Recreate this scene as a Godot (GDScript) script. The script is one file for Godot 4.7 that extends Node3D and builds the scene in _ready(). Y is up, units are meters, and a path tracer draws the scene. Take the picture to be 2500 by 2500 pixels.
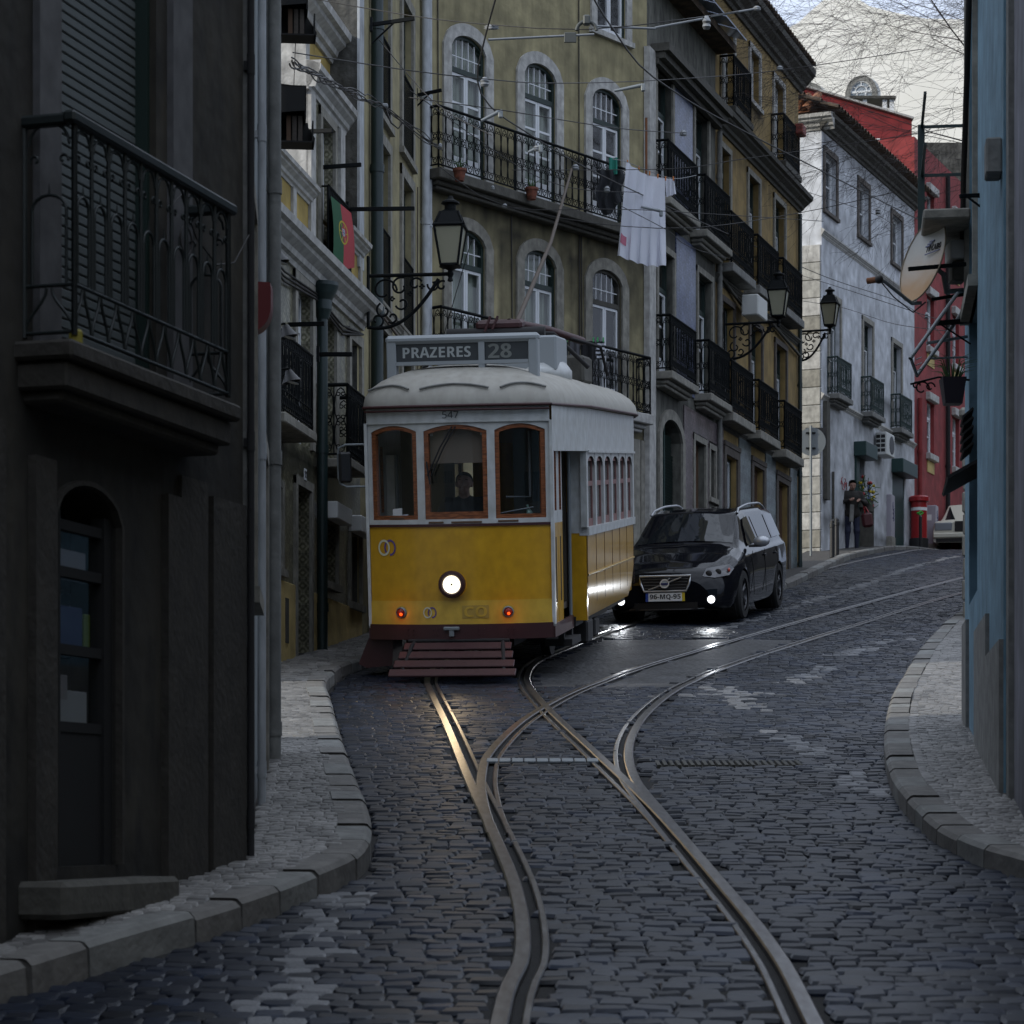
extends Node3D
# A steep tiled-and-plastered street: an old yellow tram comes down it, a black estate car follows.
# Plan coordinates are (x, d): x metres to the right, d metres up the street; world z = -d.
const EYE := 1.67
var M := {}
var names := {}
var rng := RandomNumberGenerator.new()
var n1 := FastNoiseLite.new()
var n2 := FastNoiseLite.new()
var n3 := FastNoiseLite.new()

# ---------- small helpers ----------
func gy(d: float) -> float:            # height of the roadway d metres up the street
	if d <= 0.0: return 0.06 * d if d > -12.0 else -0.72
	if d <= 25.0: return 0.12 * d
	if d <= 60.0: return 3.0 + 0.14 * (d - 25.0)
	if d < 66.0: return 7.9 + 0.14 * (d - 60.0) - 0.0091667 * (d - 60.0) * (d - 60.0)
	return 8.41 + 0.03 * (minf(d, 260.0) - 66.0)
func at(x: float, d: float, up := 0.0) -> Vector3: return Vector3(x, gy(d) + up, -d)
func pin(u: float, v: float, d: float) -> Vector3:   # a point d metres ahead, by its bearing and elevation
	return Vector3((u - 1250.0) / 6300.0 * d, EYE + (2000.0 - v) / 6300.0 * d, -d)
func numbered(called: String) -> String:
	var k: int = names.get(called, -1) + 1
	names[called] = k
	return called if k == 0 else "%s_%03d" % [called, k]
func tag(o: Node3D, label := "", category := "", group := "", kind := "") -> Node3D:
	if label: o.set_meta("label", label)
	if category: o.set_meta("category", category)
	if group: o.set_meta("group", group)
	if kind: o.set_meta("kind", kind)
	return o
func thing(called: String, label: String, category: String, pos := Vector3.ZERO, turn := 0.0, group := "") -> Node3D:
	var o := Node3D.new()
	o.name = numbered(called)
	add_child(o)
	o.position = pos
	o.rotation.y = turn
	tag(o, label, category, group)
	return o
func part(called: String, parent: Node3D) -> Node3D:
	var o := Node3D.new()
	o.name = called
	parent.add_child(o, true)
	return o
func S() -> SurfaceTool:
	var st := SurfaceTool.new()
	st.begin(Mesh.PRIMITIVE_TRIANGLES)
	return st
func put(called: String, st, m: Material, parent: Node3D = null) -> MeshInstance3D:
	var o := MeshInstance3D.new()
	o.mesh = st.commit() if st is SurfaceTool else st
	o.material_override = m
	if parent == null:
		o.name = numbered(called)
		add_child(o)
	else:
		o.name = called
		parent.add_child(o, true)
	return o
func struct(called: String, st, m: Material, label := "") -> MeshInstance3D:
	return tag(put(called, st, m), label, "", "", "structure")
func pad3(k: int) -> String: return "%03d" % k

# ---------- geometry ----------
func tri(st: SurfaceTool, a: Vector3, b: Vector3, c: Vector3) -> void:
	st.set_normal((c - a).cross(b - a).normalized())
	st.add_vertex(a); st.add_vertex(b); st.add_vertex(c)
func q(st: SurfaceTool, a: Vector3, b: Vector3, c: Vector3, d: Vector3) -> void:
	var n := (c - a).cross(b - a)
	if n.length_squared() < 1e-14: n = (d - a).cross(c - a)
	st.set_normal(n.normalized())
	st.add_vertex(a); st.add_vertex(b); st.add_vertex(c)
	st.add_vertex(a); st.add_vertex(c); st.add_vertex(d)
func qn(st: SurfaceTool, p: Array, n: Array) -> void:      # a quad with its own normals
	for i in [0, 1, 2, 0, 2, 3]:
		st.set_normal(n[i]); st.add_vertex(p[i])
func bx(st: SurfaceTool, x0: float, x1: float, y0: float, y1: float, z0: float, z1: float) -> void:
	var a := Vector3(x0, y0, z0); var b := Vector3(x1, y0, z0); var c := Vector3(x1, y1, z0); var d := Vector3(x0, y1, z0)
	var e := Vector3(x0, y0, z1); var f := Vector3(x1, y0, z1); var g := Vector3(x1, y1, z1); var h := Vector3(x0, y1, z1)
	q(st, e, h, g, f); q(st, b, c, d, a); q(st, a, d, h, e); q(st, f, g, c, b); q(st, h, d, c, g); q(st, a, e, f, b)
func bt(st: SurfaceTool, t: Transform3D, size: Vector3, ch := 0.0) -> void:   # an oriented box, chamfered when ch > 0
	var s := size * 0.5
	if ch <= 0.0:
		var p := []
		for i in 8: p.append(t * Vector3(s.x * (1 if i & 1 else -1), s.y * (1 if i & 2 else -1), s.z * (1 if i & 4 else -1)))
		q(st, p[4], p[6], p[7], p[5]); q(st, p[1], p[3], p[2], p[0]); q(st, p[0], p[2], p[6], p[4]); q(st, p[5], p[7], p[3], p[1]); q(st, p[6], p[2], p[3], p[7]); q(st, p[0], p[4], p[5], p[1])
		return
	var i3 := s - Vector3.ONE * ch
	for ax in 3:                       # faces, edges, corners
		var b1 := (ax + 1) % 3
		var b2 := (ax + 2) % 3
		for sg in [-1.0, 1.0]:
			var f := []
			for k in [[-1, -1], [-1, 1], [1, 1], [1, -1]]:
				var v := Vector3.ZERO
				v[ax] = s[ax] * sg; v[b1] = i3[b1] * k[0]; v[b2] = i3[b2] * k[1]
				f.append(t * v)
			if sg > 0: q(st, f[0], f[1], f[2], f[3])
			else: q(st, f[3], f[2], f[1], f[0])
		for s1 in [-1.0, 1.0]:
			for s2 in [-1.0, 1.0]:
				var e := []
				for k in [[-1, 0], [1, 0], [1, 1], [-1, 1]]:
					var v := Vector3.ZERO
					v[ax] = i3[ax] * k[0]
					v[b1] = (s[b1] if k[1] == 0 else i3[b1]) * s1
					v[b2] = (i3[b2] if k[1] == 0 else s[b2]) * s2
					e.append(t * v)
				if s1 * s2 < 0: q(st, e[0], e[1], e[2], e[3])
				else: q(st, e[3], e[2], e[1], e[0])
	for i in 8:
		var g := Vector3(1 if i & 1 else -1, 1 if i & 2 else -1, 1 if i & 4 else -1)
		var a := t * Vector3(s.x * g.x, i3.y * g.y, i3.z * g.z)
		var b := t * Vector3(i3.x * g.x, s.y * g.y, i3.z * g.z)
		var c := t * Vector3(i3.x * g.x, i3.y * g.y, s.z * g.z)
		if g.x * g.y * g.z < 0: tri(st, a, b, c)
		else: tri(st, c, b, a)
func bb(st: SurfaceTool, c: Vector3, size: Vector3, ch := 0.0) -> void: bt(st, Transform3D(Basis(), c), size, ch)
func frame_of(d: Vector3) -> Basis:    # z along d
	var z := d.normalized()
	var x := (Vector3.UP if absf(z.y) < 0.95 else Vector3.RIGHT).cross(z).normalized()
	return Basis(x, z.cross(x), z)
func rod(st: SurfaceTool, a: Vector3, b: Vector3, r: float, n := 5, r2 := -1.0) -> void:
	if r2 < 0.0: r2 = r
	var f := frame_of(b - a)
	for k in n:
		var w0 := TAU * k / n; var w1 := TAU * (k + 1) / n
		var e0 := f.x * cos(w0) + f.y * sin(w0); var e1 := f.x * cos(w1) + f.y * sin(w1)
		qn(st, [a + e0 * r, b + e0 * r2, b + e1 * r2, a + e1 * r], [e0, e0, e1, e1])
func cyl(st: SurfaceTool, a: Vector3, b: Vector3, r: float, n := 16, r2 := -1.0) -> void:  # a rod with end caps
	rod(st, a, b, r, n, r2)
	if r2 < 0.0: r2 = r
	var f := frame_of(b - a)
	for k in n:
		var w0 := TAU * k / n; var w1 := TAU * (k + 1) / n
		var e0 := f.x * cos(w0) + f.y * sin(w0); var e1 := f.x * cos(w1) + f.y * sin(w1)
		tri(st, a, a + e0 * r, a + e1 * r)
		tri(st, b, b + e1 * r2, b + e0 * r2)
func tube(st: SurfaceTool, p: Array, r: float, n := 5, r2 := -1.0) -> void:
	var m := p.size()
	if m < 2: return
	if r2 < 0.0: r2 = r
	var f := frame_of(p[1] - p[0])
	var last := []
	for i in m:
		var dir: Vector3 = (p[mini(i + 1, m - 1)] - p[maxi(i - 1, 0)])
		if dir.length_squared() < 1e-12: dir = f.z
		dir = dir.normalized()
		f = Basis(Quaternion(f.z, dir)) * f if f.z.dot(dir) > -0.999 else frame_of(dir)
		var rr := lerpf(r, r2, float(i) / (m - 1))
		var ring := []
		for k in n:
			var w := TAU * k / n
			ring.append(f.x * cos(w) + f.y * sin(w))
		if i > 0:
			var r0 := lerpf(r, r2, float(i - 1) / (m - 1))
			for k in n:
				var j := (k + 1) % n
				qn(st, [p[i - 1] + last[k] * r0, p[i] + ring[k] * rr, p[i] + ring[j] * rr, p[i - 1] + last[j] * r0], [last[k], ring[k], ring[j], last[j]])
		last = ring
func lathe(st: SurfaceTool, prof: Array, n := 16, t := Transform3D()) -> void:   # profile of (radius, height), bottom to top, about y
	for i in prof.size() - 1:
		var p: Vector2 = prof[i]; var o: Vector2 = prof[i + 1]
		var nn := Vector2(o.y - p.y, p.x - o.x).normalized()
		for k in n:
			var w0 := TAU * k / n; var w1 := TAU * (k + 1) / n
			var e0 := Vector3(cos(w0), 0, sin(w0)); var e1 := Vector3(cos(w1), 0, sin(w1))
			var m0 := t.basis * (e0 * nn.x + Vector3.UP * nn.y); var m1 := t.basis * (e1 * nn.x + Vector3.UP * nn.y)
			qn(st, [t * (e1 * p.x + Vector3.UP * p.y), t * (e1 * o.x + Vector3.UP * o.y), t * (e0 * o.x + Vector3.UP * o.y), t * (e0 * p.x + Vector3.UP * p.y)], [m1, m1, m0, m0])
func ball(st: SurfaceTool, c: Vector3, r: Vector3, n := 10, b := Basis()) -> void:
	var pr := []
	for i in n / 2 + 1:
		var w := -PI / 2 + PI * i / (n / 2)
		pr.append(Vector2(cos(w), sin(w)))
	for i in pr.size() - 1:
		for k in n:
			var pp := []
			var nn := []
			for e in [[i, k + 1], [i + 1, k + 1], [i + 1, k], [i, k]]:
				var w: float = TAU * e[1] / n
				var u := Vector3(cos(w) * pr[e[0]].x, pr[e[0]].y, sin(w) * pr[e[0]].x)
				pp.append(c + b * (u * r)); nn.append((b * (u / r)).normalized())
			qn(st, pp, nn)
func prism(st: SurfaceTool, poly: PackedVector2Array, t: Transform3D, depth: float) -> void:   # polygon in t's xy, pushed from z 0 to depth
	if not Geometry2D.is_polygon_clockwise(poly): poly.reverse()
	var ix := Geometry2D.triangulate_polygon(poly)
	for i in range(0, ix.size(), 3):
		var a := poly[ix[i]]; var b := poly[ix[i + 1]]; var c := poly[ix[i + 2]]
		if (b - a).cross(c - a) > 0: var s := b; b = c; c = s
		tri(st, t * Vector3(a.x, a.y, depth), t * Vector3(b.x, b.y, depth), t * Vector3(c.x, c.y, depth))
		tri(st, t * Vector3(a.x, a.y, 0), t * Vector3(c.x, c.y, 0), t * Vector3(b.x, b.y, 0))
	for i in poly.size():
		var a := poly[i]; var b := poly[(i + 1) % poly.size()]
		q(st, t * Vector3(a.x, a.y, 0), t * Vector3(b.x, b.y, 0), t * Vector3(b.x, b.y, depth), t * Vector3(a.x, a.y, depth))
func sweep(st: SurfaceTool, p: Array, prof: Array, up := Vector3.UP) -> void:   # open profile of (side, height) along a path; side is to the right of travel
	var last := []
	for i in p.size():
		var dir: Vector3 = (p[mini(i + 1, p.size() - 1)] - p[maxi(i - 1, 0)]).normalized()
		var side := dir.cross(up).normalized()
		var u := side.cross(dir)
		var ring := []
		for k in prof: ring.append(p[i] + side * k.x + u * k.y)
		if i > 0:
			for k in prof.size() - 1: q(st, last[k], ring[k], ring[k + 1], last[k + 1])
		last = ring
func curve(p: Array, step: float) -> Array:      # Catmull-Rom through plan or space points
	var out := []
	for i in p.size() - 1:
		var a = p[maxi(i - 1, 0)]; var b = p[i]; var c = p[i + 1]; var d = p[mini(i + 2, p.size() - 1)]
		var n := maxi(1, int(ceil((c - b).length() / step)))
		for k in n:
			var t := float(k) / n
			out.append(b * 1.0 + ((c - a) * t + (a * 2.0 - b * 5.0 + c * 4.0 - d) * t * t + (b * 3.0 - a - c * 3.0 + d) * t * t * t) * 0.5)
	out.append(p[-1])
	return out
func along(p: Array, d: float) -> float:         # x of a plan polyline at d
	if d <= p[0].y: return p[0].x
	for i in p.size() - 1:
		if d <= p[i + 1].y: return lerpf(p[i].x, p[i + 1].x, (d - p[i].y) / maxf(1e-6, p[i + 1].y - p[i].y))
	return p[-1].x
func arcpts(c: Vector3, ex: Vector3, ey: Vector3, r: float, w0: float, w1: float, n: int, r1 := -1.0) -> Array:
	var o := []
	for i in n + 1:
		var t := float(i) / n
		var w := lerpf(w0, w1, t)
		var rr := r if r1 < 0 else lerpf(r, r1, t)
		o.append(c + ex * cos(w) * rr + ey * sin(w) * rr)
	return o
func text(called: String, words: String, height: float, t: Transform3D, m: Material, parent: Node3D, bold := true, depth := 0.004, squeeze := 1.0) -> MeshInstance3D:
	var tm := TextMesh.new()
	var f := SystemFont.new()
	f.font_names = PackedStringArray(["Droid Sans"])
	f.font_weight = 700 if bold else 400
	tm.font = f
	tm.text = words
	tm.font_size = 64
	tm.pixel_size = height / 46.0
	tm.depth = depth
	var o := put(called, tm, m, parent)
	o.transform = t * Transform3D(Basis.from_scale(Vector3(squeeze, 1, 1)), Vector3.ZERO)
	return o

# ---------- materials (colours are linear real-world base colours) ----------
func noise_tex(freq: float, lo: Color, hi: Color, kind := FastNoiseLite.TYPE_SIMPLEX_SMOOTH, oct := 4, sd := 1, mid := 0.5, size := 256) -> NoiseTexture2D:
	var t := NoiseTexture2D.new()
	var n := FastNoiseLite.new()
	n.noise_type = kind
	n.frequency = freq
	n.fractal_octaves = oct
	n.seed = sd
	t.noise = n
	t.seamless = true
	t.width = size; t.height = size
	var g := Gradient.new()
	g.offsets = PackedFloat32Array([0.0, mid, 1.0])
	g.colors = PackedColorArray([lo, lo.lerp(hi, 0.5), hi])
	t.color_ramp = g
	return t
func bump_tex(freq: float, strength: float, sd := 5, kind := FastNoiseLite.TYPE_SIMPLEX_SMOOTH) -> NoiseTexture2D:
	var t := NoiseTexture2D.new()
	var n := FastNoiseLite.new()
	n.noise_type = kind
	n.frequency = freq
	n.fractal_octaves = 4
	n.seed = sd
	t.noise = n
	t.seamless = true
	t.width = 256; t.height = 256
	t.as_normal_map = true
	t.bump_strength = strength
	return t
func mat(called: String, c: Color, rough := 0.8, metal := 0.0) -> StandardMaterial3D:
	var m := StandardMaterial3D.new()
	m.resource_name = called
	m.albedo_color = c.linear_to_srgb()
	m.roughness = rough
	m.metallic = metal
	M[called] = m
	return m
func mottle(m: StandardMaterial3D, tex: Texture2D, scale: Vector3, nrm: Texture2D = null, ns := 0.5) -> StandardMaterial3D:
	m.albedo_texture = tex
	m.uv1_triplanar = true
	m.uv1_scale = scale
	if nrm:
		m.normal_enabled = true
		m.normal_texture = nrm
		m.normal_scale = ns
	return m
func streak(m: StandardMaterial3D, tex: Texture2D, scale: Vector3) -> StandardMaterial3D:   # a second, stained layer
	m.detail_enabled = true
	m.detail_albedo = tex
	m.detail_uv_layer = BaseMaterial3D.DETAIL_UV_2
	m.uv2_triplanar = true
	m.uv2_scale = scale
	m.detail_blend_mode = BaseMaterial3D.BLEND_MODE_MIX
	return m
func L(r: float, g: float, b: float) -> Color: return Color(r, g, b)
func materials() -> void:
	var gray := noise_tex(0.02, Color(0.74, 0.74, 0.74), Color(1, 1, 1), FastNoiseLite.TYPE_SIMPLEX_SMOOTH, 5, 3)
	var blot := noise_tex(0.012, Color(0.45, 0.45, 0.44), Color(1, 1, 1), FastNoiseLite.TYPE_SIMPLEX_SMOOTH, 5, 8)
	var strk := noise_tex(0.03, Color(0.03, 0.03, 0.03, 0.75), Color(0.3, 0.29, 0.26, 0.0), FastNoiseLite.TYPE_SIMPLEX_SMOOTH, 4, 11, 0.45)
	var strk2 := noise_tex(0.03, Color(0.06, 0.06, 0.055, 0.3), Color(0.3, 0.29, 0.26, 0.0), FastNoiseLite.TYPE_SIMPLEX_SMOOTH, 4, 12, 0.4)
	var peel := noise_tex(0.02, Color(0.3, 0.3, 0.3, 0.6), Color(0.5, 0.5, 0.5, 0), FastNoiseLite.TYPE_SIMPLEX_SMOOTH, 5, 21, 0.2)
	var rough := bump_tex(0.09, 1.6, 5, FastNoiseLite.TYPE_PERLIN)
	var fine := bump_tex(0.22, 1.6, 9, FastNoiseLite.TYPE_VALUE_CUBIC)
	# plasters and stones
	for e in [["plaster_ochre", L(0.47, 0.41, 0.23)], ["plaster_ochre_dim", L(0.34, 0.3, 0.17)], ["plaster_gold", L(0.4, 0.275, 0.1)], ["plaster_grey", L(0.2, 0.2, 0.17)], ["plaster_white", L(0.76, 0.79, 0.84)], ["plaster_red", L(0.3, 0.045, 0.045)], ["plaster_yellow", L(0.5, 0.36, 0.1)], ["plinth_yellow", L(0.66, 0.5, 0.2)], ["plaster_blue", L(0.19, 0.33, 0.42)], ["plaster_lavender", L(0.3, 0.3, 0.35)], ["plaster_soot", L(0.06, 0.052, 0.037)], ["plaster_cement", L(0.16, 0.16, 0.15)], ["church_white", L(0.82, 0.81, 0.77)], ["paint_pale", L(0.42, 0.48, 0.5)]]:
		var m := mottle(mat(e[0], e[1], 0.9), gray, Vector3(0.35, 0.35, 0.35), rough, 0.35)
		m.vertex_color_use_as_albedo = true
		if e[0] in ["plaster_ochre", "plaster_gold", "plaster_ochre_dim", "plaster_lavender"]: streak(m, strk2, Vector3(0.9, 0.12, 0.9))
		if e[0] in ["plaster_grey", "plaster_soot", "plaster_cement"]: streak(m, strk, Vector3(0.7, 0.25, 0.7))
		if e[0] in ["plaster_white", "paint_pale"]: streak(m, peel, Vector3(0.5, 0.3, 0.5))
	mottle(M.church_white, noise_tex(0.012, Color(0.93, 0.93, 0.92), Color(1, 1, 1)), Vector3(0.05, 0.05, 0.05))
	M.church_white.normal_enabled = false
	mottle(M.plaster_cement, blot, Vector3(0.6, 0.6, 0.6), rough, 1.0)
	for e in [["stone", L(0.33, 0.315, 0.27)], ["stone_white", L(0.58, 0.57, 0.54)], ["stone_grey", L(0.25, 0.25, 0.235)], ["stone_dark", L(0.1, 0.095, 0.08)], ["stone_brown", L(0.12, 0.1, 0.085)], ["kerb_stone", L(0.2, 0.19, 0.175)], ["soot_stone", L(0.042, 0.037, 0.03)], ["ashlar", L(0.47, 0.46, 0.42)]]:
		var m := mottle(mat(e[0], e[1], 0.85), gray, Vector3(0.9, 0.9, 0.9), fine, 0.5)
		streak(m, strk2, Vector3(1.3, 0.35, 1.3))
	mat("dark", L(0.012, 0.012, 0.013), 0.9)
	mat("room", L(0.02, 0.02, 0.022), 0.9)
	mat("shop_dark", L(0.006, 0.006, 0.006), 0.8)
	# metals and paints
	mat("iron", L(0.006, 0.008, 0.009), 0.6)
	M.iron.metallic_specular = 0.25
	mottle(M.iron, gray, Vector3(4, 4, 4))
	mat("iron_green", L(0.012, 0.03, 0.028), 0.45)
	mat("green_frame", L(0.008, 0.022, 0.018), 0.5)
	mat("white_frame", L(0.62, 0.64, 0.66), 0.45)
	mat("green_door", L(0.012, 0.04, 0.038), 0.5)
	mat("pipe_green", L(0.01, 0.024, 0.024), 0.4)
	mat("pipe_white", L(0.5, 0.53, 0.56), 0.5)
	mottle(M.pipe_white, gray, Vector3(2, 0.6, 2))
	mat("cable", L(0.02, 0.018, 0.017), 0.6)
	mat("cable_tan", L(0.085, 0.065, 0.05), 0.75)
	mat("insulator", L(0.2, 0.21, 0.22), 0.45)
	mat("bronze", L(0.07, 0.075, 0.07), 0.5, 0.4)
	mat("galv", L(0.2, 0.22, 0.23), 0.5, 0.3)
	mat("rust", L(0.2, 0.08, 0.035), 0.85)
	mat("black_plastic", L(0.012, 0.012, 0.013), 0.45)
	mat("wood_warm", L(0.36, 0.125, 0.045), 0.4)
	mottle(M.wood_warm, noise_tex(0.03, Color(0.5, 0.45, 0.4), Color(1, 1, 1), FastNoiseLite.TYPE_SIMPLEX_SMOOTH, 4, 31), Vector3(1.0, 5, 5))
	mat("wood_old", L(0.1, 0.055, 0.03), 0.7)
	mat("terracotta", L(0.3, 0.09, 0.05), 0.8)
	mottle(M.terracotta, blot, Vector3(3, 3, 3), fine, 0.5)
	mat("roof_tile", L(0.42, 0.16, 0.06), 0.85)
	mottle(M.roof_tile, blot, Vector3(1.2, 1.2, 1.2), fine, 0.6)
	mat("roof_old", L(0.12, 0.08, 0.05), 0.9)
	mottle(M.roof_old, blot, Vector3(1.2, 1.2, 1.2), fine, 0.6)
	mat("leaf", L(0.035, 0.09, 0.02), 0.6)
	M.leaf.backlight_enabled = true
	M.leaf.backlight = Color(0.2, 0.3, 0.1)
	mat("bark", L(0.045, 0.038, 0.036), 0.9)
	mat("red_paint", L(0.32, 0.012, 0.015), 0.35)
	mat("white_paint", L(0.72, 0.73, 0.72), 0.5)
	mat("ac_white", L(0.55, 0.56, 0.54), 0.5)
	mat("lilac_grey", L(0.33, 0.31, 0.35), 0.6)
	# glass
	for e in [["glass", Color(0.02, 0.03, 0.03, 0.12)], ["glass_dark", Color(0.012, 0.016, 0.018, 0.32)], ["glass_frost", Color(0.3, 0.29, 0.2, 0.82)]]:
		var m := mat(e[0], e[1], 0.04)
		m.albedo_color.a = e[1].a
		m.transparency = BaseMaterial3D.TRANSPARENCY_ALPHA
		m.metallic_specular = 0.6
	M.glass_frost.roughness = 0.3
	mat("curtain", L(0.42, 0.48, 0.4), 0.9)
	mat("curtain_dim", L(0.09, 0.085, 0.075), 0.9)
	for k in ["curtain", "curtain_dim"]:
		mottle(M[k], noise_tex(0.03, Color(0.55, 0.57, 0.55), Color(1, 1, 1), FastNoiseLite.TYPE_SIMPLEX_SMOOTH, 2, 44), Vector3(3.0, 0.1, 3.0))
	mat("linen", L(0.6, 0.61, 0.67), 0.9)
	M.linen.backlight_enabled = true
	M.linen.backlight = Color(0.3, 0.3, 0.3)
	# road
	var cob := mat("cobble", L(1, 1, 1), 0.45)
	cob.metallic_specular = 0.38
	cob.vertex_color_use_as_albedo = true
	mottle(cob, noise_tex(0.03, Color(0.6, 0.6, 0.62), Color(1, 1, 1), FastNoiseLite.TYPE_SIMPLEX_SMOOTH, 4, 51), Vector3(3, 3, 3), fine, 0.8)
	var cal := mat("calcada", L(1, 1, 1), 0.55)
	cal.vertex_color_use_as_albedo = true
	mottle(cal, gray, Vector3(4, 4, 4), fine, 0.6)
	mottle(mat("joint", L(0.018, 0.017, 0.016), 0.95), gray, Vector3(2, 2, 2), fine, 1.0)
	mottle(mat("joint_pale", L(0.06, 0.055, 0.05), 0.95), gray, Vector3(2, 2, 2), fine, 1.0)
	mottle(mat("asphalt", L(0.042, 0.043, 0.047), 0.6), blot, Vector3(0.5, 0.5, 0.5), fine, 1.2)
	mat("rail_steel", L(0.27, 0.27, 0.275), 0.3, 0.95)
	mottle(M.rail_steel, noise_tex(0.02, Color(0.6, 0.57, 0.55), Color(1, 1, 1), FastNoiseLite.TYPE_SIMPLEX_SMOOTH, 4, 61), Vector3(4, 4, 0.8))
	mottle(mat("hill", L(0.08, 0.085, 0.05), 0.95), blot, Vector3(0.05, 0.05, 0.05))
	# pale-on-dark azulejo prints (flat glazed print; the tiles' relief is under 1 px)
	M["azulejo_blue"] = azulejo("azulejo_blue", Color(0.3, 0.35, 0.55), Color(0.62, 0.66, 0.78), 41, 0.14)
	M["azulejo_green"] = azulejo("azulejo_green", Color(0.52, 0.51, 0.4), Color(0.8, 0.78, 0.68), 42, 0.14)
	M["azulejo_grey"] = azulejo("azulejo_grey", Color(0.5, 0.56, 0.58), Color(0.66, 0.71, 0.72), 43, 0.15)
	M["azulejo_rose"] = azulejo("azulejo_rose", Color(0.5, 0.44, 0.46), Color(0.66, 0.61, 0.63), 45, 0.15)
func azulejo(called: String, a: Color, b: Color, sd: int, tile: float) -> StandardMaterial3D:
	var im := Image.create(256, 256, false, Image.FORMAT_RGB8)
	var r := RandomNumberGenerator.new()
	r.seed = sd
	var n := FastNoiseLite.new()
	n.seed = sd
	n.frequency = 0.02
	for ty in 4:
		for tx in 4:
			var tone := r.randf_range(0.82, 1.08)
			for y in 64:
				for x in 64:
					var u := absf(x - 31.5) / 32.0; var v := absf(y - 31.5) / 32.0
					var p := sin(u * 9.0) * cos(v * 7.0) + cos((u + v) * 6.5) * 0.7 + sin(sqrt(u * u + v * v) * 13.0) * 0.6
					var c := a.lerp(b, clampf(0.5 + p * 0.5, 0, 1)) * tone * (0.92 + 0.3 * n.get_noise_2d(tx * 64 + x, ty * 64 + y))
					if x < 2 or y < 2: c = c.darkened(0.35)
					im.set_pixel(tx * 64 + x, ty * 64 + y, c)
	var m := mat(called, Color(1, 1, 1), 0.3)
	m.albedo_texture = ImageTexture.create_from_image(im)
	m.uv1_triplanar = true
	m.uv1_scale = Vector3.ONE / (tile * 4.0)
	m.albedo_color = Color(0.78, 0.78, 0.78)
	return m

# ---------- the place ----------
var KL := [Vector2(-3.2, 5), Vector2(-1.74, 8.76), Vector2(-1.44, 9.53), Vector2(-1.11, 10.31), Vector2(-0.84, 11.16), Vector2(-0.69, 11.9), Vector2(-0.72, 13.15), Vector2(-0.96, 15.6), Vector2(-1.24, 18.5), Vector2(-1.51, 21.5), Vector2(-1.68, 23.3), Vector2(-1.72, 24.8), Vector2(-1.66, 26.0), Vector2(-1.36, 27.4), Vector2(-0.95, 30), Vector2(-0.45, 33), Vector2(0.3, 35.4), Vector2(2.35, 38.7), Vector2(3.3, 40.3), Vector2(4.4, 42.2), Vector2(5.43, 46.9), Vector2(6.3, 51.0), Vector2(7.2, 55.2), Vector2(7.9, 57.6), Vector2(9.2, 61.6), Vector2(11.2, 66), Vector2(15, 74)]
var WL := [Vector2(-4.8, 0), Vector2(-1.87, 9.4), Vector2(-1.22, 11.6), Vector2(-1.58, 16.7), Vector2(-2.5, 17.1), Vector2(-2.6, 24.6), Vector2(-2.42, 25.8), Vector2(-1.78, 30.2), Vector2(-1.22, 35), Vector2(2.05, 39.2), Vector2(5.52, 49.4), Vector2(6.2, 54), Vector2(6.95, 58), Vector2(10.2, 65.4), Vector2(14.2, 74.5)]
var KR := [Vector2(5.4, 10.9), Vector2(2.7, 11.25), Vector2(2.3, 11.7), Vector2(2.13, 12.5), Vector2(2.13, 13.6), Vector2(2.26, 15.4), Vector2(2.67, 18.5), Vector2(3.37, 22.7), Vector2(4.44, 28.1), Vector2(5.66, 33.4), Vector2(6.4, 35.9), Vector2(8.3, 42), Vector2(11, 52), Vector2(14.5, 62), Vector2(19, 74)]
var WR := [Vector2(5.4, 11.3), Vector2(2.75, 14.3), Vector2(3.43, 19.2), Vector2(3.9, 19.4), Vector2(5.92, 33.6), Vector2(7.4, 39), Vector2(10, 48)]
var RAILS := {"main_left": [Vector2(-0.1, 4), Vector2(-0.01, 8.4), Vector2(0.07, 9.7), Vector2(0.05, 11.3), Vector2(-0.07, 13.4), Vector2(-0.22, 15.7), Vector2(-0.47, 19.9), Vector2(-0.69, 23.3), Vector2(-0.8, 25.4), Vector2(-0.72, 27.2), Vector2(-0.33, 29.5), Vector2(0.7, 34), Vector2(3.65, 44.8), Vector2(6.1, 53.4), Vector2(8.3, 60), Vector2(11.6, 70)],
	"main_right": [Vector2(0.85, 4), Vector2(0.95, 8.4), Vector2(0.96, 9.9), Vector2(0.89, 11.8), Vector2(0.77, 14.3), Vector2(0.57, 17.3), Vector2(0.3, 21.2), Vector2(0.15, 24), Vector2(0.12, 25.7), Vector2(0.24, 27.4), Vector2(0.6, 29.3), Vector2(1.63, 34), Vector2(4.55, 44.8), Vector2(6.98, 53.4), Vector2(9.2, 60), Vector2(12.5, 70)],
	"branch_left": [Vector2(-0.07, 13.3), Vector2(-0.13, 14.6), Vector2(-0.16, 16.2), Vector2(-0.11, 17.9), Vector2(0.16, 20.8), Vector2(0.66, 24), Vector2(1.28, 26.55), Vector2(2.19, 29.4), Vector2(3.73, 34), Vector2(5.5, 39.2), Vector2(7.0, 43.5), Vector2(9.4, 50.2)],
	"branch_right": [Vector2(0.89, 11.8), Vector2(0.8, 14.0), Vector2(0.73, 16.2), Vector2(0.82, 18.6), Vector2(1.12, 21.5), Vector2(1.65, 24.7), Vector2(2.4, 27.4), Vector2(3.4, 30.4), Vector2(4.6, 33.9), Vector2(6.4, 39.2), Vector2(7.9, 43.3), Vector2(10.3, 50)]}
var MAIN := []
var BRANCH := []

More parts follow.
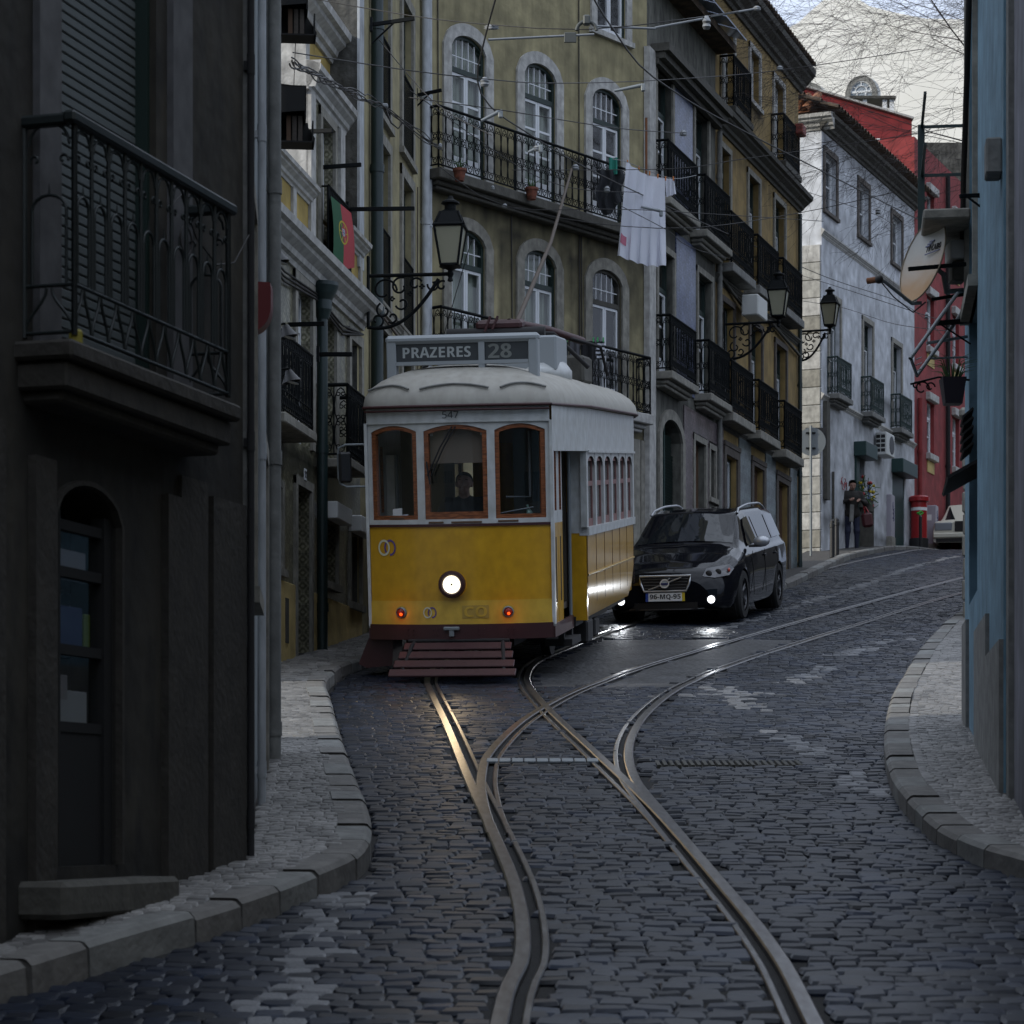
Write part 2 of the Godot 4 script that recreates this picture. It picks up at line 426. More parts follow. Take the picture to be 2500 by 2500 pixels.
func _ready() -> void:
	# camera, sky, sun, exposure
	var cam := Camera3D.new()
	cam.name = "camera"
	cam.projection = Camera3D.PROJECTION_FRUSTUM
	cam.near = 0.1
	cam.far = 900.0
	cam.size = 0.1 * 2.0 * 1250.0 / 6300.0
	cam.frustum_offset = Vector2(0, 0.1 * 750.0 / 6300.0)
	cam.position = Vector3(0, EYE, 0)
	var ca := CameraAttributesPhysical.new()
	ca.frustum_focal_length = 60.0
	ca.frustum_focus_distance = 27.0
	ca.frustum_near = 0.1
	ca.frustum_far = 900.0
	ca.exposure_aperture = 5.6
	cam.attributes = ca
	add_child(cam)
	cam.make_current()
	var env := Environment.new()
	env.background_mode = Environment.BG_SKY
	var sky := Sky.new()
	var sm := ProceduralSkyMaterial.new()
	sm.sky_top_color = L(0.66, 0.74, 0.88).linear_to_srgb()
	sm.sky_horizon_color = L(0.12, 0.155, 0.235).linear_to_srgb()
	sm.sky_curve = 0.45
	sm.ground_bottom_color = L(0.06, 0.06, 0.06).linear_to_srgb()
	sm.ground_horizon_color = L(0.2, 0.2, 0.2).linear_to_srgb()
	sm.sun_angle_max = 1.0
	sm.sky_cover = cloud_cover()
	sm.sky_cover_modulate = Color(1, 1, 1, 1)
	sky.sky_material = sm
	env.sky = sky
	env.background_energy_multiplier = 1.0
	env.tonemap_mode = Environment.TONE_MAPPER_LINEAR
	env.tonemap_exposure = 1.65
	env.sdfgi_enabled = true
	env.ssao_enabled = true
	env.ssil_enabled = true
	var we := WorldEnvironment.new()
	we.name = "world_environment"
	we.environment = env
	add_child(we)
	var sun := DirectionalLight3D.new()
	sun.name = "sun"
	sun.light_energy = 0.62
	sun.light_color = Color(1.0, 0.97, 0.91)
	sun.light_angular_distance = 0.5
	sun.shadow_enabled = true
	add_child(sun)
	var to_sun := Vector3(-sin(deg_to_rad(112.0)) * cos(deg_to_rad(21.0)), sin(deg_to_rad(21.0)), -cos(deg_to_rad(112.0)) * cos(deg_to_rad(21.0)))
	sun.look_at_from_position(to_sun * 100.0, Vector3.ZERO)
	n1.frequency = 0.9; n1.seed = 4; n1.fractal_octaves = 4
	n2.frequency = 3.5; n2.seed = 7; n2.fractal_octaves = 3
	n3.frequency = 0.35; n3.seed = 9; n3.fractal_octaves = 3
	rng.seed = 20
	materials()
	for i in RAILS.main_left.size(): MAIN.append((RAILS.main_left[i] + RAILS.main_right[i]) * 0.5)
	for k in 24:
		var d := 14.0 + k * 1.5
		BRANCH.append(Vector2((along(RAILS.branch_left, d) + along(RAILS.branch_right, d)) * 0.5, d))
	terrain()
	roadway()
	tracks()
	pavements()
	building_dark_left()
	building_peeling_left()
	building_tiled()
	building_narrow_ochre()
	building_arched()
	building_azulejo()
	building_gold()
	building_white()
	building_red()
	church()
	building_blue()
	tram()
	estate_car()
	street_lamps()
	overhead()
	laundry()
	upper_street()
	bare_tree()
	right_side_fittings()
	left_side_fittings()

func cloud_cover() -> ImageTexture:
	var im := Image.create(512, 256, false, Image.FORMAT_RGBA8)
	var n := FastNoiseLite.new()
	n.seed = 3
	n.frequency = 1.6
	n.fractal_octaves = 5
	for y in 256:
		var el := PI / 2 - PI * (y + 0.5) / 256.0
		for x in 512:
			var az := TAU * x / 512.0
			var v := Vector3(cos(el) * cos(az), sin(el) * 1.8, cos(el) * sin(az))
			var c := clampf((n.get_noise_3dv(v * 1.5) + 0.22) * 1.8, 0, 1)
			im.set_pixel(x, y, Color(0.62, 0.65, 0.7, c * 0.5 if el > 0 else 0.0))
	return ImageTexture.create_from_image(im)

func terrain() -> void:
	var st := S()
	var ds := [-60.0, -12.0, 0.0, 10.0, 25.0, 40.0, 60.0, 63.0, 66.0, 90.0, 140.0, 260.0]
	for i in ds.size() - 1:
		for x in [[-160.0, -40.0], [-40.0, -10.0], [-10.0, 0.0], [0.0, 10.0], [10.0, 40.0], [40.0, 200.0]]:
			q(st, at(x[0], ds[i], -0.25), at(x[0], ds[i + 1], -0.25), at(x[1], ds[i + 1], -0.25), at(x[1], ds[i], -0.25))
	struct("ground", st, M.hill)

func strip(st: SurfaceTool, a: Array, b: Array, d0: float, d1: float, up: float, step := 0.5) -> void:   # a sheet between two plan polylines
	var d := d0
	while d < d1 - 1e-4:
		var e := minf(d + step, d1)
		q(st, at(along(a, d), d, up), at(along(a, e), e, up), at(along(b, e), e, up), at(along(b, d), d, up))
		d = e

func stone_mesh(sd: int, dome: float) -> ArrayMesh:      # a hand-cut sett, one metre square before scaling; its top is at y = 0
	var r := RandomNumberGenerator.new()
	r.seed = sd
	var st := S()
	var o := []
	for k in [[-1, -1], [0, -1.04], [1, -1], [1.04, 0], [1, 1], [0, 1.04], [-1, 1], [-1.04, 0]]:
		o.append(Vector3(k[0] * 0.5 + r.randf_range(-0.085, 0.06), 0, k[1] * 0.5 + r.randf_range(-0.085, 0.06)) * (0.95 if absf(k[0]) + absf(k[1]) > 1.5 else 1.0))
	for i in 8:
		var a: Vector3 = o[i]; var b: Vector3 = o[(i + 1) % 8]
		var ai := a * 0.86; var bi := b * 0.86
		ai.y = -0.06 * dome; bi.y = -0.06 * dome
		var c := Vector3(0, 0, 0)
		var na := (Vector3.UP + a * dome * 0.55).normalized(); var nb := (Vector3.UP + b * dome * 0.55).normalized()
		for w in [[c, Vector3.UP], [ai, na], [bi, nb]]:
			st.set_normal(w[1]); st.add_vertex(w[0])
		var ao := a + Vector3.DOWN * 0.25; var bo := b + Vector3.DOWN * 0.25
		var ea := (Vector3.UP * 0.7 + a).normalized(); var eb := (Vector3.UP * 0.7 + b).normalized()
		qn(st, [ai, ao, bo, bi], [na, ea, eb, nb])
		q(st, ao, ao + Vector3.DOWN * 0.6, bo + Vector3.DOWN * 0.6, bo)
	return st.commit()

func lay(called: String, parent: Node3D, places: Array, meshes: Array, m: StandardMaterial3D, tones: Array, singles: int) -> void:
	# places: [Transform3D, Color]; the nearest ones become pieces of their own, the rest one mass
	places.sort_custom(func(a, b): return a[0].origin.z > b[0].origin.z)
	var k := 0
	var shown := []
	for p in places:
		if k < singles and p[2]:
			var o := put(called, meshes[k % meshes.size()], tones[p[3] % tones.size()], parent)
			o.transform = p[0]
			k += 1
		else: shown.append(p)
	for v in meshes.size():
		var mine := []
		for i in range(v, shown.size(), meshes.size()): mine.append(shown[i])
		if mine.is_empty(): continue
		var mm := MultiMesh.new()
		mm.transform_format = MultiMesh.TRANSFORM_3D
		mm.use_colors = true
		mm.mesh = meshes[v]
		mm.instance_count = mine.size()
		for i in mine.size():
			mm.set_instance_transform(i, mine[i][0])
			mm.set_instance_color(i, mine[i][1])
		var o := MultiMeshInstance3D.new()
		o.name = called + "s"
		o.multimesh = mm
		o.material_override = m
		o.set_meta("kind", "stuff")
		parent.add_child(o, true)

func near_rail(x: float, d: float, w: float) -> bool:
	for k in RAILS:
		var r: Array = RAILS[k]
		if d < r[0].y or d > r[-1].y: continue
		if absf(along(r, d) - x) < w: return true
	return false

func painted(x: float, d: float) -> bool:
	var j := 0.03 * n2.get_noise_2d(x * 3.0, d * 3.0)
	for s in [[1.72, 29.3, 1.8, 26.0, 0.13], [1.94, 24.4, 2.08, 21.5, 0.14], [2.0, 19.4, 2.1, 17.5, 0.11], [2.06, 16.9, 2.16, 15.2, 0.1], [2.65, 24.9, 3.3, 26.7, 0.14], [3.6, 28.4, 4.12, 29.6, 0.15], [4.3, 30.3, 4.7, 31.0, 0.15], [1.25, 23.1, 2.4, 23.4, 0.1], [-0.72, 11.2, -0.8, 8.3, 0.11], [2.35, 31.9, 3.55, 35.7, 0.09], [3.55, 35.7, 6.2, 44.8, 0.09], [6.2, 44.8, 7.55, 50.0, 0.09], [7.55, 50.0, 9.8, 57.0, 0.09]]:
		var a := Vector2(s[0], s[1]); var b := Vector2(s[2], s[3])
		var p := Vector2(x, d)
		if (Geometry2D.get_closest_point_to_segment(p, a, b) - p).length() < s[4] + j: return true
	return false

func asphalted(x: float, d: float) -> bool:
	if d < 23.6 or d > 31.0: return false
	var l := along(RAILS.main_right, d) + 0.16; var r := along(RAILS.branch_right, d) - 0.12
	if x > l and x < r and d + 0.3 * n1.get_noise_2d(x, d) > 24.4: return absf(x - along(RAILS.branch_left, d)) > 0.1
	return false

func roadway() -> void:
	var st := S()
	strip(st, KL, KR, 2.0, 78.0, -0.02)
	var road := struct("road", st, M.joint)
	var stones := []
	for k in 8: stones.append(stone_mesh(100 + k, 0.16))
	var tones := []
	for k in 5:
		var c := mat("cobble_tone%d" % k, L(0.008, 0.0125, 0.0235) * [0.4, 0.75, 1.0, 1.5, 2.3][k], 0.42)
		mottle(c, M.cobble.albedo_texture, Vector3(0.5, 0.5, 0.5), M.cobble.normal_texture, 0.6)
		c.metallic_specular = 0.38
		tones.append(c)
	var painted_tone := mat("cobble_painted", L(0.2, 0.205, 0.21), 0.6)
	mottle(painted_tone, M.cobble.albedo_texture, Vector3(1, 1, 1))
	tones.append(painted_tone)
	var places := []
	var d := 7.2
	while d < 62.0:
		var row := 0.098 + 0.02 * rng.randf()
		if d > 40.0: row *= 1.35
		var x := along(KL, d) + 0.02 + rng.randf() * 0.04
		var xr := along(KR, d) - 0.02
		if d < 11.6: xr = minf(xr, 2.9)
		if d < 9.0: x = maxf(x, -2.3)
		while x < xr:
			var w := rng.randf_range(0.082, 0.15) * (1.3 if d > 40.0 else 1.0)
			var cx := x + w * 0.5
			var cd := d + 0.06 * n1.get_noise_2d(cx * 1.5, d) + rng.randf_range(-0.008, 0.008)
			x += w
			if near_rail(cx, cd, 0.06 + w * 0.22) or asphalted(cx, cd): continue
			if cd > 16.95 and cd < 17.25 and cx > -0.2 and cx < 0.6: continue
			if cd > 16.75 and cd < 17.2 and cx > 0.92 and cx < 1.92: continue
			var sl := gy(cd + 0.1) - gy(cd)
			var b := Basis(Vector3.RIGHT, atan2(sl, 0.1)) * Basis(Vector3.UP, rng.randf_range(-0.16, 0.16)) * Basis(Vector3.FORWARD, rng.randf_range(-0.05, 0.05)) * Basis(Vector3.RIGHT, rng.randf_range(-0.06, 0.06))
			b = b * Basis.from_scale(Vector3(w * 0.97, 0.06, row * rng.randf_range(0.92, 1.0)))
			var dip := 0.012 * n3.get_noise_2d(cx * 2.0, cd)
			var tone := clampi(int(2.5 + 2.2 * n1.get_noise_2d(cx * 2.0, cd * 2.0) + rng.randf_range(-1.4, 1.4)), 0, 4)
			var worn := rng.randf() < 0.3 + 0.5 * n1.get_noise_2d(cx * 4.0, cd * 4.0)
			if painted(cx, cd) and not worn: tone = 5
			var c: Color = (L(0.008, 0.0125, 0.0235) * [0.4, 0.75, 1.0, 1.5, 2.3][tone]) if tone < 5 else L(0.2, 0.205, 0.21) * rng.randf_range(0.7, 1.15)
			var seen := absf(cx / cd) < 0.2 and cd > 8.2
			places.append([Transform3D(b, at(cx, cd, dip + rng.randf_range(-0.004, 0.006))), c, seen, tone])
		d += row
	lay("cobblestone", road, places, stones, M.cobble, tones, 300)
	# tarred patch between the two tracks
	var ap := S()
	d = 24.3
	while d < 30.8:
		var e := d + 0.3
		for pr in [["main_right", 0.07, "branch_left", -0.06], ["branch_left", 0.1, "branch_right", -0.07]]:
			var a0: float = along(RAILS[pr[0]], d) + pr[1]; var a1: float = along(RAILS[pr[0]], e) + pr[1]
			var b0: float = along(RAILS[pr[2]], d) + pr[3]; var b1: float = along(RAILS[pr[2]], e) + pr[3]
			if b0 - a0 < 0.15: continue
			for k in 3:
				var f0 := k / 3.0; var f1 := (k + 1) / 3.0
				var hh := func(x, y): return at(x, y, -0.006 + 0.012 * n1.get_noise_2d(x, y))
				q(ap, hh.call(lerpf(a0, b0, f0), d), hh.call(lerpf(a1, b1, f0), e), hh.call(lerpf(a1, b1, f1), e), hh.call(lerpf(a0, b0, f1), d))
		d = e
	put("asphalt_patch", ap, M.asphalt, road)
	# the steel plate across the track and the slotted drain
	var pl := S()
	for k in 9:
		bt(pl, Transform3D(Basis(Vector3.RIGHT, atan(0.12)), at(-0.13 + k * 0.083, 17.1, 0.004)), Vector3(0.075, 0.02, 0.2), 0.004)
	put("steel_plate", pl, M.galv, road)
	var gr := S()
	bt(gr, Transform3D(Basis(Vector3.RIGHT, atan(0.12)), at(1.42, 16.97, -0.03)), Vector3(0.98, 0.02, 0.34))
	for k in 22: bt(gr, Transform3D(Basis(Vector3.RIGHT, atan(0.12)), at(0.96 + k * 0.044, 16.97, -0.008)), Vector3(0.024, 0.03, 0.32))
	put("drain_grate", gr, M.stone_dark, road)

func tracks() -> void:
	var labels := {"main": "grooved steel tram track that curves under the yellow tram", "branch": "grooved steel tram track forking off to the right of the tram"}
	for k in ["main", "branch"]:
		var t := thing("tram_track", labels[k], "tram track", at(0.5 if k == "main" else 0.3, 14.0), 0.0, "tram tracks in the cobbles")
		for s in ["left", "right"]:
			var st := S()
			var sgn := 1.0 if s == "left" else -1.0
			var pts := []
			for p in curve(RAILS[k + "_" + s], 0.3): pts.append(at(p.x, p.y, 0.004) - t.position)
			var prof := [Vector2(-0.065, -0.05), Vector2(-0.065, -0.003), Vector2(-0.058, 0.004), Vector2(-0.006, 0.004), Vector2(0.0, -0.002), Vector2(0.002, -0.034), Vector2(0.038, -0.034), Vector2(0.041, -0.001), Vector2(0.046, 0.002), Vector2(0.066, 0.002), Vector2(0.07, -0.002), Vector2(0.07, -0.05)]
			if s == "right":
				var mir := []
				for v in prof: mir.push_front(Vector2(-v.x, v.y))
				prof = mir
			sweep(st, pts, prof)
			put("rail", st, M.rail_steel, t)

func kerb(pts: Array, side: float, d0: float, d1: float, called: String) -> void:   # side: +1 stones lie to the right of travel up the street
	var st0 := S()
	var k := struct(called, st0, M.kerb_stone)
	var path := curve(pts, 0.08)
	var acc := 0.0
	var start := -1
	var want := 0.5
	var n := 0
	for i in path.size() - 1:
		if path[i].y < d0 or path[i].y > d1: continue
		if start < 0: start = i; acc = 0.0; want = rng.randf_range(0.32, 0.75) * (1.0 if path[i].y < 34.0 else 2.2)
		acc += (path[i + 1] - path[i]).length()
		if acc < want: continue
		var st := S()
		var seg := []
		for j in range(start, i + 2, 3 if i - start > 5 else 1): seg.append(path[j])
		if seg[-1] != path[i + 1]: seg.append(path[i + 1])
		seg[0] = seg[0].lerp(seg[1], 0.12); seg[-1] = seg[-1].lerp(seg[-2], 0.12)
		var w := rng.randf_range(0.165, 0.185)
		var up := 0.105 + rng.randf_range(-0.008, 0.008)
		var prof := [Vector2(0, -0.1), Vector2(0.0, up - 0.025), Vector2(0.02, up - 0.004), Vector2(0.035, up), Vector2(w, up), Vector2(w, up - 0.06)]
		var p3 := []
		for p in seg: p3.append(at(p.x, p.y))
		if side < 0:
			var mir := []
			for v in prof: mir.push_front(Vector2(-v.x, v.y))
			prof = mir
		sweep(st, p3, prof)
		for e in [0, -1]:
			var dir: Vector3 = (p3[1] - p3[0]) if e == 0 else (p3[-1] - p3[-2])
			var sd := dir.normalized().cross(Vector3.UP).normalized()
			var face := []
			for v in prof: face.append(p3[e] + sd * v.x + Vector3.UP * v.y)
			for j in range(1, face.size() - 1): tri(st, face[0], face[j], face[j + 1])
		put("kerb_stone", st, M.kerb_stone if n % 3 else M.stone_grey, k)
		n += 1
		start = -1
	k.mesh = bed(pts, side, d0, d1)

func bed(pts: Array, side: float, d0: float, d1: float) -> ArrayMesh:
	var st := S()
	var p3 := []
	for p in curve(pts, 0.4):
		if p.y >= d0 and p.y <= d1: p3.append(at(p.x, p.y, -0.06))
	var prof := [Vector2(0.02, -0.1), Vector2(0.02, 0.1), Vector2(0.16, 0.1), Vector2(0.16, -0.1)]
	if side < 0: prof = [Vector2(-0.16, -0.1), Vector2(-0.16, 0.1), Vector2(-0.02, 0.1), Vector2(-0.02, -0.1)]
	sweep(st, p3, prof)
	return st.commit()

func pavements() -> void:
	kerb(KL, -1.0, 6.5, 66.0, "left_kerb")
	kerb(KR, 1.0, 10.92, 42.0, "right_kerb")
	var tones := []
	var pale := L(0.27, 0.26, 0.245)
	for k in 4:
		var c := mat("calcada_tone%d" % k, pale * [0.5, 0.8, 1.0, 1.35][k], 0.55)
		mottle(c, M.calcada.albedo_texture, Vector3(0.4, 0.4, 0.4), M.calcada.normal_texture, 0.5)
		tones.append(c)
	var stones := []
	for k in 4: stones.append(stone_mesh(300 + k, 0.3))
	for side in [-1, 1]:
		var st := S()
		var a: Array = WL if side < 0 else KR
		var b: Array = KL if side < 0 else WR
		var off_a := 0.0 if side < 0 else 0.165
		var off_b := -0.165 if side < 0 else 0.0
		var aa := []
		for p in a: aa.append(p + Vector2(off_a - (0.3 if side < 0 else 0.0), 0))
		var b2 := []
		for p in b: b2.append(p + Vector2(off_b + (0.0 if side < 0 else 0.3), 0))
		strip(st, aa, b2, 3.0 if side < 0 else 11.3, 74.0 if side < 0 else 48.0, 0.088, 0.25)
		var pav := struct("left_pavement" if side < 0 else "right_pavement", st, M.joint_pale)
		var places := []
		var d := 7.8 if side < 0 else 11.45
		while d < (34.0 if side < 0 else 36.0):
			var row := rng.randf_range(0.055, 0.068)
			if d > 22.0: row *= 1.4
			var x := along(a, d) + off_a + rng.randf() * 0.05
			var xr := along(b, d) + off_b - 0.01
			if side > 0: x = along(a, d) + off_a; xr = minf(xr, 4.2 if d < 19.0 else along(b, d))
			if side < 0: x = maxf(x, -0.24 * d)
			while x < xr:
				var w := rng.randf_range(0.05, 0.085) * (1.4 if d > 22.0 else 1.0)
				var cx := x + w * 0.5
				x += w
				var cd := d + 0.035 * n1.get_noise_2d(cx * 3.0, d)
				var bs := Basis(Vector3.RIGHT, atan(0.12)) * Basis(Vector3.UP, rng.randf_range(-0.2, 0.2)) * Basis(Vector3.FORWARD, rng.randf_range(-0.06, 0.06))
				bs = bs * Basis.from_scale(Vector3(w * 0.94, 0.05, row * rng.randf_range(0.85, 0.98)))
				var tone := clampi(int(1.6 + 1.4 * n1.get_noise_2d(cx * 1.3, cd * 1.3) + rng.randf_range(-1.1, 1.1)), 0, 3)
				places.append([Transform3D(bs, at(cx, cd, 0.106 + rng.randf_range(-0.003, 0.004))), pale * [0.5, 0.8, 1.0, 1.35][tone], absf(cx / cd) < 0.2, tone])
			d += row
		lay("paving_stone", pav, places, stones, M.calcada, tones, 300 if side < 0 else 200)

# ---------- building kit; a facade's own axes are s (along), h (up), z (out to the street) ----------
func facade(called: String, label: String, ax: float, ad: float, bx_: float, bd: float) -> Node3D:
	var o := Node3D.new()
	o.name = numbered(called)
	add_child(o)
	var x := Vector3(bx_ - ax, 0, -(bd - ad)).normalized()
	o.transform = Transform3D(Basis(x, Vector3.UP, x.cross(Vector3.UP)), at(ax, ad))
	tag(o, label, "building")
	return o
func arch_h(hole: Array, s: float) -> float:       # soffit height of an opening at s
	if hole[4] <= 0.0: return hole[3]
	var t: float = clampf((s - hole[0]) / (hole[1] - hole[0]) * 2.0 - 1.0, -1, 1)
	return hole[3] - hole[4] + hole[4] * pow(maxf(0.0, 1.0 - t * t), 0.6)
func wall(st: SurfaceTool, s0: float, s1: float, h0: float, h1: float, holes: Array, cell := 0.3, cf = null, depth := 0.16) -> void:
	var xs := []
	var ys := []
	var n := maxi(1, int(ceil((s1 - s0) / cell)))
	for i in n + 1: xs.append(lerpf(s0, s1, float(i) / n))
	n = maxi(1, int(ceil((h1 - h0) / cell)))
	for i in n + 1: ys.append(lerpf(h0, h1, float(i) / n))
	for o in holes: xs += [o[0], o[1]]; ys += [o[2], o[3]]
	xs.sort(); ys.sort()
	for i in xs.size() - 1:
		if xs[i + 1] - xs[i] < 1e-4 or xs[i] < s0 - 1e-4 or xs[i + 1] > s1 + 1e-4: continue
		for j in ys.size() - 1:
			if ys[j + 1] - ys[j] < 1e-4 or ys[j] < h0 - 1e-4 or ys[j + 1] > h1 + 1e-4: continue
			var cx: float = (xs[i] + xs[i + 1]) * 0.5; var cy: float = (ys[j] + ys[j + 1]) * 0.5
			var inside := false
			for o in holes:
				if cx > o[0] and cx < o[1] and cy > o[2] and cy < o[3]: inside = true; break
			if inside: continue
			st.set_normal(Vector3.BACK)
			for v in [[i, j], [i, j + 1], [i + 1, j + 1], [i, j], [i + 1, j + 1], [i + 1, j]]:
				st.set_color(cf.call(xs[v[0]], ys[v[1]]) if cf != null else Color.WHITE)
				st.add_vertex(Vector3(xs[v[0]], ys[v[1]], 0))
	for o in holes:
		st.set_color((cf.call(o[0], o[3]) if cf != null else Color.WHITE))
		q(st, Vector3(o[0], o[2], -depth), Vector3(o[0], o[3] - o[4], -depth), Vector3(o[0], o[3] - o[4], 0), Vector3(o[0], o[2], 0))
		q(st, Vector3(o[1], o[2], 0), Vector3(o[1], o[3] - o[4], 0), Vector3(o[1], o[3] - o[4], -depth), Vector3(o[1], o[2], -depth))
		q(st, Vector3(o[0], o[2], -depth), Vector3(o[0], o[2], 0), Vector3(o[1], o[2], 0), Vector3(o[1], o[2], -depth))
		var m := 10 if o[4] > 0 else 1
		for k in m:
			var a: float = lerpf(o[0], o[1], float(k) / m); var b: float = lerpf(o[0], o[1], float(k + 1) / m)
			var ya := arch_h(o, a); var yb := arch_h(o, b)
			q(st, Vector3(a, ya, 0), Vector3(a, ya, -depth), Vector3(b, yb, -depth), Vector3(b, yb, 0))
			if o[4] > 0: q(st, Vector3(a, ya, 0), Vector3(a, o[3], 0), Vector3(b, o[3], 0), Vector3(b, yb, 0))
func shell(p: Node3D, s0: float, s1: float, h0: float, h1: float, deep: float, m: Material, roof_m: Material = null) -> void:   # sides, back and flat top behind a facade
	var st := S()
	st.set_color(Color.WHITE)
	q(st, Vector3(s0, h0, -deep), Vector3(s0, h1, -deep), Vector3(s0, h1, 0), Vector3(s0, h0, 0))
	q(st, Vector3(s1, h0, 0), Vector3(s1, h1, 0), Vector3(s1, h1, -deep), Vector3(s1, h0, -deep))
	q(st, Vector3(s1, h0, -deep), Vector3(s1, h1, -deep), Vector3(s0, h1, -deep), Vector3(s0, h0, -deep))
	put("side_wall", st, m, p)
	var r := S()
	r.set_color(Color.WHITE)
	q(r, Vector3(s0, h1, 0), Vector3(s0, h1, -deep), Vector3(s1, h1, -deep), Vector3(s1, h1, 0))
	put("roof", r, roof_m if roof_m else M.roof_old, p)
func ringband(st: SurfaceTool, o: Array, w: float, z0: float, z1: float, top_only := false) -> void:   # a stone band round an opening
	if not top_only:
		for e in [[o[0] - w, o[0]], [o[1], o[1] + w]]: bx(st, e[0], e[1], o[2], o[3] - o[4], z0, z1)
	var m := 12 if o[4] > 0 else 1
	var outer := [o[0] - w, o[1] + w, o[2], o[3] + w, o[4] + w if o[4] > 0 else 0.0]
	for k in m:
		var t0 := float(k) / m; var t1 := float(k + 1) / m
		var a: float = lerpf(o[0], o[1], t0); var b: float = lerpf(o[0], o[1], t1)
		var c: float = lerpf(outer[0], outer[1], t0); var d: float = lerpf(outer[0], outer[1], t1)
		if o[4] <= 0: a = c; b = d
		var p := [Vector3(a, arch_h(o, a) if o[4] > 0 else o[3], z1), Vector3(c, arch_h(outer, c), z1), Vector3(d, arch_h(outer, d), z1), Vector3(b, arch_h(o, b) if o[4] > 0 else o[3], z1)]
		if k == 0 and o[4] > 0: p[1].y = maxf(p[1].y, o[3] - o[4])
		q(st, p[0], p[1], p[2], p[3])
		var bk := []
		for v in p: bk.append(Vector3(v.x, v.y, z0))
		q(st, p[1], bk[1], bk[2], p[2])
		q(st, bk[0], p[0], p[3], bk[3])
func window(p: Node3D, o: Array, op := {}) -> Node3D:
	# o: [s0, s1, h0, h1, arch rise]; op: z, casing, sash, transom, fan (columns, rows), leaf rows, behind, sill, band, open
	var z: float = op.get("z", -0.13)
	var cas: Material = op.get("casing", M.white_frame)
	var sash: Material = op.get("sash", cas)
	var fw: float = op.get("fw", 0.045)
	var w := S()
	for e in [[o[0], o[0] + fw], [o[1] - fw, o[1]]]: bx(w, e[0], e[1], o[2], o[3] - o[4], z - 0.04, z + 0.03)
	bx(w, o[0] + fw, o[1] - fw, o[2], o[2] + fw, z - 0.04, z + 0.025)
	var inner := [o[0], o[1], o[2], o[3] - 0.001, o[4]]
	var m := 12 if o[4] > 0 else 1
	for k in m:
		var a: float = lerpf(o[0], o[1], float(k) / m); var b: float = lerpf(o[0], o[1], float(k + 1) / m)
		var ya := arch_h(inner, a); var yb := arch_h(inner, b)
		q(w, Vector3(a, ya - fw, z + 0.03), Vector3(a, ya, z + 0.03), Vector3(b, yb, z + 0.03), Vector3(b, yb - fw, z + 0.03))
		q(w, Vector3(a, ya - fw, z - 0.04), Vector3(a, ya - fw, z + 0.03), Vector3(b, yb - fw, z + 0.03), Vector3(b, yb - fw, z - 0.04))
	var tr: float = op.get("transom", -1.0)
	if tr > 0: bx(w, o[0] + fw, o[1] - fw, tr - 0.035, tr + 0.035, z - 0.04, z + 0.035)
	var win := put(op.get("called", "window"), w, cas, p)
	if op.has("label"): win.set_meta("label", op.label)
	var bars := S()
	var s0: float = o[0] + fw; var s1: float = o[1] - fw
	var top: float = o[3] - fw
	var leaf_top := (tr - 0.035) if tr > 0 else top
	var lights := []
	var bw: float = op.get("bar", 0.014)
	if tr > 0:
		var fan: Array = op.get("fan", [2, 1])
		var fb := tr + 0.035
		for i in range(1, fan[0]):
			var x := lerpf(s0, s1, float(i) / fan[0])
			bx(bars, x - bw / 2, x + bw / 2, fb, arch_h(inner, x) - fw, z - 0.012, z + 0.012)
		for j in range(1, fan[1]):
			var y := lerpf(fb, top - o[4] * 0.5, float(j) / fan[1])
			bx(bars, s0, s1, y - bw / 2, y + bw / 2, z - 0.011, z + 0.011)
		for i in fan[0]:
			for j in fan[1]:
				var a := lerpf(s0, s1, float(i) / fan[0]); var b := lerpf(s0, s1, float(i + 1) / fan[0])
				var y0 := lerpf(fb, top - o[4] * 0.5, float(j) / fan[1])
				if j == fan[1] - 1: lights.append([a, b, y0, arch_h(inner, a) - fw, arch_h(inner, b) - fw])
				else: lights.append([a, b, y0, lerpf(fb, top - o[4] * 0.5, float(j + 1) / fan[1]), -1.0])
	var leaves: int = op.get("leaves", 2)
	var rows: int = op.get("rows", 2)
	var sw: float = op.get("stile", 0.04)
	for l in leaves:
		var a := lerpf(s0, s1, float(l) / leaves) + 0.003; var b := lerpf(s0, s1, float(l + 1) / leaves) - 0.003
		var y0: float = o[2] + fw + 0.004; var y1 := leaf_top - 0.003
		bx(bars, a, a + sw, y0, y1, z - 0.02, z + 0.02); bx(bars, b - sw, b, y0, y1, z - 0.02, z + 0.02)
		bx(bars, a + sw, b - sw, y0, y0 + sw, z - 0.02, z + 0.02); bx(bars, a + sw, b - sw, y1 - sw, y1, z - 0.02, z + 0.02)
		var solid: float = op.get("panel", 0.0)
		if solid > 0: bx(bars, a + sw, b - sw, y0 + sw, y0 + solid, z - 0.012, z + 0.008)
		var base := y0 + maxf(sw, solid)
		for r in rows:
			var ya := lerpf(base, y1 - sw, float(r) / rows); var yb := lerpf(base, y1 - sw, float(r + 1) / rows)
			if r > 0: bx(bars, a + sw, b - sw, ya - sw * 0.4, ya + sw * 0.4, z - 0.014, z + 0.014)
			lights.append([a + sw, b - sw, ya, yb, -1.0])
	put("sash", bars, sash, win)
	var glass: Material = op.get("glass", M.glass)
	var one := S()
	for l in lights:
		var g := one if op.get("whole_glass", false) else S()
		var zz := z + 0.002
		q(g, Vector3(l[0], l[2], zz), Vector3(l[0], l[3], zz), Vector3(l[1], l[4] if l[4] > 0 else l[3], zz), Vector3(l[1], l[2], zz))
		if not op.get("whole_glass", false): put("pane", g, glass, win)
	if op.get("whole_glass", false): put("pane", one, glass, win)
	var behind: Material = op.get("behind", M.room)
	var bk := S()
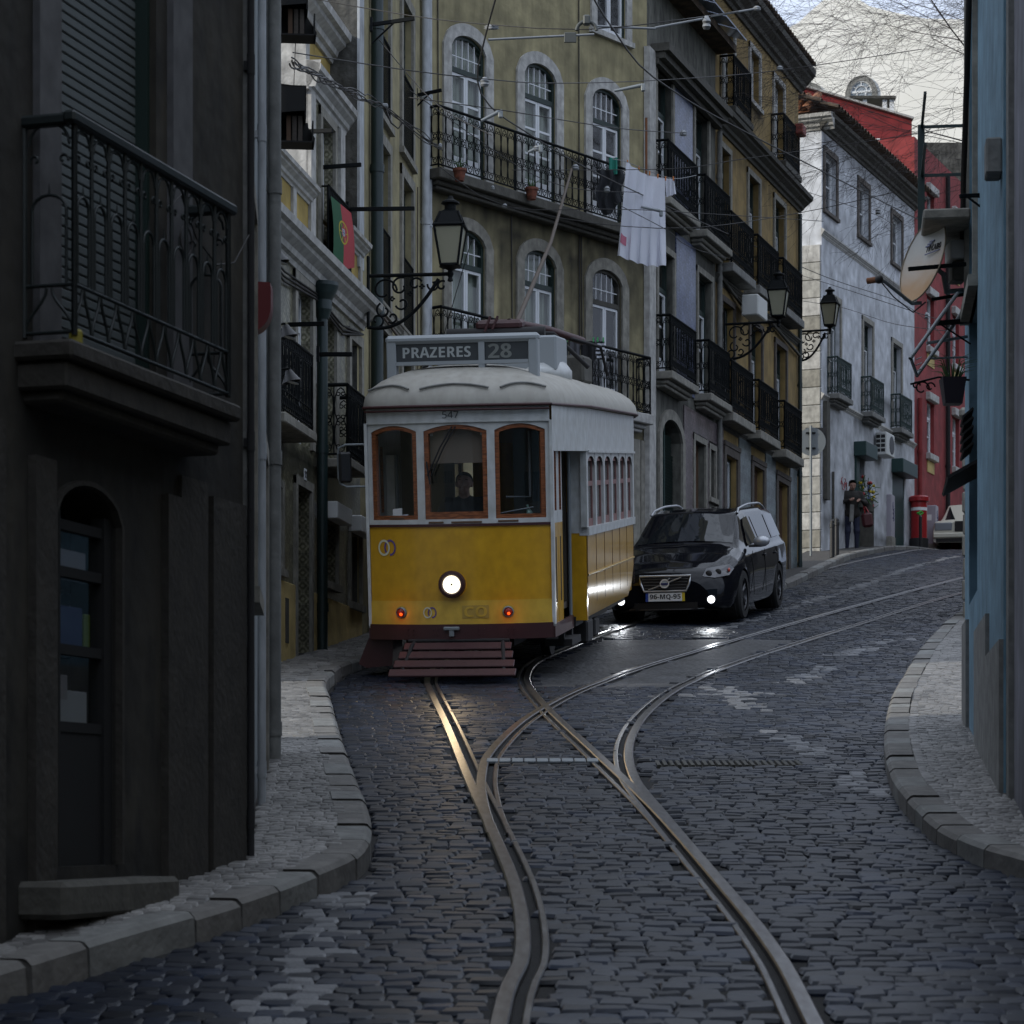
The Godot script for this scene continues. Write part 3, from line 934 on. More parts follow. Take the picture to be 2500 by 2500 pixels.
	var zb := z - (0.09 if behind != M.room else 0.3)
	if behind == M.room:
		bx(bk, o[0], o[1], o[2], o[3], zb - 0.02, zb)
		q(bk, Vector3(o[0], o[2], zb), Vector3(o[0], o[3], zb), Vector3(o[0], o[3], z - 0.04), Vector3(o[0], o[2], z - 0.04))
		q(bk, Vector3(o[1], o[2], z - 0.04), Vector3(o[1], o[3], z - 0.04), Vector3(o[1], o[3], zb), Vector3(o[1], o[2], zb))
		put("dark_room", bk, behind, win)
	else:
		var folds := 24
		for i in folds:
			var a: float = lerpf(o[0], o[1], float(i) / folds); var b: float = lerpf(o[0], o[1], float(i + 1) / folds)
			var za := zb + 0.018 * sin(i * 1.9); var zc := zb + 0.018 * sin((i + 1) * 1.9)
			q(bk, Vector3(a, o[2], za), Vector3(a, o[3], za), Vector3(b, o[3], zc), Vector3(b, o[2], zc))
		put("curtain", bk, behind, win)
	if op.has("band"):
		var bd := S()
		ringband(bd, o, op.get("band_w", 0.12), 0.0, op.get("band_z", 0.035), false)
		if op.get("sill", true): bx(bd, o[0] - op.get("band_w", 0.12) - 0.03, o[1] + op.get("band_w", 0.12) + 0.03, o[2] - 0.08, o[2] - 0.002, -0.02, op.get("band_z", 0.035) + 0.03)
		put("stone_surround", bd, op.band, win)
	return win

# a flat wrought-iron railing run; f turns (t along, h up) into a point
func scrolls(st: SurfaceTool, f: Callable, length: float, h0: float, h1: float, style: String, r := 0.006) -> void:
	var hgt := h1 - h0
	var pl := func(pts: Array, rr: float): 
		var o := []
		for p in pts: o.append(f.call(p.x, h0 + p.y))
		tube(st, o, rr, 4)
	pl.call([Vector2(0, hgt), Vector2(length, hgt)], r * 2.6)
	pl.call([Vector2(0, 0.05), Vector2(length, 0.05)], r * 1.5)
	pl.call([Vector2(0, 0), Vector2(0, hgt)], r * 1.8)
	pl.call([Vector2(length, 0), Vector2(length, hgt)], r * 1.8)
	if style == "scroll":
		var n := maxi(2, int(round(length / 0.15)))
		var w := length / n
		for i in n:
			var x0 := i * w
			var cx := x0 + w * 0.5
			if i > 0: pl.call([Vector2(x0, 0.05), Vector2(x0, hgt)], r * 0.9)
			for e in [[0.30, 0.24], [0.70, 0.24]]:       # two rounded almonds, one above the other
				var o := []
				for k in 13:
					var a := TAU * k / 12.0
					o.append(Vector2(cx + sin(a) * w * 0.46, hgt * (e[0] + 0.02) + cos(a) * hgt * e[1]))
				pl.call(o, r * 0.8)
			for e in [[0.12, 1.0], [0.52, 1.0], [0.52, -1.0], [0.92, -1.0]]:   # curls
				for sg in [-1.0, 1.0]:
					var o := []
					for k in 8:
						var a := k * 0.75
						var rr := w * 0.2 * (1.0 - k * 0.09)
						o.append(Vector2(cx + sg * (w * 0.22 + cos(a) * rr - rr * 0.4), hgt * e[0] + e[1] * sin(a) * rr + e[1] * 0.03))
					pl.call(o, r * 0.7)
	elif style == "bars":
		var n := maxi(3, int(round(length / 0.075)))
		for i in range(1, n): pl.call([Vector2(length * i / n, 0.05), Vector2(length * i / n, hgt)], r * 0.9)
		pl.call([Vector2(0, hgt * 0.86), Vector2(length, hgt * 0.86)], r)
		pl.call([Vector2(0, hgt * 0.3), Vector2(length, hgt * 0.3)], r)
		for i in n:
			var cx := length * (i + 0.5) / n
			for e in [0.93, 0.17]:
				var o := []
				for k in 9: o.append(Vector2(cx + sin(TAU * k / 8.0) * 0.026, hgt * e + cos(TAU * k / 8.0) * hgt * 0.055))
				pl.call(o, r * 0.8)
			if i % 2 == 0:
				var o := []
				for k in 11: o.append(Vector2(cx + 0.02 * sin(k * 1.3), hgt * lerpf(0.3, 0.86, k / 10.0)))
				pl.call(o, r * 0.7)
	elif style == "plain":
		var n := maxi(2, int(round(length / 0.09)))
		for i in range(1, n): pl.call([Vector2(length * i / n, 0.05), Vector2(length * i / n, hgt)], r * 0.9)
func balcony(p: Node3D, s0: float, s1: float, deep: float, h: float, rail: float, op := {}) -> Node3D:
	var t: float = op.get("thick", 0.12)
	var st := S()
	bt(st, Transform3D(Basis(), Vector3((s0 + s1) / 2, h - t / 2, deep / 2 + 0.02)), Vector3(s1 - s0 + 0.06, t, deep + 0.06), 0.012)
	if op.get("mould", true):
		bt(st, Transform3D(Basis(), Vector3((s0 + s1) / 2, h - t - 0.032, deep * 0.42)), Vector3(s1 - s0 - 0.06, 0.06, deep * 0.84), 0.015)
		bt(st, Transform3D(Basis(), Vector3((s0 + s1) / 2, h - t - 0.088, deep * 0.32)), Vector3(s1 - s0 - 0.14, 0.05, deep * 0.64), 0.012)
	var b := put("balcony", st, op.get("slab", M.stone), p)
	if op.has("label"): b.set_meta("label", op.label)
	var style: String = op.get("style", "scroll")
	var r: float = op.get("r", 0.0085)
	var im: Material = op.get("iron", M.iron)
	for run in op.get("runs", [[s0, s1]]):
		var fr := S()
		scrolls(fr, func(x, y): return Vector3(run[0] + x, y, deep), run[1] - run[0], h, h + rail, style, r)
		put("railing", fr, im, b)
	for e in [s0, s1]:
		var sd := S()
		scrolls(sd, func(x, y): return Vector3(e, y, x), deep, h, h + rail, "scroll" if style != "plain" else "plain", r)
		put("railing", sd, im, b)
	return b
func profile_run(st: SurfaceTool, s0: float, s1: float, prof: Array, ends := true) -> void:    # a horizontal moulding; prof of (z, h), from wall bottom to wall top
	for i in prof.size() - 1:
		var a: Vector2 = prof[i]; var b: Vector2 = prof[i + 1]
		q(st, Vector3(s0, a.y, a.x), Vector3(s0, b.y, b.x), Vector3(s1, b.y, b.x), Vector3(s1, a.y, a.x))
	if ends:
		for i in range(1, prof.size() - 1):
			tri(st, Vector3(s0, prof[0].y, prof[0].x), Vector3(s0, prof[i + 1].y, prof[i + 1].x), Vector3(s0, prof[i].y, prof[i].x))
			tri(st, Vector3(s1, prof[0].y, prof[0].x), Vector3(s1, prof[i].y, prof[i].x), Vector3(s1, prof[i + 1].y, prof[i + 1].x))
func cornice_prof(h: float, tall: float, out: float) -> Array:
	return [Vector2(0, h), Vector2(out * 0.12, h), Vector2(out * 0.18, h + tall * 0.16), Vector2(out * 0.34, h + tall * 0.22), Vector2(out * 0.4, h + tall * 0.4), Vector2(out * 0.7, h + tall * 0.58), Vector2(out * 0.74, h + tall * 0.7), Vector2(out * 0.95, h + tall * 0.76), Vector2(out, h + tall), Vector2(0, h + tall + 0.05)]
func tile_run(p: Node3D, s0: float, s1: float, h: float, z: float, back: float, rise: float, m: Material, w := 0.19) -> void:   # rows of half-round roof tiles running back from an eave
	var n := int((s1 - s0) / w)
	for i in n:
		var st := S()
		var c := s0 + (i + 0.5) * (s1 - s0) / n
		var rows := int(back / 0.34)
		for j in rows:
			var z0 := z - j * back / rows + 0.03; var z1 := z - (j + 1) * back / rows
			var y0 := h + rise * j / rows + 0.03; var y1 := h + rise * (j + 1) / rows
			for k in 6:
				var a := PI * k / 6.0; var b := PI * (k + 1) / 6.0
				var r0 := w * 0.43; var r1 := w * 0.37
				qn(st, [Vector3(c - cos(a) * r0, y0 + sin(a) * r0, z0), Vector3(c - cos(a) * r1, y1 + sin(a) * r1, z1), Vector3(c - cos(b) * r1, y1 + sin(b) * r1, z1), Vector3(c - cos(b) * r0, y0 + sin(b) * r0, z0)], [Vector3(-cos(a), sin(a), 0), Vector3(-cos(a), sin(a), 0), Vector3(-cos(b), sin(b), 0), Vector3(-cos(b), sin(b), 0)])
			q(st, Vector3(c + w * 0.4, y0 - 0.02, z0), Vector3(c + w * 0.4, y1 - 0.02, z1), Vector3(c + w * 0.6, y1 - 0.02, z1), Vector3(c + w * 0.6, y0 - 0.02, z0))
		put("roof_tile", st, m, p)
func drain_pipe(p: Node3D, s: float, h0: float, h1: float, r: float, m: Material, z := 0.0) -> void:
	var st := S()
	var zz := z + r + 0.015
	rod(st, Vector3(s, h0, zz), Vector3(s, h1, zz), r, 14)
	var h := h0 + 0.6
	while h < h1:
		rod(st, Vector3(s, h, zz), Vector3(s, h + 0.09, zz), r * 1.16, 14)
		bx(st, s - 0.012, s + 0.012, h + 0.02, h + 0.06, 0.0, zz)
		h += 1.7
	put("drain_pipe", st, m, p)
func stains(base: Color, amt: float, sd: float, drips: Array) -> Callable:    # drips: [s0, s1, top, length] black run-off below ledges
	return func(s: float, h: float) -> Color:
		var k := 1.0
		for d in drips:
			if s > d[0] and s < d[1] and h < d[2]:
				var t: float = (d[2] - h) / (d[3] * (0.5 + 0.9 * absf(n1.get_noise_2d(s * 5.0 + sd, sd))))
				if t < 1.0: k = minf(k, lerpf(0.12, 1.0, clampf(pow(t, 0.7) + 0.35 * n2.get_noise_2d(s * 1.2, h * 0.5 + sd), 0, 1)))
		var g := clampf(1.0 - amt * (0.45 + 0.9 * n1.get_noise_2d(s * 1.1 + sd, h * 0.5)), 0.25, 1.1)
		return base * k * g

# ---------- the buildings ----------
func building_arched() -> void:
	var b := facade("ochre_building", "stained yellow-ochre corner house with arched windows, behind the tram", -1.22, 35.0, 2.05, 39.2)
	var holes := []
	for r in [[6.08, 8.11], [3.35, 5.43]]:
		for s in [[0.6, 1.36], [2.24, 3.0], [3.88, 4.64]]: holes.append([s[0], s[1], r[0], r[1], 0.19])
	var top := [[4.0, 4.75, 8.95, 10.9, 0.0], [0.7, 1.4, 9.5, 11.2, 0.19]]
	var low := [[2.5, 3.4, 0.2, 2.7, 0.25], [3.7, 4.2, 0.5, 2.6, 0.0]]
	var st := S()
	wall(st, 0, 5.32, -0.6, 12.6, holes + top + low, 0.11, stains(Color.WHITE, 0.3, 3.0, [[0.0, 4.8, 5.95, 2.3], [1.4, 2.2, 6.75, 0.9], [3.0, 3.85, 6.9, 1.0], [1.7, 2.3, 5.6, 3.6], [3.35, 3.75, 5.5, 3.2], [4.7, 5.3, 6.1, 4.0], [0.0, 5.3, 3.2, 1.6]]), 0.07)
	put("wall", st, M.plaster_ochre, b)
	shell(b, 0, 5.32, -0.6, 12.6, 5.0, M.plaster_ochre)
	for i in holes.size():
		var h: Array = holes[i]
		var frames: Material = M.green_frame if i != 5 else M.stone_dark
		window(b, h, {"casing": frames, "sash": M.white_frame, "transom": h[3] - 0.5, "fan": [5, 2], "z": -0.05, "rows": 3 if i < 3 else 2, "panel": 0.3, "behind": M.curtain if i in [0, 1, 3, 4] else M.room, "band": M.stone_white if i < 3 else M.stone, "band_w": 0.17, "sill": false})
	for h in top: window(b, h, {"casing": M.green_frame, "sash": M.white_frame, "band": M.stone_white, "band_w": 0.14, "rows": 2, "z": -0.05})
	for h in low: window(b, h, {"casing": M.green_frame, "band": M.stone, "band_w": 0.13, "rows": 1, "panel": 0.8, "whole_glass": true, "sill": false})
	balcony(b, 0.05, 4.72, 0.25, 6.08, 0.84, {"runs": [[0.05, 1.72], [1.75, 3.38], [3.41, 4.72]], "slab": M.stone_dark, "thick": 0.14})
	balcony(b, 0.1, 5.05, 0.25, 3.35, 0.86, {"runs": [[0.1, 1.7], [1.73, 3.4], [3.43, 5.05]], "slab": M.stone_white, "thick": 0.15})
	drain_pipe(b, 0.06, 3.0, 12.4, 0.05, M.pipe_white)
	var pil := S()
	bx(pil, 4.86, 5.08, -0.5, 3.0, 0, 0.05); bx(pil, 5.13, 5.31, -0.5, 3.0, 0, 0.03)
	put("pilaster", pil, M.stone, b)
	var rust := S()
	rod(rust, Vector3(5.26, 6.5, 0.04), Vector3(5.26, 7.9, 0.04), 0.035, 8)
	put("rusty_pipe", rust, M.rust, b)
	var ca := S()
	for e in [[3.55, 12.0, 3.35], [3.62, 6.0, 3.4], [1.95, 6.0, 3.4], [0.3, 12.0, 6.1]]: rod(ca, Vector3(e[0], e[1], 0.015), Vector3(e[0] + 0.03, e[2], 0.015), 0.009, 5)
	put("cable_run", ca, M.cable, b)

func building_narrow_ochre() -> void:
	var b := facade("narrow_ochre_house", "narrow pale ochre house with green-framed windows and a tall dark green drain pipe", -1.8, 30.0, -1.22, 35.0)
	var holes := []
	for r in [[4.24, 6.25], [6.6, 8.55], [9.0, 10.9], [1.9, 3.98]]:
		for s in [[1.3, 2.2], [3.25, 4.08]]: holes.append([s[0], s[1], r[0], r[1], 0.0])
	var st := S()
	wall(st, 0, 5.02, -0.5, 12.5, holes, 0.2, stains(Color.WHITE, 0.22, 8.0, [[1.0, 2.6, 4.1, 0.9], [2.9, 4.5, 4.2, 0.9], [1.0, 2.6, 6.45, 0.7]]), 0.2)
	put("wall", st, M.plaster_ochre, b)
	shell(b, 0, 5.02, -0.5, 12.5, 4.0, M.plaster_cement)
	for i in holes.size():
		var h: Array = holes[i]
		var w := window(b, h, {"casing": M.green_frame, "sash": M.white_frame, "transom": h[3] - 0.5, "fan": [2, 1], "rows": 2, "band": M.stone, "band_w": 0.14, "whole_glass": true, "behind": M.curtain_dim if i % 3 else M.room, "z": -0.11})
		if i < 4:
			var r := S()
			scrolls(r, func(x, y): return Vector3(h[0] + x, y, 0.02), h[1] - h[0], h[2] + 0.02, h[2] + 0.98, "plain", 0.007)
			put("railing", r, M.iron, w)
	drain_pipe(b, 0.86, 0.0, 12.3, 0.075, M.pipe_green)
	drain_pipe(b, 4.9, 2.0, 12.3, 0.055, M.pipe_white)
	var ws := S()
	bx(ws, 0.0, 0.3, 4.4, 12.5, 0.0, 0.03)
	put("corner_strip", ws, M.pipe_white, b)
	var m := S()
	profile_run(m, 1.0, 4.7, cornice_prof(3.98 + 0.16, 0.14, 0.08))
	put("string_course", m, M.stone, b)
	var ca := S()
	tube(ca, [Vector3(0.9, 4.35, 0.05), Vector3(1.2, 4.1, 0.06), Vector3(3.0, 4.05, 0.06), Vector3(4.7, 4.15, 0.05)], 0.018, 5)
	tube(ca, [Vector3(4.45, 6.4, 0.03), Vector3(4.42, 5.0, 0.03), Vector3(4.5, 3.0, 0.03)], 0.009, 5)
	put("cable_run", ca, M.cable_tan, b)

func building_tiled() -> void:
	var b := facade("tiled_house", "three-storey house with greenish glazed wall tiles, white cornices and yellow plinth beside the tram", -2.42, 25.8, -1.8, 30.0)
	var g := [[1.1, 1.75, -0.2, 2.05, 0.0], [-0.15, 0.42, 1.1, 1.92, 0.0], [2.5, 3.06, 1.17, 1.84, 0.0], [3.8, 4.36, 1.05, 1.84, 0.0]]
	var f := [[-0.45, 0.2, 2.5, 4.12, 0.0], [1.1, 1.8, 2.5, 4.15, 0.0], [2.42, 3.0, 2.5, 4.08, 0.0], [3.8, 4.36, 2.7, 4.06, 0.0]]
	var st := S()
	wall(st, -2.6, 4.42, -0.8, 4.35, g + f, 0.3, stains(Color.WHITE, 0.12, 5.0, [[-0.8, 4.3, 2.35, 0.5], [-2, 4.4, 4.35, 0.3]]), 0.2)
	M.azulejo_green.vertex_color_use_as_albedo = true
	put("tiled_wall", st, M.azulejo_green, b)
	shell(b, -2.6, 4.42, -0.8, 4.9, 4.0, M.plaster_grey)
	var pl := S()
	for e in [[-2.6, 1.02], [1.84, 4.42]]: bt(pl, Transform3D(Basis(), Vector3((e[0] + e[1]) / 2, 0.12, 0.0)), Vector3(e[1] - e[0], 1.74, 0.05), 0.008)
	var plinth := put("plinth", pl, M.plinth_yellow, b)
	var vent := S()
	bx(vent, 0.55, 0.68, 0.36, 0.82, 0.02, 0.035)
	put("vent_cover", vent, M.stone_dark, plinth)
	window(b, g[0], {"called": "door", "casing": M.stone_grey, "sash": M.green_door, "rows": 1, "panel": 1.5, "leaves": 1, "z": -0.17, "whole_glass": true, "band": M.stone, "band_w": 0.09, "sill": false})
	var num := S()
	bx(num, 1.36, 1.46, 2.13, 2.25, 0.032, 0.042)
	var np := put("number_plate", num, M.white_frame, b)
	text("house_number", "11", 0.075, Transform3D(Basis(), Vector3(1.41, 2.19, 0.044)), M.dark, np)
	window(b, g[1], {"casing": M.wood_old, "rows": 1, "leaves": 1, "band": M.stone, "band_w": 0.08, "whole_glass": true})
	for h in [g[2], g[3]]:
		var w := window(b, h, {"casing": M.white_frame, "rows": 1, "band": M.stone, "band_w": 0.07, "whole_glass": true})
		var sb := S()
		bt(sb, Transform3D(Basis(), Vector3((h[0] + h[1]) / 2 + 0.05, h[3] + 0.1, 0.08)), Vector3(h[1] - h[0] + 0.22, 0.19, 0.16), 0.012)
		put("shutter_box", sb, M.white_paint, w)
	var sh := S()
	for k in 17: bt(sh, Transform3D(Basis(Vector3.RIGHT, 0.4), Vector3(3.9, 1.12 + k * 0.042, -0.06)), Vector3(0.16, 0.034, 0.01))
	put("shutter", sh, M.white_frame, b)
	for h in f: window(b, h, {"casing": M.white_frame, "rows": 3, "transom": h[3] - 0.38, "fan": [2, 1], "band": M.stone, "band_w": 0.12, "sill": false, "whole_glass": true})
	balcony(b, -0.78, 0.56, 0.3, 2.5, 0.78, {"style": "bars", "mould": false, "thick": 0.1})
	balcony(b, 2.3, 3.15, 0.3, 2.48, 0.8, {"style": "bars", "mould": false, "thick": 0.1})
	var co := S()
	profile_run(co, -2.6, 4.5, cornice_prof(4.28, 0.3, 0.26))
	put("cornice", co, M.stone_white, b)
	# yellow second storey with its own cornice, tiled dormer, and a yellow tier behind
	var y := S()
	wall(y, -2.6, 4.42, 4.5, 5.12, [[1.72, 3.42, 4.5, 5.12, 0.0]], 0.4, stains(Color.WHITE, 0.1, 1.0, []), 0.05)
	put("upper_wall", y, M.plaster_yellow, b)
	var c2 := S()
	profile_run(c2, -2.6, 1.72, cornice_prof(5.1, 0.17, 0.14))
	profile_run(c2, 3.42, 4.46, cornice_prof(5.1, 0.17, 0.14))
	for e in [[0.9, 1.05], [1.87, 2.0], [3.44, 3.6], [4.3, 4.42]]:
		if e[0] != 1.87: bx(c2, e[0], e[1], 4.56, 5.1, 0.0, 0.03)
	put("cornice", c2, M.stone_white, b)
	var dw := [2.28, 2.92, 4.66, 6.2, 0.0]
	var ds := S()
	ds.set_color(Color.WHITE)
	wall(ds, 1.74, 3.4, 4.5, 6.4, [dw], 0.3, null, 0.2)
	var dormer := put("dormer", ds, M.azulejo_green, b)
	window(b, dw, {"casing": M.white_frame, "rows": 3, "band": M.stone, "band_w": 0.1, "whole_glass": true, "sill": false})
	var dc := S()
	dc.set_color(Color.WHITE)
	profile_run(dc, 1.62, 3.54, cornice_prof(6.32, 0.26, 0.16))
	bx(dc, 1.7, 1.93, 4.5, 6.32, -0.02, 0.035); bx(dc, 3.2, 3.43, 4.5, 6.32, -0.02, 0.035)
	q(dc, Vector3(1.7, 4.5, -2.5), Vector3(1.7, 6.5, -2.5), Vector3(1.7, 6.5, 0), Vector3(1.7, 4.5, 0))
	q(dc, Vector3(1.62, 6.62, -2.5), Vector3(1.62, 6.62, 0.16), Vector3(1.62, 6.34, 0.1), Vector3(1.62, 6.34, -2.5))
	q(dc, Vector3(1.62, 6.62, 0.1), Vector3(1.62, 6.62, -2.5), Vector3(3.54, 6.62, -2.5), Vector3(3.54, 6.62, 0.1))
	put("dormer_trim", dc, M.stone_white, dormer)
	var r := S()
	scrolls(r, func(x, yy): return Vector3(2.2 + x, yy, 0.11), 1.14, 4.62, 5.42, "bars", 0.009)
	for e in [2.2, 3.34]: rod(r, Vector3(e, 5.42, 0), Vector3(e, 5.42, 0.11), 0.012)
	put("railing", r, M.iron, dormer)
	var t2 := S()
	t2.set_color(Color.WHITE)
	bx(t2, 3.0, 4.5, 5.0, 7.4, -2.6, -0.32)
	put("rear_tier", t2, M.plaster_yellow, b)
	var t3 := S()
	bx(t3, 2.86, 3.05, 5.0, 7.4, -2.0, -0.29); bx(t3, 4.4, 4.56, 5.0, 7.4, -2.0, -0.29)
	var pr := []
	for v in cornice_prof(7.35, 0.32, 0.26): pr.append(Vector2(v.x - 0.32, v.y))
	profile_run(t3, 2.3, 4.66, pr)
	put("rear_cornice", t3, M.stone_white, b)
	drain_pipe(b, 2.06, 0.2, 4.2, 0.06, M.pipe_green)
	var hop := S()
	lathe(hop, [Vector2(0.065, 3.95), Vector2(0.08, 4.0), Vector2(0.1, 4.05), Vector2(0.1, 4.15), Vector2(0.14, 4.22), Vector2(0.17, 4.3), Vector2(0.17, 4.34)], 14, Transform3D(Basis(), Vector3(2.06, 0, 0.08)))
	put("rain_hopper", hop, M.pipe_green, b)
	var ca := S()
	for k in 3: tube(ca, [Vector3(-1.4, 4.24 - k * 0.04, 0.04), Vector3(0.4, 4.12 - k * 0.05, 0.05), Vector3(1.9, 4.2 - k * 0.03, 0.04), Vector3(3.2, 4.1 - k * 0.05, 0.05), Vector3(4.4, 4.22, 0.04)], 0.014, 4)
	put("cable_run", ca, M.cable, b)

func building_dark_left() -> void:
	var b := facade("soot_dark_house", "soot-darkened house at the near left with roller shutter, iron balcony and arched shop door", -1.87, 9.4, -1.22, 11.6)
	var win := [0.45, 1.38, 2.33, 4.6, 0.0]
	var door := [0.42, 0.99, 0.36, 1.84, 0.13]
	var st := S()
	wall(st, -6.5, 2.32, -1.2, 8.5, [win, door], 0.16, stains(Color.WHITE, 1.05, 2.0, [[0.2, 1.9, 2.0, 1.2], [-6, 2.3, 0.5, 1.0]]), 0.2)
	put("wall", st, M.plaster_soot, b)
	shell(b, -6.5, 2.32, -1.2, 8.5, 4.0, M.plaster_soot)
	var pil := S()
	for e in [[-0.35, 0.02, 2.0], [0.23, 0.4, 1.9], [1.43, 1.58, 1.9], [1.6, 1.88, 2.0]]: bx(pil, e[0], e[1], -0.6, e[2], 0.0, 0.035 if e[1] - e[0] < 0.2 else 0.02)
	bx(pil, 1.93, 2.3, -0.4, 1.95, 0.0, 0.025)
	ringband(pil, door, 0.02, 0.0, 0.03)
	put("door_pilaster", pil, M.soot_stone, b)
	var jamb := S()
	for e in [[0.27, 0.45], [1.49, 1.69]]: bx(jamb, e[0], e[1], 2.33, 4.7, 0.0, 0.03)
	put("window_jamb", jamb, M.stone_grey if false else mottle(mat("jamb_stone", L(0.11, 0.11, 0.115), 0.85), M.stone.albedo_texture, Vector3(1, 1, 1)), b)
	var shut := part("roller_shutter", b)
	var slat_m := mat("shutter_slat", L(0.095, 0.11, 0.112), 0.55)
	var slat := S()
	bt(slat, Transform3D(Basis(), Vector3.ZERO), Vector3(0.92, 0.036, 0.014), 0.005)
	var sm := slat.commit()
	for k in 56:
		var o := put("slat", sm, slat_m, shut)
		o.position = Vector3(0.912, 2.36 + k * 0.04, -0.09)
	var guide := S()
	bx(guide, 1.355, 1.42, 2.33, 4.6, -0.12, -0.03)
	put("guide_rail", guide, M.green_frame, shut)
	# balcony with gothic railing
	var sl := S()
	bt(sl, Transform3D(Basis(), Vector3(0.93, 2.27, 0.1)), Vector3(1.62, 0.07, 0.27), 0.012)
	bt(sl, Transform3D(Basis(), Vector3(0.93, 2.18, 0.09)), Vector3(1.56, 0.1, 0.22), 0.01)
	bt(sl, Transform3D(Basis(), Vector3(0.93, 2.11, 0.075)), Vector3(1.48, 0.05, 0.17), 0.012)
	var bal := put("balcony", sl, M.soot_stone, b)
	var h0 := 2.36
	var ir := mat("iron_paint_dark", L(0.007, 0.012, 0.012), 0.5)
	var runs := [[Vector3(0.2, 0, 0.205), Vector3(1, 0, 0), 1.46], [Vector3(0.2, 0, 0.0), Vector3(0, 0, 1), 0.205], [Vector3(1.66, 0, 0.0), Vector3(0, 0, 1), 0.205]]
	var hr := S()
	bt(hr, Transform3D(Basis(), Vector3(0.93, 3.13, 0.205)), Vector3(1.56, 0.045, 0.05), 0.01)
	for e in [0.2, 1.66]: bt(hr, Transform3D(Basis(), Vector3(e, 3.13, 0.09)), Vector3(0.045, 0.045, 0.2), 0.01)
	put("handrail", hr, ir, bal)
	for run in runs:
		var o: Vector3 = run[0]; var dx: Vector3 = run[1]; var ln: float = run[2]
		var up := Vector3.UP
		var lo := S()
		for h in [2.345, 2.52]: rod(lo, o + up * h, o + dx * ln + up * h, 0.008, 5)
		for e in [0.0, ln]: rod(lo, o + dx * e + up * 2.33, o + dx * e + up * 3.13, 0.013, 6)
		put("bottom_rail", lo, ir, bal)
		var n := maxi(1, int(round(ln / 0.15)))
		for i in n:
			var c := o + dx * (ln * (i + 0.5) / n)
			var w := ln / n
			var st2 := S()
			if i > 0: rod(st2, o + dx * (ln * i / n) + up * 2.52, o + dx * (ln * i / n) + up * 3.11, 0.0085, 5)
			var arch := [c - dx * w * 0.34 + up * 2.52, c - dx * w * 0.34 + up * 2.8]
			for k in 9:
				var a := PI - PI * k / 8.0
				arch.append(c + dx * cos(a) * w * 0.34 + up * (2.8 + sin(a) * 0.055))
			arch.append(c + dx * w * 0.34 + up * 2.52)
			tube(st2, arch, 0.0065, 5)
			rod(st2, c + up * 2.855, c + up * 2.9, 0.006, 4, 0.001)
			tube(st2, arcpts(c + up * 3.04, dx, up, w * 0.4, PI, 0, 8), 0.006, 4)
			for sg in [-1.0, 1.0]:
				tube(st2, arcpts(c + dx * sg * w * 0.28 + up * 2.985, dx * sg, up, 0.022, -0.4, 4.6, 9, 0.006), 0.0055, 4)
				var ww := []
				for k in 7: ww.append(c + dx * sg * w * (0.05 + 0.42 * (0.5 - 0.5 * cos(PI * k / 6.0))) + up * (2.51 - 0.155 * k / 6.0))
				tube(st2, ww, 0.0065, 4)
			put("lattice_panel", st2, ir, bal)
	# shop door
	var dp := part("door", b)
	var fr := S()
	var z := -0.045
	for e in [[0.42, 0.5], [0.915, 0.99], [0.515, 0.53]]: bx(fr, e[0], e[1], 0.36, 1.74, z - 0.03, z + 0.03)
	bx(fr, 0.5, 0.915, 0.36, 0.9, z - 0.02, z + 0.015)
	for h in [0.9, 1.2, 1.5, 1.68]: bx(fr, 0.5, 0.92, h - 0.02, h + 0.02, z - 0.02, z + 0.02)
	put("door_frame", fr, M.shop_dark, dp)
	for e in [[0.92, 1.18], [1.22, 1.48], [1.52, 1.66]]:
		var g := S()
		q(g, Vector3(0.53, e[0], z), Vector3(0.53, e[1], z), Vector3(0.915, e[1], z), Vector3(0.915, e[0], z))
		put("pane", g, M.glass, dp)
	var rm := S()
	bx(rm, 0.3, 1.1, 0.3, 1.9, -1.0, -0.98)
	for h in [0.9, 1.2, 1.46]: bx(rm, 0.42, 0.99, h - 0.01, h + 0.01, -0.42, -0.2)
	put("shelf", rm, M.shop_dark, dp)
	for e in [[0.56, 0.91, 0.3, 0.13, L(0.2, 0.22, 0.23)], [0.62, 1.21, 0.2, 0.16, L(0.02, 0.03, 0.09)], [0.84, 1.22, 0.05, 0.13, L(0.08, 0.12, 0.01)], [0.6, 1.47, 0.25, 0.12, L(0.16, 0.17, 0.2)], [0.55, 1.0, 0.14, 0.1, L(0.15, 0.15, 0.16)]]:
		var k := S()
		bt(k, Transform3D(Basis(), Vector3(e[0] + e[2] / 2, e[1] + e[3] / 2 + 0.005, -0.07)), Vector3(e[2], e[3], 0.012), 0.003)
		var goods := mat("goods", e[4], 0.6)
		put("notice", k, goods, dp)
	var step := S()
	bt(step, Transform3D(Basis(), Vector3(0.68, 0.24, 0.06)), Vector3(1.05, 0.14, 0.26), 0.02)
	put("doorstep", step, M.stone_dark, b)
	drain_pipe(b, 2.34, -0.1, 8.4, 0.016, M.dark)
	var ca := S()
	tube(ca, [Vector3(1.43, 3.1, 0.05), Vector3(1.5, 3.16, 0.06), Vector3(1.68, 3.02, 0.05), Vector3(1.9, 2.95, 0.05), Vector3(2.1, 3.0, 0.05), Vector3(2.27, 3.16, 0.05)], 0.004, 4)
	tube(ca, arcpts(Vector3(1.55, 2.98, 0.06), Vector3.RIGHT, Vector3.UP, 0.06, 0, TAU, 14), 0.004, 4)
	tube(ca, [Vector3(1.9, 2.95, 0.04), Vector3(1.9, 2.2, 0.04)], 0.004, 4)
	put("cable_run", ca, M.cable, b)

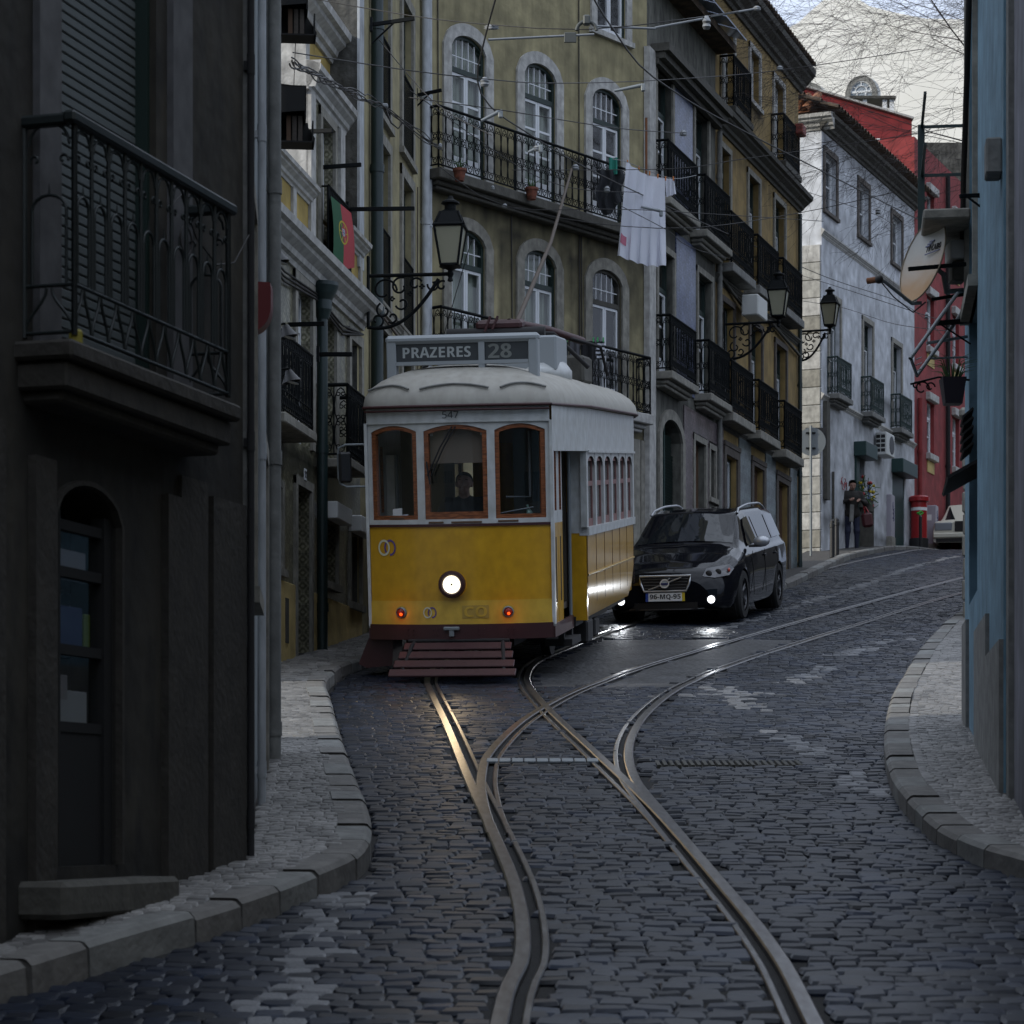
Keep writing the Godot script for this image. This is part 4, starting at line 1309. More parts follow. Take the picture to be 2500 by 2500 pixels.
func building_peeling_left() -> void:
	var b := facade("peeling_white_house", "flaking pale grey-white house just past the dark corner on the left", -1.22, 11.6, -1.58, 16.7)
	var st := S()
	wall(st, 0.0, 5.11, -1.0, 8.2, [[0.9, 1.5, 1.4, 3.3, 0.0], [3.2, 3.9, 0.4, 2.4, 0.0]], 0.2, stains(Color.WHITE, 0.35, 6.0, [[0, 5, 0.5, 0.8]]), 0.12)
	put("wall", st, M.paint_pale, b)
	shell(b, 0.0, 5.11, -1.0, 8.2, 3.0, M.paint_pale)
	window(b, [0.9, 1.5, 1.4, 3.3, 0.0], {"casing": M.wood_old, "whole_glass": true, "band": M.stone, "band_w": 0.08})
	window(b, [3.2, 3.9, 0.4, 2.4, 0.0], {"called": "door", "casing": M.wood_old, "whole_glass": true, "panel": 1.0, "rows": 1, "band": M.stone, "band_w": 0.1, "sill": false})
	drain_pipe(b, 2.2, -0.1, 8.1, 0.022, M.pipe_white)
	drain_pipe(b, 4.6, 0.2, 8.1, 0.04, M.stone_grey)
	var pil := S()
	bx(pil, 4.75, 5.11, -0.6, 8.2, 0.0, 0.05); bx(pil, 0.05, 0.3, -0.6, 8.2, 0.0, 0.04)
	put("corner_pilaster", pil, M.stone_grey, b)

func building_azulejo() -> void:
	var b := facade("blue_tiled_house", "grey-plastered house with blue glazed tile panels between its windows, right of the ochre one", 2.05, 39.2, 5.52, 49.4)
	var up := [[0.5, 1.4, 6.2, 8.22, 0.0], [2.8, 3.66, 6.2, 8.22, 0.0]]
	var mid := [[0.57, 1.48, 3.5, 5.5, 0.0], [3.0, 3.9, 3.5, 5.6, 0.0]]
	var low := [[0.76, 1.98, -0.3, 2.94, 0.28], [2.78, 3.46, 0.0, 2.83, 0.0], [3.78, 4.1, 2.02, 2.82, 0.0]]
	var st := S()
	wall(st, 0, 4.2, -0.8, 10.4, up + mid + low, 0.2, stains(Color.WHITE, 0.3, 9.0, [[0, 4.2, 6.0, 0.7], [0, 4.2, 3.4, 0.7], [0, 4.2, 8.4, 0.8]]), 0.2)
	put("wall", st, M.plaster_grey, b)
	shell(b, 0, 4.2, -0.8, 10.4, 4.0, M.plaster_grey)
	for e in [["azulejo_blue", 1.56, 2.64, 6.3, 8.24], ["azulejo_blue", 1.64, 2.84, 3.5, 5.95], ["azulejo_rose", 2.12, 2.66, -0.1, 3.3], ["azulejo_rose", 2.66, 4.2, 2.95, 3.3], ["azulejo_rose", 3.56, 3.7, 0.0, 2.95]]:
		var t := S()
		bx(t, e[1], e[2], e[3], e[4], 0.0, 0.02)
		put("tile_panel", t, M[e[0]], b)
	var fi := S()
	bx(fi, -0.1, 0.26, -0.3, 8.4, -0.02, 0.07)
	put("corner_pilaster", fi, M.stone_white, b)
	for h in up + mid: window(b, h, {"casing": M.green_frame, "sash": M.white_frame, "transom": h[3] - 0.55, "fan": [2, 1], "rows": 2, "panel": 0.35, "behind": M.curtain_dim, "band": M.stone, "band_w": 0.1, "sill": false})
	var dr := part("door", b)
	var dl := S()
	bx(dl, 0.76, 1.98, -0.3, 1.3, -0.16, -0.12); bx(dl, 1.34, 1.39, -0.3, 2.9, -0.15, -0.1)
	put("door_leaf", dl, M.green_door, dr)
	for k in 30:
		var lv := S()
		bt(lv, Transform3D(Basis(Vector3.RIGHT, 0.6), Vector3(1.37, 1.33 + k * 0.048, -0.14)), Vector3(1.2 if k < 24 else 1.0, 0.05, 0.012))
		put("louvre", lv, M.green_frame, dr)
	var ring := S()
	ringband(ring, low[0], 0.16, 0.0, 0.04)
	put("stone_surround", ring, M.stone, dr)
	window(b, low[1], {"called": "door", "casing": M.wood_old, "rows": 1, "leaves": 1, "panel": 1.6, "band": M.stone, "band_w": 0.1, "sill": false, "whole_glass": true})
	window(b, low[2], {"casing": M.wood_old, "rows": 1, "leaves": 1, "band": M.stone, "band_w": 0.09, "whole_glass": true})
	balcony(b, 0.3, 2.05, 0.25, 6.2, 0.86, {"style": "bars"})
	balcony(b, 2.55, 4.15, 0.25, 6.18, 0.88, {"style": "bars"})
	balcony(b, 0.42, 1.95, 0.25, 3.55, 0.86, {"style": "bars"})
	balcony(b, 2.8, 4.15, 0.25, 3.58, 0.86, {"style": "bars"})
	var ip := S()
	bx(ip, 2.92, 3.2, 1.2, 1.75, -0.07, -0.05)
	var plate := put("intercom_plate", ip, M.white_paint, b)
	var bt2 := S()
	for k in 4:
		for j in 2: bx(bt2, 2.98 + j * 0.12, 3.03 + j * 0.12, 1.62 - k * 0.09, 1.66 - k * 0.09, -0.052, -0.045)
	put("button", bt2, M.dark, plate)
	# ledge, attic storey, eave and canopy panes
	var lg := S()
	bx(lg, 0.2, 4.2, 8.4, 8.52, 0.0, 0.3)
	for k in 2: bx(lg, 0.24, 4.2, 8.3 - k * 0.08, 8.4 - k * 0.08, 0.0, 0.22 - k * 0.1)
	put("ledge", lg, M.stone_dark, b)
	var ev := S()
	bx(ev, 0.3, 4.3, 9.5, 9.62, -0.3, 0.34)
	var eave := put("eave", ev, M.roof_old, b)
	for k in 5:
		var pn := S()
		bt(pn, Transform3D(Basis(Vector3.RIGHT, 0.35), Vector3(1.0 + k * 0.72, 9.75, 0.3)), Vector3(0.66, 0.02, 0.5))
		put("canopy_pane", pn, mat("canopy", L(0.42, 0.47, 0.58), 0.15), eave)
	tile_run(b, 0.2, 4.2, 10.4, 0.25, 2.0, 0.8, M.roof_old)

func building_gold() -> void:
	var b := facade("golden_house", "tall golden-yellow house with stacked black balconies above the black car", 2.05, 39.2, 5.52, 49.4)
	var att := [[4.72, 5.44, 8.7, 10.15, 0.0], [6.64, 7.34, 9.38, 10.28, 0.0], [8.5, 9.28, 8.7, 10.25, 0.0]]
	var up := [[4.5, 5.15, 6.1, 8.02, 0.0], [6.5, 7.32, 6.1, 8.03, 0.0], [8.54, 9.36, 6.1, 8.05, 0.0]]
	var mid := [[4.6, 5.42, 3.52, 5.44, 0.0], [6.64, 7.5, 3.52, 5.43, 0.0], [8.62, 9.48, 3.52, 5.42, 0.0]]
	var low := [[4.86, 5.66, 0.4, 2.88, 0.0], [6.86, 7.64, 0.7, 2.95, 0.0], [8.8, 9.64, 0.9, 2.92, 0.0]]
	var st := S()
	wall(st, 4.2, 10.6, -0.6, 10.65, att + up + mid + low, 0.2, stains(Color.WHITE, 0.16, 13.0, [[4.2, 10.6, 8.25, 0.5], [4.2, 10.6, 5.9, 0.4], [6.4, 7.7, 9.3, 0.4]]), 0.2)
	put("wall", st, M.plaster_gold, b)
	shell(b, 4.2, 10.6, -0.6, 10.65, 4.0, M.plaster_gold)
	var gt := S()
	bx(gt, 4.2, 4.68, -0.3, 3.3, 0.0, 0.02)
	put("tile_panel", gt, M.azulejo_rose, b)
	for e in [[5.8, 6.66], [7.8, 8.62], [9.82, 10.4]]:
		var t := S()
		bx(t, e[0], e[1], 0.0, 3.3, 0.0, 0.02)
		put("tile_panel", t, M.azulejo_grey, b)
	for h in att: window(b, h, {"casing": M.white_frame, "transom": h[3] - 0.32, "fan": [2, 1], "rows": 2, "whole_glass": true, "behind": M.curtain_dim, "band": M.stone_white, "band_w": 0.1, "sill": h[2] > 9.0})
	for i in 3:
		for h in [up[i], mid[i]]: window(b, h, {"casing": M.green_frame, "sash": M.white_frame, "transom": h[3] - 0.5, "fan": [2, 1], "rows": 2, "panel": 0.3, "behind": M.curtain_dim if i != 1 else M.room, "band": M.stone_brown if h[3] < 6 else M.stone, "band_w": 0.1, "sill": false})
	for i in 3:
		var h: Array = low[i]
		var dr := window(b, h, {"called": "door", "casing": M.green_frame if i == 0 else M.wood_old, "sash": M.white_frame if i == 0 else M.wood_old, "rows": 1, "leaves": 2 if i == 0 else 1, "panel": 1.3, "band": M.stone_brown, "band_w": 0.16, "sill": false, "whole_glass": true})
		var bs := S()
		bx(bs, h[0] - 0.16, h[1] + 0.16, 3.02, 3.1, 0.0, 0.05)
		put("door_hood", bs, M.stone_brown, dr)
	for k in 14:
		var lv := S()
		bt(lv, Transform3D(Basis(Vector3.RIGHT, 0.6), Vector3(5.26, 0.75 + k * 0.055, -0.1)), Vector3(0.66, 0.05, 0.012))
		put("louvre", lv, M.green_frame, b)
	var mb := S()
	bx(mb, 7.4, 7.6, 1.5, 1.95, -0.1, -0.03)
	put("mail_box", mb, M.galv, b)
	for e in [[4.3, 5.85, 6.0, 0.86], [6.22, 7.78, 6.0, 0.88], [8.2, 9.75, 6.02, 0.86], [4.3, 5.82, 3.5, 0.87], [6.3, 7.75, 3.48, 0.88], [8.3, 9.72, 3.42, 0.88]]:
		balcony(b, e[0], e[1], 0.25, e[2], e[3], {"style": "bars", "thick": 0.15, "mould": false, "slab": M.stone if e[2] < 5 else M.stone_grey})
	balcony(b, 4.5, 5.72, 0.24, 8.68, 0.85, {"style": "bars", "slab": M.stone_dark})
	var bc := balcony(b, 8.3, 9.58, 0.24, 8.68, 0.85, {"style": "bars", "slab": M.stone_dark})
	var pot := S()
	bt(pot, Transform3D(Basis(), Vector3(9.42, 9.5, 0.3)), Vector3(0.3, 0.2, 0.16), 0.02)
	put("flower_trough", pot, mat("trough_red", L(0.25, 0.05, 0.035), 0.6), bc)
	var sc := S()
	profile_run(sc, 4.2, 10.68, cornice_prof(8.26, 0.28, 0.28))
	put("string_course", sc, M.stone_dark, b)
	var co := S()
	profile_run(co, 4.2, 10.75, cornice_prof(10.55, 0.42, 0.32))
	put("cornice", co, M.stone_dark, b)
	var mc := S()
	profile_run(mc, 4.2, 10.64, cornice_prof(5.68, 0.12, 0.08))
	profile_run(mc, 4.2, 10.64, cornice_prof(3.28, 0.1, 0.07))
	tube(mc, [Vector3(4.3, 5.8, 0.05), Vector3(6.0, 5.55, 0.06), Vector3(8.0, 5.7, 0.06), Vector3(10.5, 5.5, 0.05)], 0.03, 5)
	put("moulding", mc, M.stone_dark, b)
	var ac := S()
	bt(ac, Transform3D(Basis(), Vector3(5.75, 5.5, 0.3)), Vector3(0.7, 0.36, 0.3), 0.02)
	put("wall_heater_box", ac, M.ac_white, b)
	drain_pipe(b, 4.26, 0.0, 8.2, 0.045, M.stone_grey)
	drain_pipe(b, 10.5, 0.9, 8.2, 0.04, M.pipe_green)
	tile_run(b, 4.2, 10.7, 11.0, 0.3, 1.6, 0.6, M.roof_old)

func building_white() -> void:
	var b := facade("white_house", "weathered blue-white house with ashlar corner and two dark green shop hoods, beyond the golden house", 7.11, 58.2, 10.21, 65.47)
	var up := [[-0.22, 0.7, 7.72, 9.02, 0.0], [2.62, 3.5, 7.75, 9.0, 0.0], [5.66, 6.58, 7.72, 8.9, 0.0]]
	var mid := [[0.13, 1.0, 3.66, 5.82, 0.0], [3.0, 3.82, 3.66, 5.8, 0.0], [5.7, 6.52, 3.66, 5.74, 0.0]]
	var low := [[2.28, 3.15, 0.3, 2.7, 0.0], [5.72, 6.9, 0.5, 2.72, 0.0]]
	var st := S()
	wall(st, -0.45, 7.9, -0.6, 9.5, up + mid + low, 0.2, stains(Color.WHITE, 0.25, 17.0, [[-0.4, 1.2, 7.5, 0.9], [4.0, 5.6, 4.2, 0.7], [-0.4, 7.9, 9.45, 0.5], [-0.4, 7.9, 0.9, 0.8], [2.2, 3.3, 3.4, 0.6]]), 0.2)
	put("wall", st, M.plaster_white, b)
	shell(b, -0.45, 7.9, -0.6, 9.5, 4.5, M.plaster_white, M.roof_tile)
	# ashlar return wall that looks down the street
	var tones := [M.ashlar, M.stone_white, M.stone]
	for r in 18:
		var off := 0.0 if r % 2 else 0.26
		for k in 6:
			var z1 := -0.012 - (k * 0.52 + off - (0.26 if k == 0 and r % 2 == 0 else 0.0))
			var w := 0.5 if not (k == 0 and r % 2 == 0) else 0.5
			var sb := S()
			bt(sb, Transform3D(Basis(), Vector3(-0.46, -0.1 + r * 0.4, z1 - w / 2)), Vector3(0.07, 0.388, w - 0.012), 0.012)
			put("stone_block", sb, tones[(r * 5 + k * 3) % 3 if (r + k) % 4 else 0], b)
	var s0 := S()
	profile_run(s0, -0.5, 7.9, cornice_prof(7.08, 0.14, 0.08))
	profile_run(s0, -0.5, 7.9, cornice_prof(3.42, 0.12, 0.07))
	put("string_course", s0, M.stone_white, b)
	var co := S()
	profile_run(co, -0.6, 7.95, cornice_prof(9.45, 0.32, 0.32))
	var side := part("gable_cornice", b)
	side.transform = Transform3D(Basis(Vector3(0, 0, 1), Vector3.UP, Vector3(-1, 0, 0)), Vector3(-0.45, 0, -4.0))
	var co2 := S()
	profile_run(co2, -0.3, 4.3, cornice_prof(9.45, 0.32, 0.3))
	put("cornice_run", co2, M.stone_white, side)
	put("cornice", co, M.stone_dark, b)
	tile_run(b, -0.7, 7.9, 9.82, 0.42, 2.0, 0.9, M.roof_old, 0.24)
	for i in 7:
		var c := -0.3 - i * 0.24
		var t := S()
		for k in 6:
			var a := PI * k / 6.0; var e := PI * (k + 1) / 6.0
			q(t, Vector3(-0.85, 9.82 + sin(a) * 0.1, c - cos(a) * 0.1), Vector3(0.3, 10.45 + sin(a) * 0.1, c - cos(a) * 0.1), Vector3(0.3, 10.45 + sin(e) * 0.1, c - cos(e) * 0.1), Vector3(-0.85, 9.82 + sin(e) * 0.1, c - cos(e) * 0.1))
		q(t, Vector3(-0.8, 9.8, c + 0.1), Vector3(0.3, 10.4, c + 0.1), Vector3(0.3, 10.4, c - 0.14), Vector3(-0.8, 9.8, c - 0.14))
		put("roof_tile", t, M.roof_tile, b)
	for h in up: window(b, h, {"casing": M.white_frame, "rows": 2, "whole_glass": true, "band": M.stone_brown, "band_w": 0.13})
	for h in mid: window(b, h, {"casing": M.green_frame, "sash": M.white_frame, "transom": h[3] - 0.55, "fan": [2, 1], "rows": 2, "whole_glass": true, "behind": M.curtain_dim, "band": M.stone, "band_w": 0.12, "sill": false})
	for e in [[0.0, 1.12], [2.84, 3.98], [5.56, 6.68]]: balcony(b, e[0], e[1], 0.24, 3.62, 0.82, {"style": "bars", "iron": M.iron_green, "slab": M.stone_grey, "thick": 0.12})
	var d1 := S()
	for h in low: bx(d1, h[0], h[1], h[2], h[3], -0.5, -0.48)
	put("shop_doorway", d1, M.shop_dark, b)
	var gd := S()
	bx(gd, 5.72, 6.9, 0.3, 2.7, -0.06, -0.02); bx(gd, 2.28, 2.55, 0.3, 2.7, -0.1, 0.05)
	put("green_door", gd, M.green_door, b)
	for e in [[2.2, 3.24, 2.5], [5.62, 7.06, 2.54]]:
		var a := S()
		bt(a, Transform3D(Basis(), Vector3((e[0] + e[1]) / 2, e[2] + 0.17, 0.15)), Vector3(e[1] - e[0], 0.34, 0.3), 0.015)
		put("shop_hood", a, M.green_door, b)
	var pp := S()
	for e in [[3.42, 3.56, 0.5, 2.0]]: bx(pp, e[0], e[1], e[2], e[3], 0.0, 0.03)
	put("poster", pp, mat("poster_blue", L(0.1, 0.13, 0.3), 0.6), b)
	var gf := S()
	for k in 7: tube(gf, arcpts(Vector3(1.15 + k * 0.07, 1.75 + 0.07 * sin(k * 2.1), 0.006), Vector3.RIGHT, Vector3.UP, 0.05 + 0.02 * (k % 3), k * 1.1, k * 1.1 + 4.2, 8), 0.008, 4)
	put("graffiti", gf, mat("graffiti_red", L(0.3, 0.03, 0.04), 0.7), b)
	var dp := S()
	rod(dp, Vector3(0.35, 0.3, 0.04), Vector3(0.35, 1.9, 0.04), 0.03, 8)
	bx(dp, -0.35, -0.1, 1.2, 3.4, -0.01, 0.1)
	put("conduit_board", dp, M.stone_dark, b)

func building_red() -> void:
	var b := facade("red_house", "dark red plastered house with white window hoods at the top of the street", 10.21, 65.47, 14.17, 74.75)
	var wn := []
	for r in [[2.74, 4.1], [5.5, 6.82], [8.2, 9.5]]:
		for s in [[1.3, 2.05], [4.1, 4.85], [6.9, 7.65]]: wn.append([s[0], s[1], r[0], r[1], 0.0])
	var st := S()
	wall(st, 0, 10.1, -1.5, 10.6, wn, 0.4, stains(Color.WHITE, 0.12, 21.0, []), 0.2)
	put("wall", st, M.plaster_red, b)
	shell(b, 0, 10.1, -1.5, 10.6, 5.0, M.plaster_red)
	for h in wn:
		var w := window(b, h, {"casing": M.white_frame, "transom": h[3] - 0.4, "fan": [1, 1], "rows": 2, "whole_glass": true})
		var hd := S()
		bt(hd, Transform3D(Basis(), Vector3((h[0] + h[1]) / 2, h[3] + 0.11, 0.05)), Vector3(h[1] - h[0] + 0.2, 0.2, 0.14), 0.015)
		bt(hd, Transform3D(Basis(), Vector3((h[0] + h[1]) / 2, h[2] - 0.08, 0.05)), Vector3(h[1] - h[0] + 0.16, 0.16, 0.14), 0.015)
		put("hood_and_sill", hd, M.stone_white, w)
		var yp := S()
		bx(yp, h[0], h[1] - 0.03, h[2] - 0.48, h[2] - 0.18, 0.0, 0.02)
		put("yellow_panel", yp, M.plinth_yellow, w)
	drain_pipe(b, 3.3, 0.3, 10.4, 0.06, M.dark)
	drain_pipe(b, 0.3, 0.3, 4.0, 0.06, M.plaster_red)
	# tall red gable behind, stepping down the hill
	var r := thing("red_gable", "bright red gable wall rising above the white house, its edge sloping down to the right", "building", at(7.0, 80.0))
	var gs := S()
	gs.set_color(Color.WHITE)
	var o := r.position
	var pr := [pin(1880, 190, 80) - o, pin(2226, 292, 80) - o, pin(2226, 292, 80) - o + Vector3(0, -12, 0), pin(1880, 190, 80) - o + Vector3(0, -13.5, 0)]
	var poly := PackedVector2Array()
	for v in pr: poly.append(Vector2(v.x, v.y))
	prism(gs, poly, Transform3D(Basis(), Vector3(0, 0, -6)), 6.0)
	put("wall", gs, mottle(mat("red_bright", L(0.28, 0.03, 0.032), 0.85), M.plaster_red.albedo_texture, Vector3(0.3, 0.3, 0.3)), r)
	var cp := S()
	var mid: Vector3 = (pr[0] + pr[1]) / 2
	var ang := atan2(pr[1].y - pr[0].y, pr[1].x - pr[0].x)
	bt(cp, Transform3D(Basis(Vector3.BACK, ang), mid + Vector3(0, 0.03, -3)), Vector3((pr[1] - pr[0]).length() + 0.1, 0.06, 6.3))
	put("coping", cp, M.stone_white, r)
	var ch := S()
	bt(ch, Transform3D(Basis(), pin(2126, 352, 72) - o), Vector3(0.5, 0.2, 0.5), 0.03)
	bt(ch, Transform3D(Basis(), pin(2128, 374, 72) - o), Vector3(0.3, 0.4, 0.35))
	put("chimney", ch, M.ac_white, r)
	var oldw := S()
	oldw.set_color(Color.WHITE)
	bx(oldw, pin(2215, 0, 92).x - o.x, pin(2215, 0, 92).x - o.x + 9.0, -2, pin(0, 330, 92).y - o.y, -22, -13)
	put("rear_wall", oldw, M.plaster_cement, r)

func church() -> void:
	var c := thing("white_church", "big sunlit white gabled church front with round-headed windows on the hilltop", "church", at(17.0, 128.0))
	c.rotation.y = deg_to_rad(-16.0)
	var sc := 128.0 / 6300.0
	var y0 := gy(128.0) - EYE
	var hh := func(v: float) -> float: return (2000.0 - v) * sc - y0
	var X := func(u: float) -> float: return (u - 2085.0) * sc / cos(deg_to_rad(16.0))
	var poly := PackedVector2Array([Vector2(X.call(1790.0), 0), Vector2(X.call(1790.0), hh.call(105.0))])
	for e in [[1900, 66], [1950, 44], [1985, 14], [2020, -14], [2060, -22], [2085, -8], [2120, 18], [2170, 36], [2250, 60], [2400, 76]]: poly.append(Vector2(X.call(float(e[0])), hh.call(float(e[1]))))
	poly.append(Vector2(X.call(2400.0), 0))
	var st := S()
	st.set_color(Color.WHITE)
	prism(st, poly, Transform3D(Basis(), Vector3(0, 0, -8)), 8.0)
	put("gable_wall", st, M.church_white, c)
	for e in [[2101.0, 200.0, 252.0, 26.0], [1979.0, 208.0, 262.0, 26.0]]:
		var r: float = e[3] * sc
		var cx: float = X.call(e[0])
		var y1: float = hh.call(e[1] + e[3])
		var yb: float = hh.call(e[2] + 40)
		var o := [cx - r, cx + r, yb, y1 + r, r]
		var ring := S()
		ringband(ring, o, 0.27, 0.0, 0.12)
		var win := put("round_headed_window", ring, M.stone_grey, c)
		var gl := S()
		var pts := PackedVector2Array([Vector2(cx - r, yb)])
		for k in 13: pts.append(Vector2(cx - cos(PI * k / 12.0) * r, y1 + sin(PI * k / 12.0) * r))
		pts.append(Vector2(cx + r, yb))
		prism(gl, pts, Transform3D(Basis(), Vector3(0, 0, 0.002)), 0.02)
		put("pane", gl, mat("church_pane", L(0.25, 0.29, 0.33), 0.1), win)
		var br := S()
		bx(br, cx - r, cx + r, y1 - 0.05, y1 + 0.05, 0.02, 0.06)
		for k in [-0.33, 0.33]: bx(br, cx + k * r * 1.2 - 0.04, cx + k * r * 1.2 + 0.04, yb, y1, 0.02, 0.06)
		tube(br, arcpts(Vector3(cx, y1, 0.05), Vector3.RIGHT, Vector3.UP, r * 0.55, 0, PI, 10), 0.03, 4)
		for k in [0.6, 1.57, 2.54]: rod(br, Vector3(cx + cos(k) * r * 0.55, y1 + sin(k) * r * 0.55, 0.05), Vector3(cx + cos(k) * r, y1 + sin(k) * r, 0.05), 0.03, 4)
		tube(br, arcpts(Vector3(cx, y1, 0.05), Vector3.RIGHT, Vector3.UP, r * 0.97, 0, PI, 14), 0.05, 4)
		put("glazing_bars", br, M.white_frame, win)
	# a pergola roof and post lamp on the terrace in front
	var t := thing("terrace_shelter", "small dark flat roof on white posts in front of the church window", "shelter", pin(2140, 262, 110))
	var ts := S()
	bx(ts, -1.2, 0.75, 0.25, 0.36, -1.0, 0.5)
	put("flat_roof", ts, M.stone_dark, t)
	for x in [-0.55, 0.3, 0.6]:
		var p := S()
		bx(p, x - 0.09, x + 0.09, -2.0, 0.25, 0.2, 0.38)
		put("post", p, M.white_paint, t)

func building_blue() -> void:
	var b := facade("blue_house", "faded blue house edge on the right with white dado and a recessed dark opening", 3.37, 19.2, 2.72, 14.3)
	var hole := [0.72, 1.95, 0.9, 2.92, 0.0]
	var win2 := [0.72, 1.95, 3.0, 5.4, 0.0]
	var st := S()
	wall(st, 0.0, 5.0, -0.9, 7.0, [hole, win2], 0.25, stains(Color.WHITE, 0.18, 25.0, []), 0.16)
	put("wall", st, M.plaster_blue, b)
	shell(b, 0.0, 5.0, -0.9, 7.0, 9.0, M.plaster_blue)
	window(b, win2, {"casing": M.stone, "whole_glass": true, "band": M.stone, "band_w": 0.06})
	var dk := S()
	bx(dk, 0.72, 1.95, 0.9, 2.92, -0.5, -0.16)
	bt(dk, Transform3D(Basis(Vector3.RIGHT, 0.5), Vector3(1.3, 1.75, 0.06)), Vector3(1.0, 0.02, 0.3))
	for k in 5: bt(dk, Transform3D(Basis(Vector3.RIGHT, 0.7), Vector3(1.0, 2.2 - k * 0.06, 0.03)), Vector3(0.5, 0.015, 0.09))
	put("black_shutter", dk, M.shop_dark, b)
	for e in [[0.0, 0.7, 0.8], [1.97, 3.5, 0.62], [3.5, 5.0, 0.36]]:
		var dd := S()
		bx(dd, e[0], e[1], -0.9, e[2], 0.0, 0.025)
		put("dado", dd, M.stone_grey, b)
	var mb := S()
	bt(mb, Transform3D(Basis(), Vector3(4.8, 3.06, 0.045)), Vector3(0.2, 0.2, 0.09), 0.01)
	put("meter_box", mb, M.stone_grey, b)
	var cb := S()
	tube(cb, [Vector3(2.6, 6.5, 0.05), Vector3(2.3, 5.2, 0.06), Vector3(1.7, 4.4, 0.06), Vector3(0.9, 3.9, 0.05), Vector3(0.4, 3.3, 0.04)], 0.022, 5)
	put("cable_run", cb, M.cable, b)
	var sb := S()
	bt(sb, Transform3D(Basis(), Vector3(0.62, 3.63, 0.17)), Vector3(0.9, 0.075, 0.33), 0.012)
	var bal := put("balcony", sb, M.stone, b)
	var pf := S()
	bx(pf, 0.12, 0.17, 3.67, 4.5, 0.3, 0.35)
	for h in [4.48, 4.12]:
		bx(pf, 0.15, 1.05, h, h + 0.02, 0.31, 0.33); bx(pf, 0.13, 0.15, h, h + 0.02, 0.0, 0.3)
	put("green_post", pf, M.iron_green, bal)
	var l := facade("lavender_house", "lavender-grey plastered house at the extreme right edge, in front of the blue one", 2.76, 14.27, 1.93, 8.3)
	var ls := S()
	wall(ls, 0.02, 2.6, -0.9, 7.2, [], 0.3, stains(Color.WHITE, 0.2, 29.0, [[0, 2.5, 0.2, 0.8]]), 0.1)
	put("wall", ls, M.plaster_lavender, l)
	shell(l, 0.02, 2.6, -0.9, 7.2, 8.0, M.plaster_lavender)
	var po := S()
	bx(po, 0.05, 0.3, -0.9, 7.2, 0.0, 0.03)
	put("corner_strip", po, M.stone_grey, l)
	# the street goes on behind the camera, between tall fronts
	var rb := facade("opposite_house", "tall plain grey front on the right, level with the viewer", 6.5, 10.6, 4.6, -9.0)
	var rs := S()
	wall(rs, 0.0, 19.7, -1.0, 10.0, [], 1.0)
	put("wall", rs, M.plaster_grey, rb)
	shell(rb, 0.0, 19.7, -1.0, 10.0, 5.0, M.plaster_grey)
	var eb := facade("closing_house", "plain grey house front that closes the bend below the viewer", 7.0, -11.0, -9.0, -9.5)
	var es := S()
	wall(es, 0.0, 16.0, -1.5, 11.0, [], 1.0)
	put("wall", es, M.plaster_grey, eb)
	shell(eb, 0.0, 16.0, -1.5, 11.0, 5.0, M.plaster_grey)
	var ru := facade("terrace_house", "plain pale house above the garden on the right, behind the bare tree", 21.5, 76.0, 13.2, 48.0)
	var us := S()
	wall(us, 0.0, 29.0, -4.0, 5.0, [], 1.0)
	put("wall", us, M.plaster_grey, ru)
	shell(ru, 0.0, 29.0, -4.0, 5.0, 6.0, M.plaster_grey)
	# garden wall and pier farther up on the right
	var g := thing("garden_wall", "rough stone garden wall and capped pier at the far end of the right pavement", "wall", at(6.0, 33.6))
	g.rotation.y = -atan2(1.48, 5.4)
	var pier := S()
	for k in 9: bt(pier, Transform3D(Basis(), Vector3(0.1, 0.15 + k * 0.285, 0)), Vector3(0.42 + 0.02 * (k % 2), 0.27, 0.42), 0.02)
	bt(pier, Transform3D(Basis(), Vector3(0.1, 2.73, 0)), Vector3(0.52, 0.14, 0.5), 0.04)
	put("pier", pier, M.stone, g)
	var gw := S()
	gw.set_color(Color.WHITE)
	for k in 12: bx(gw, -0.05, 0.3, -1.0, 2.4 + k * 0.16, -1.2 * (k + 1), -1.2 * k - 0.2)
	put("wall_body", gw, M.plaster_cement, g)

# ---------- the tram ----------
const TR := 2.125                      # radius of the bowed front
func fp(a: float, y: float, off := 0.0) -> Vector3: return Vector3(sin(a) * (TR + off), y, cos(a) * (TR + off) - TR)
func front_band(st: SurfaceTool, y0: float, y1: float, off: float, a0: float, a1: float, n := 14, off1 := -9.0) -> void:
	if off1 < -8: off1 = off
	for i in n:
		var a := lerpf(a0, a1, float(i) / n); var b := lerpf(a0, a1, float(i + 1) / n)
		qn(st, [fp(a, y0, off), fp(a, y1, off1), fp(b, y1, off1), fp(b, y0, off)], [Vector3(sin(a), 0, cos(a)), Vector3(sin(a), 0, cos(a)), Vector3(sin(b), 0, cos(b)), Vector3(sin(b), 0, cos(b))])
func front_bar(st: SurfaceTool, y0: float, y1: float, o0: float, o1: float, a0: float, a1: float, n := 14) -> void:   # solid curved bar
	front_band(st, y0, y1, o1, a0, a1, n)
	for i in n:
		var a := lerpf(a0, a1, float(i) / n); var b := lerpf(a0, a1, float(i + 1) / n)
		q(st, fp(a, y1, o1), fp(a, y1, o0), fp(b, y1, o0), fp(b, y1, o1))
		q(st, fp(a, y0, o0), fp(a, y0, o1), fp(b, y0, o1), fp(b, y0, o0))
	for a in [a0, a1]: q(st, fp(a, y0, o0), fp(a, y1, o0), fp(a, y1, o1), fp(a, y0, o1))
func front_frame(a: float, y: float, off: float) -> Transform3D: return Transform3D(Basis(Vector3.UP, a), fp(a, y, off))
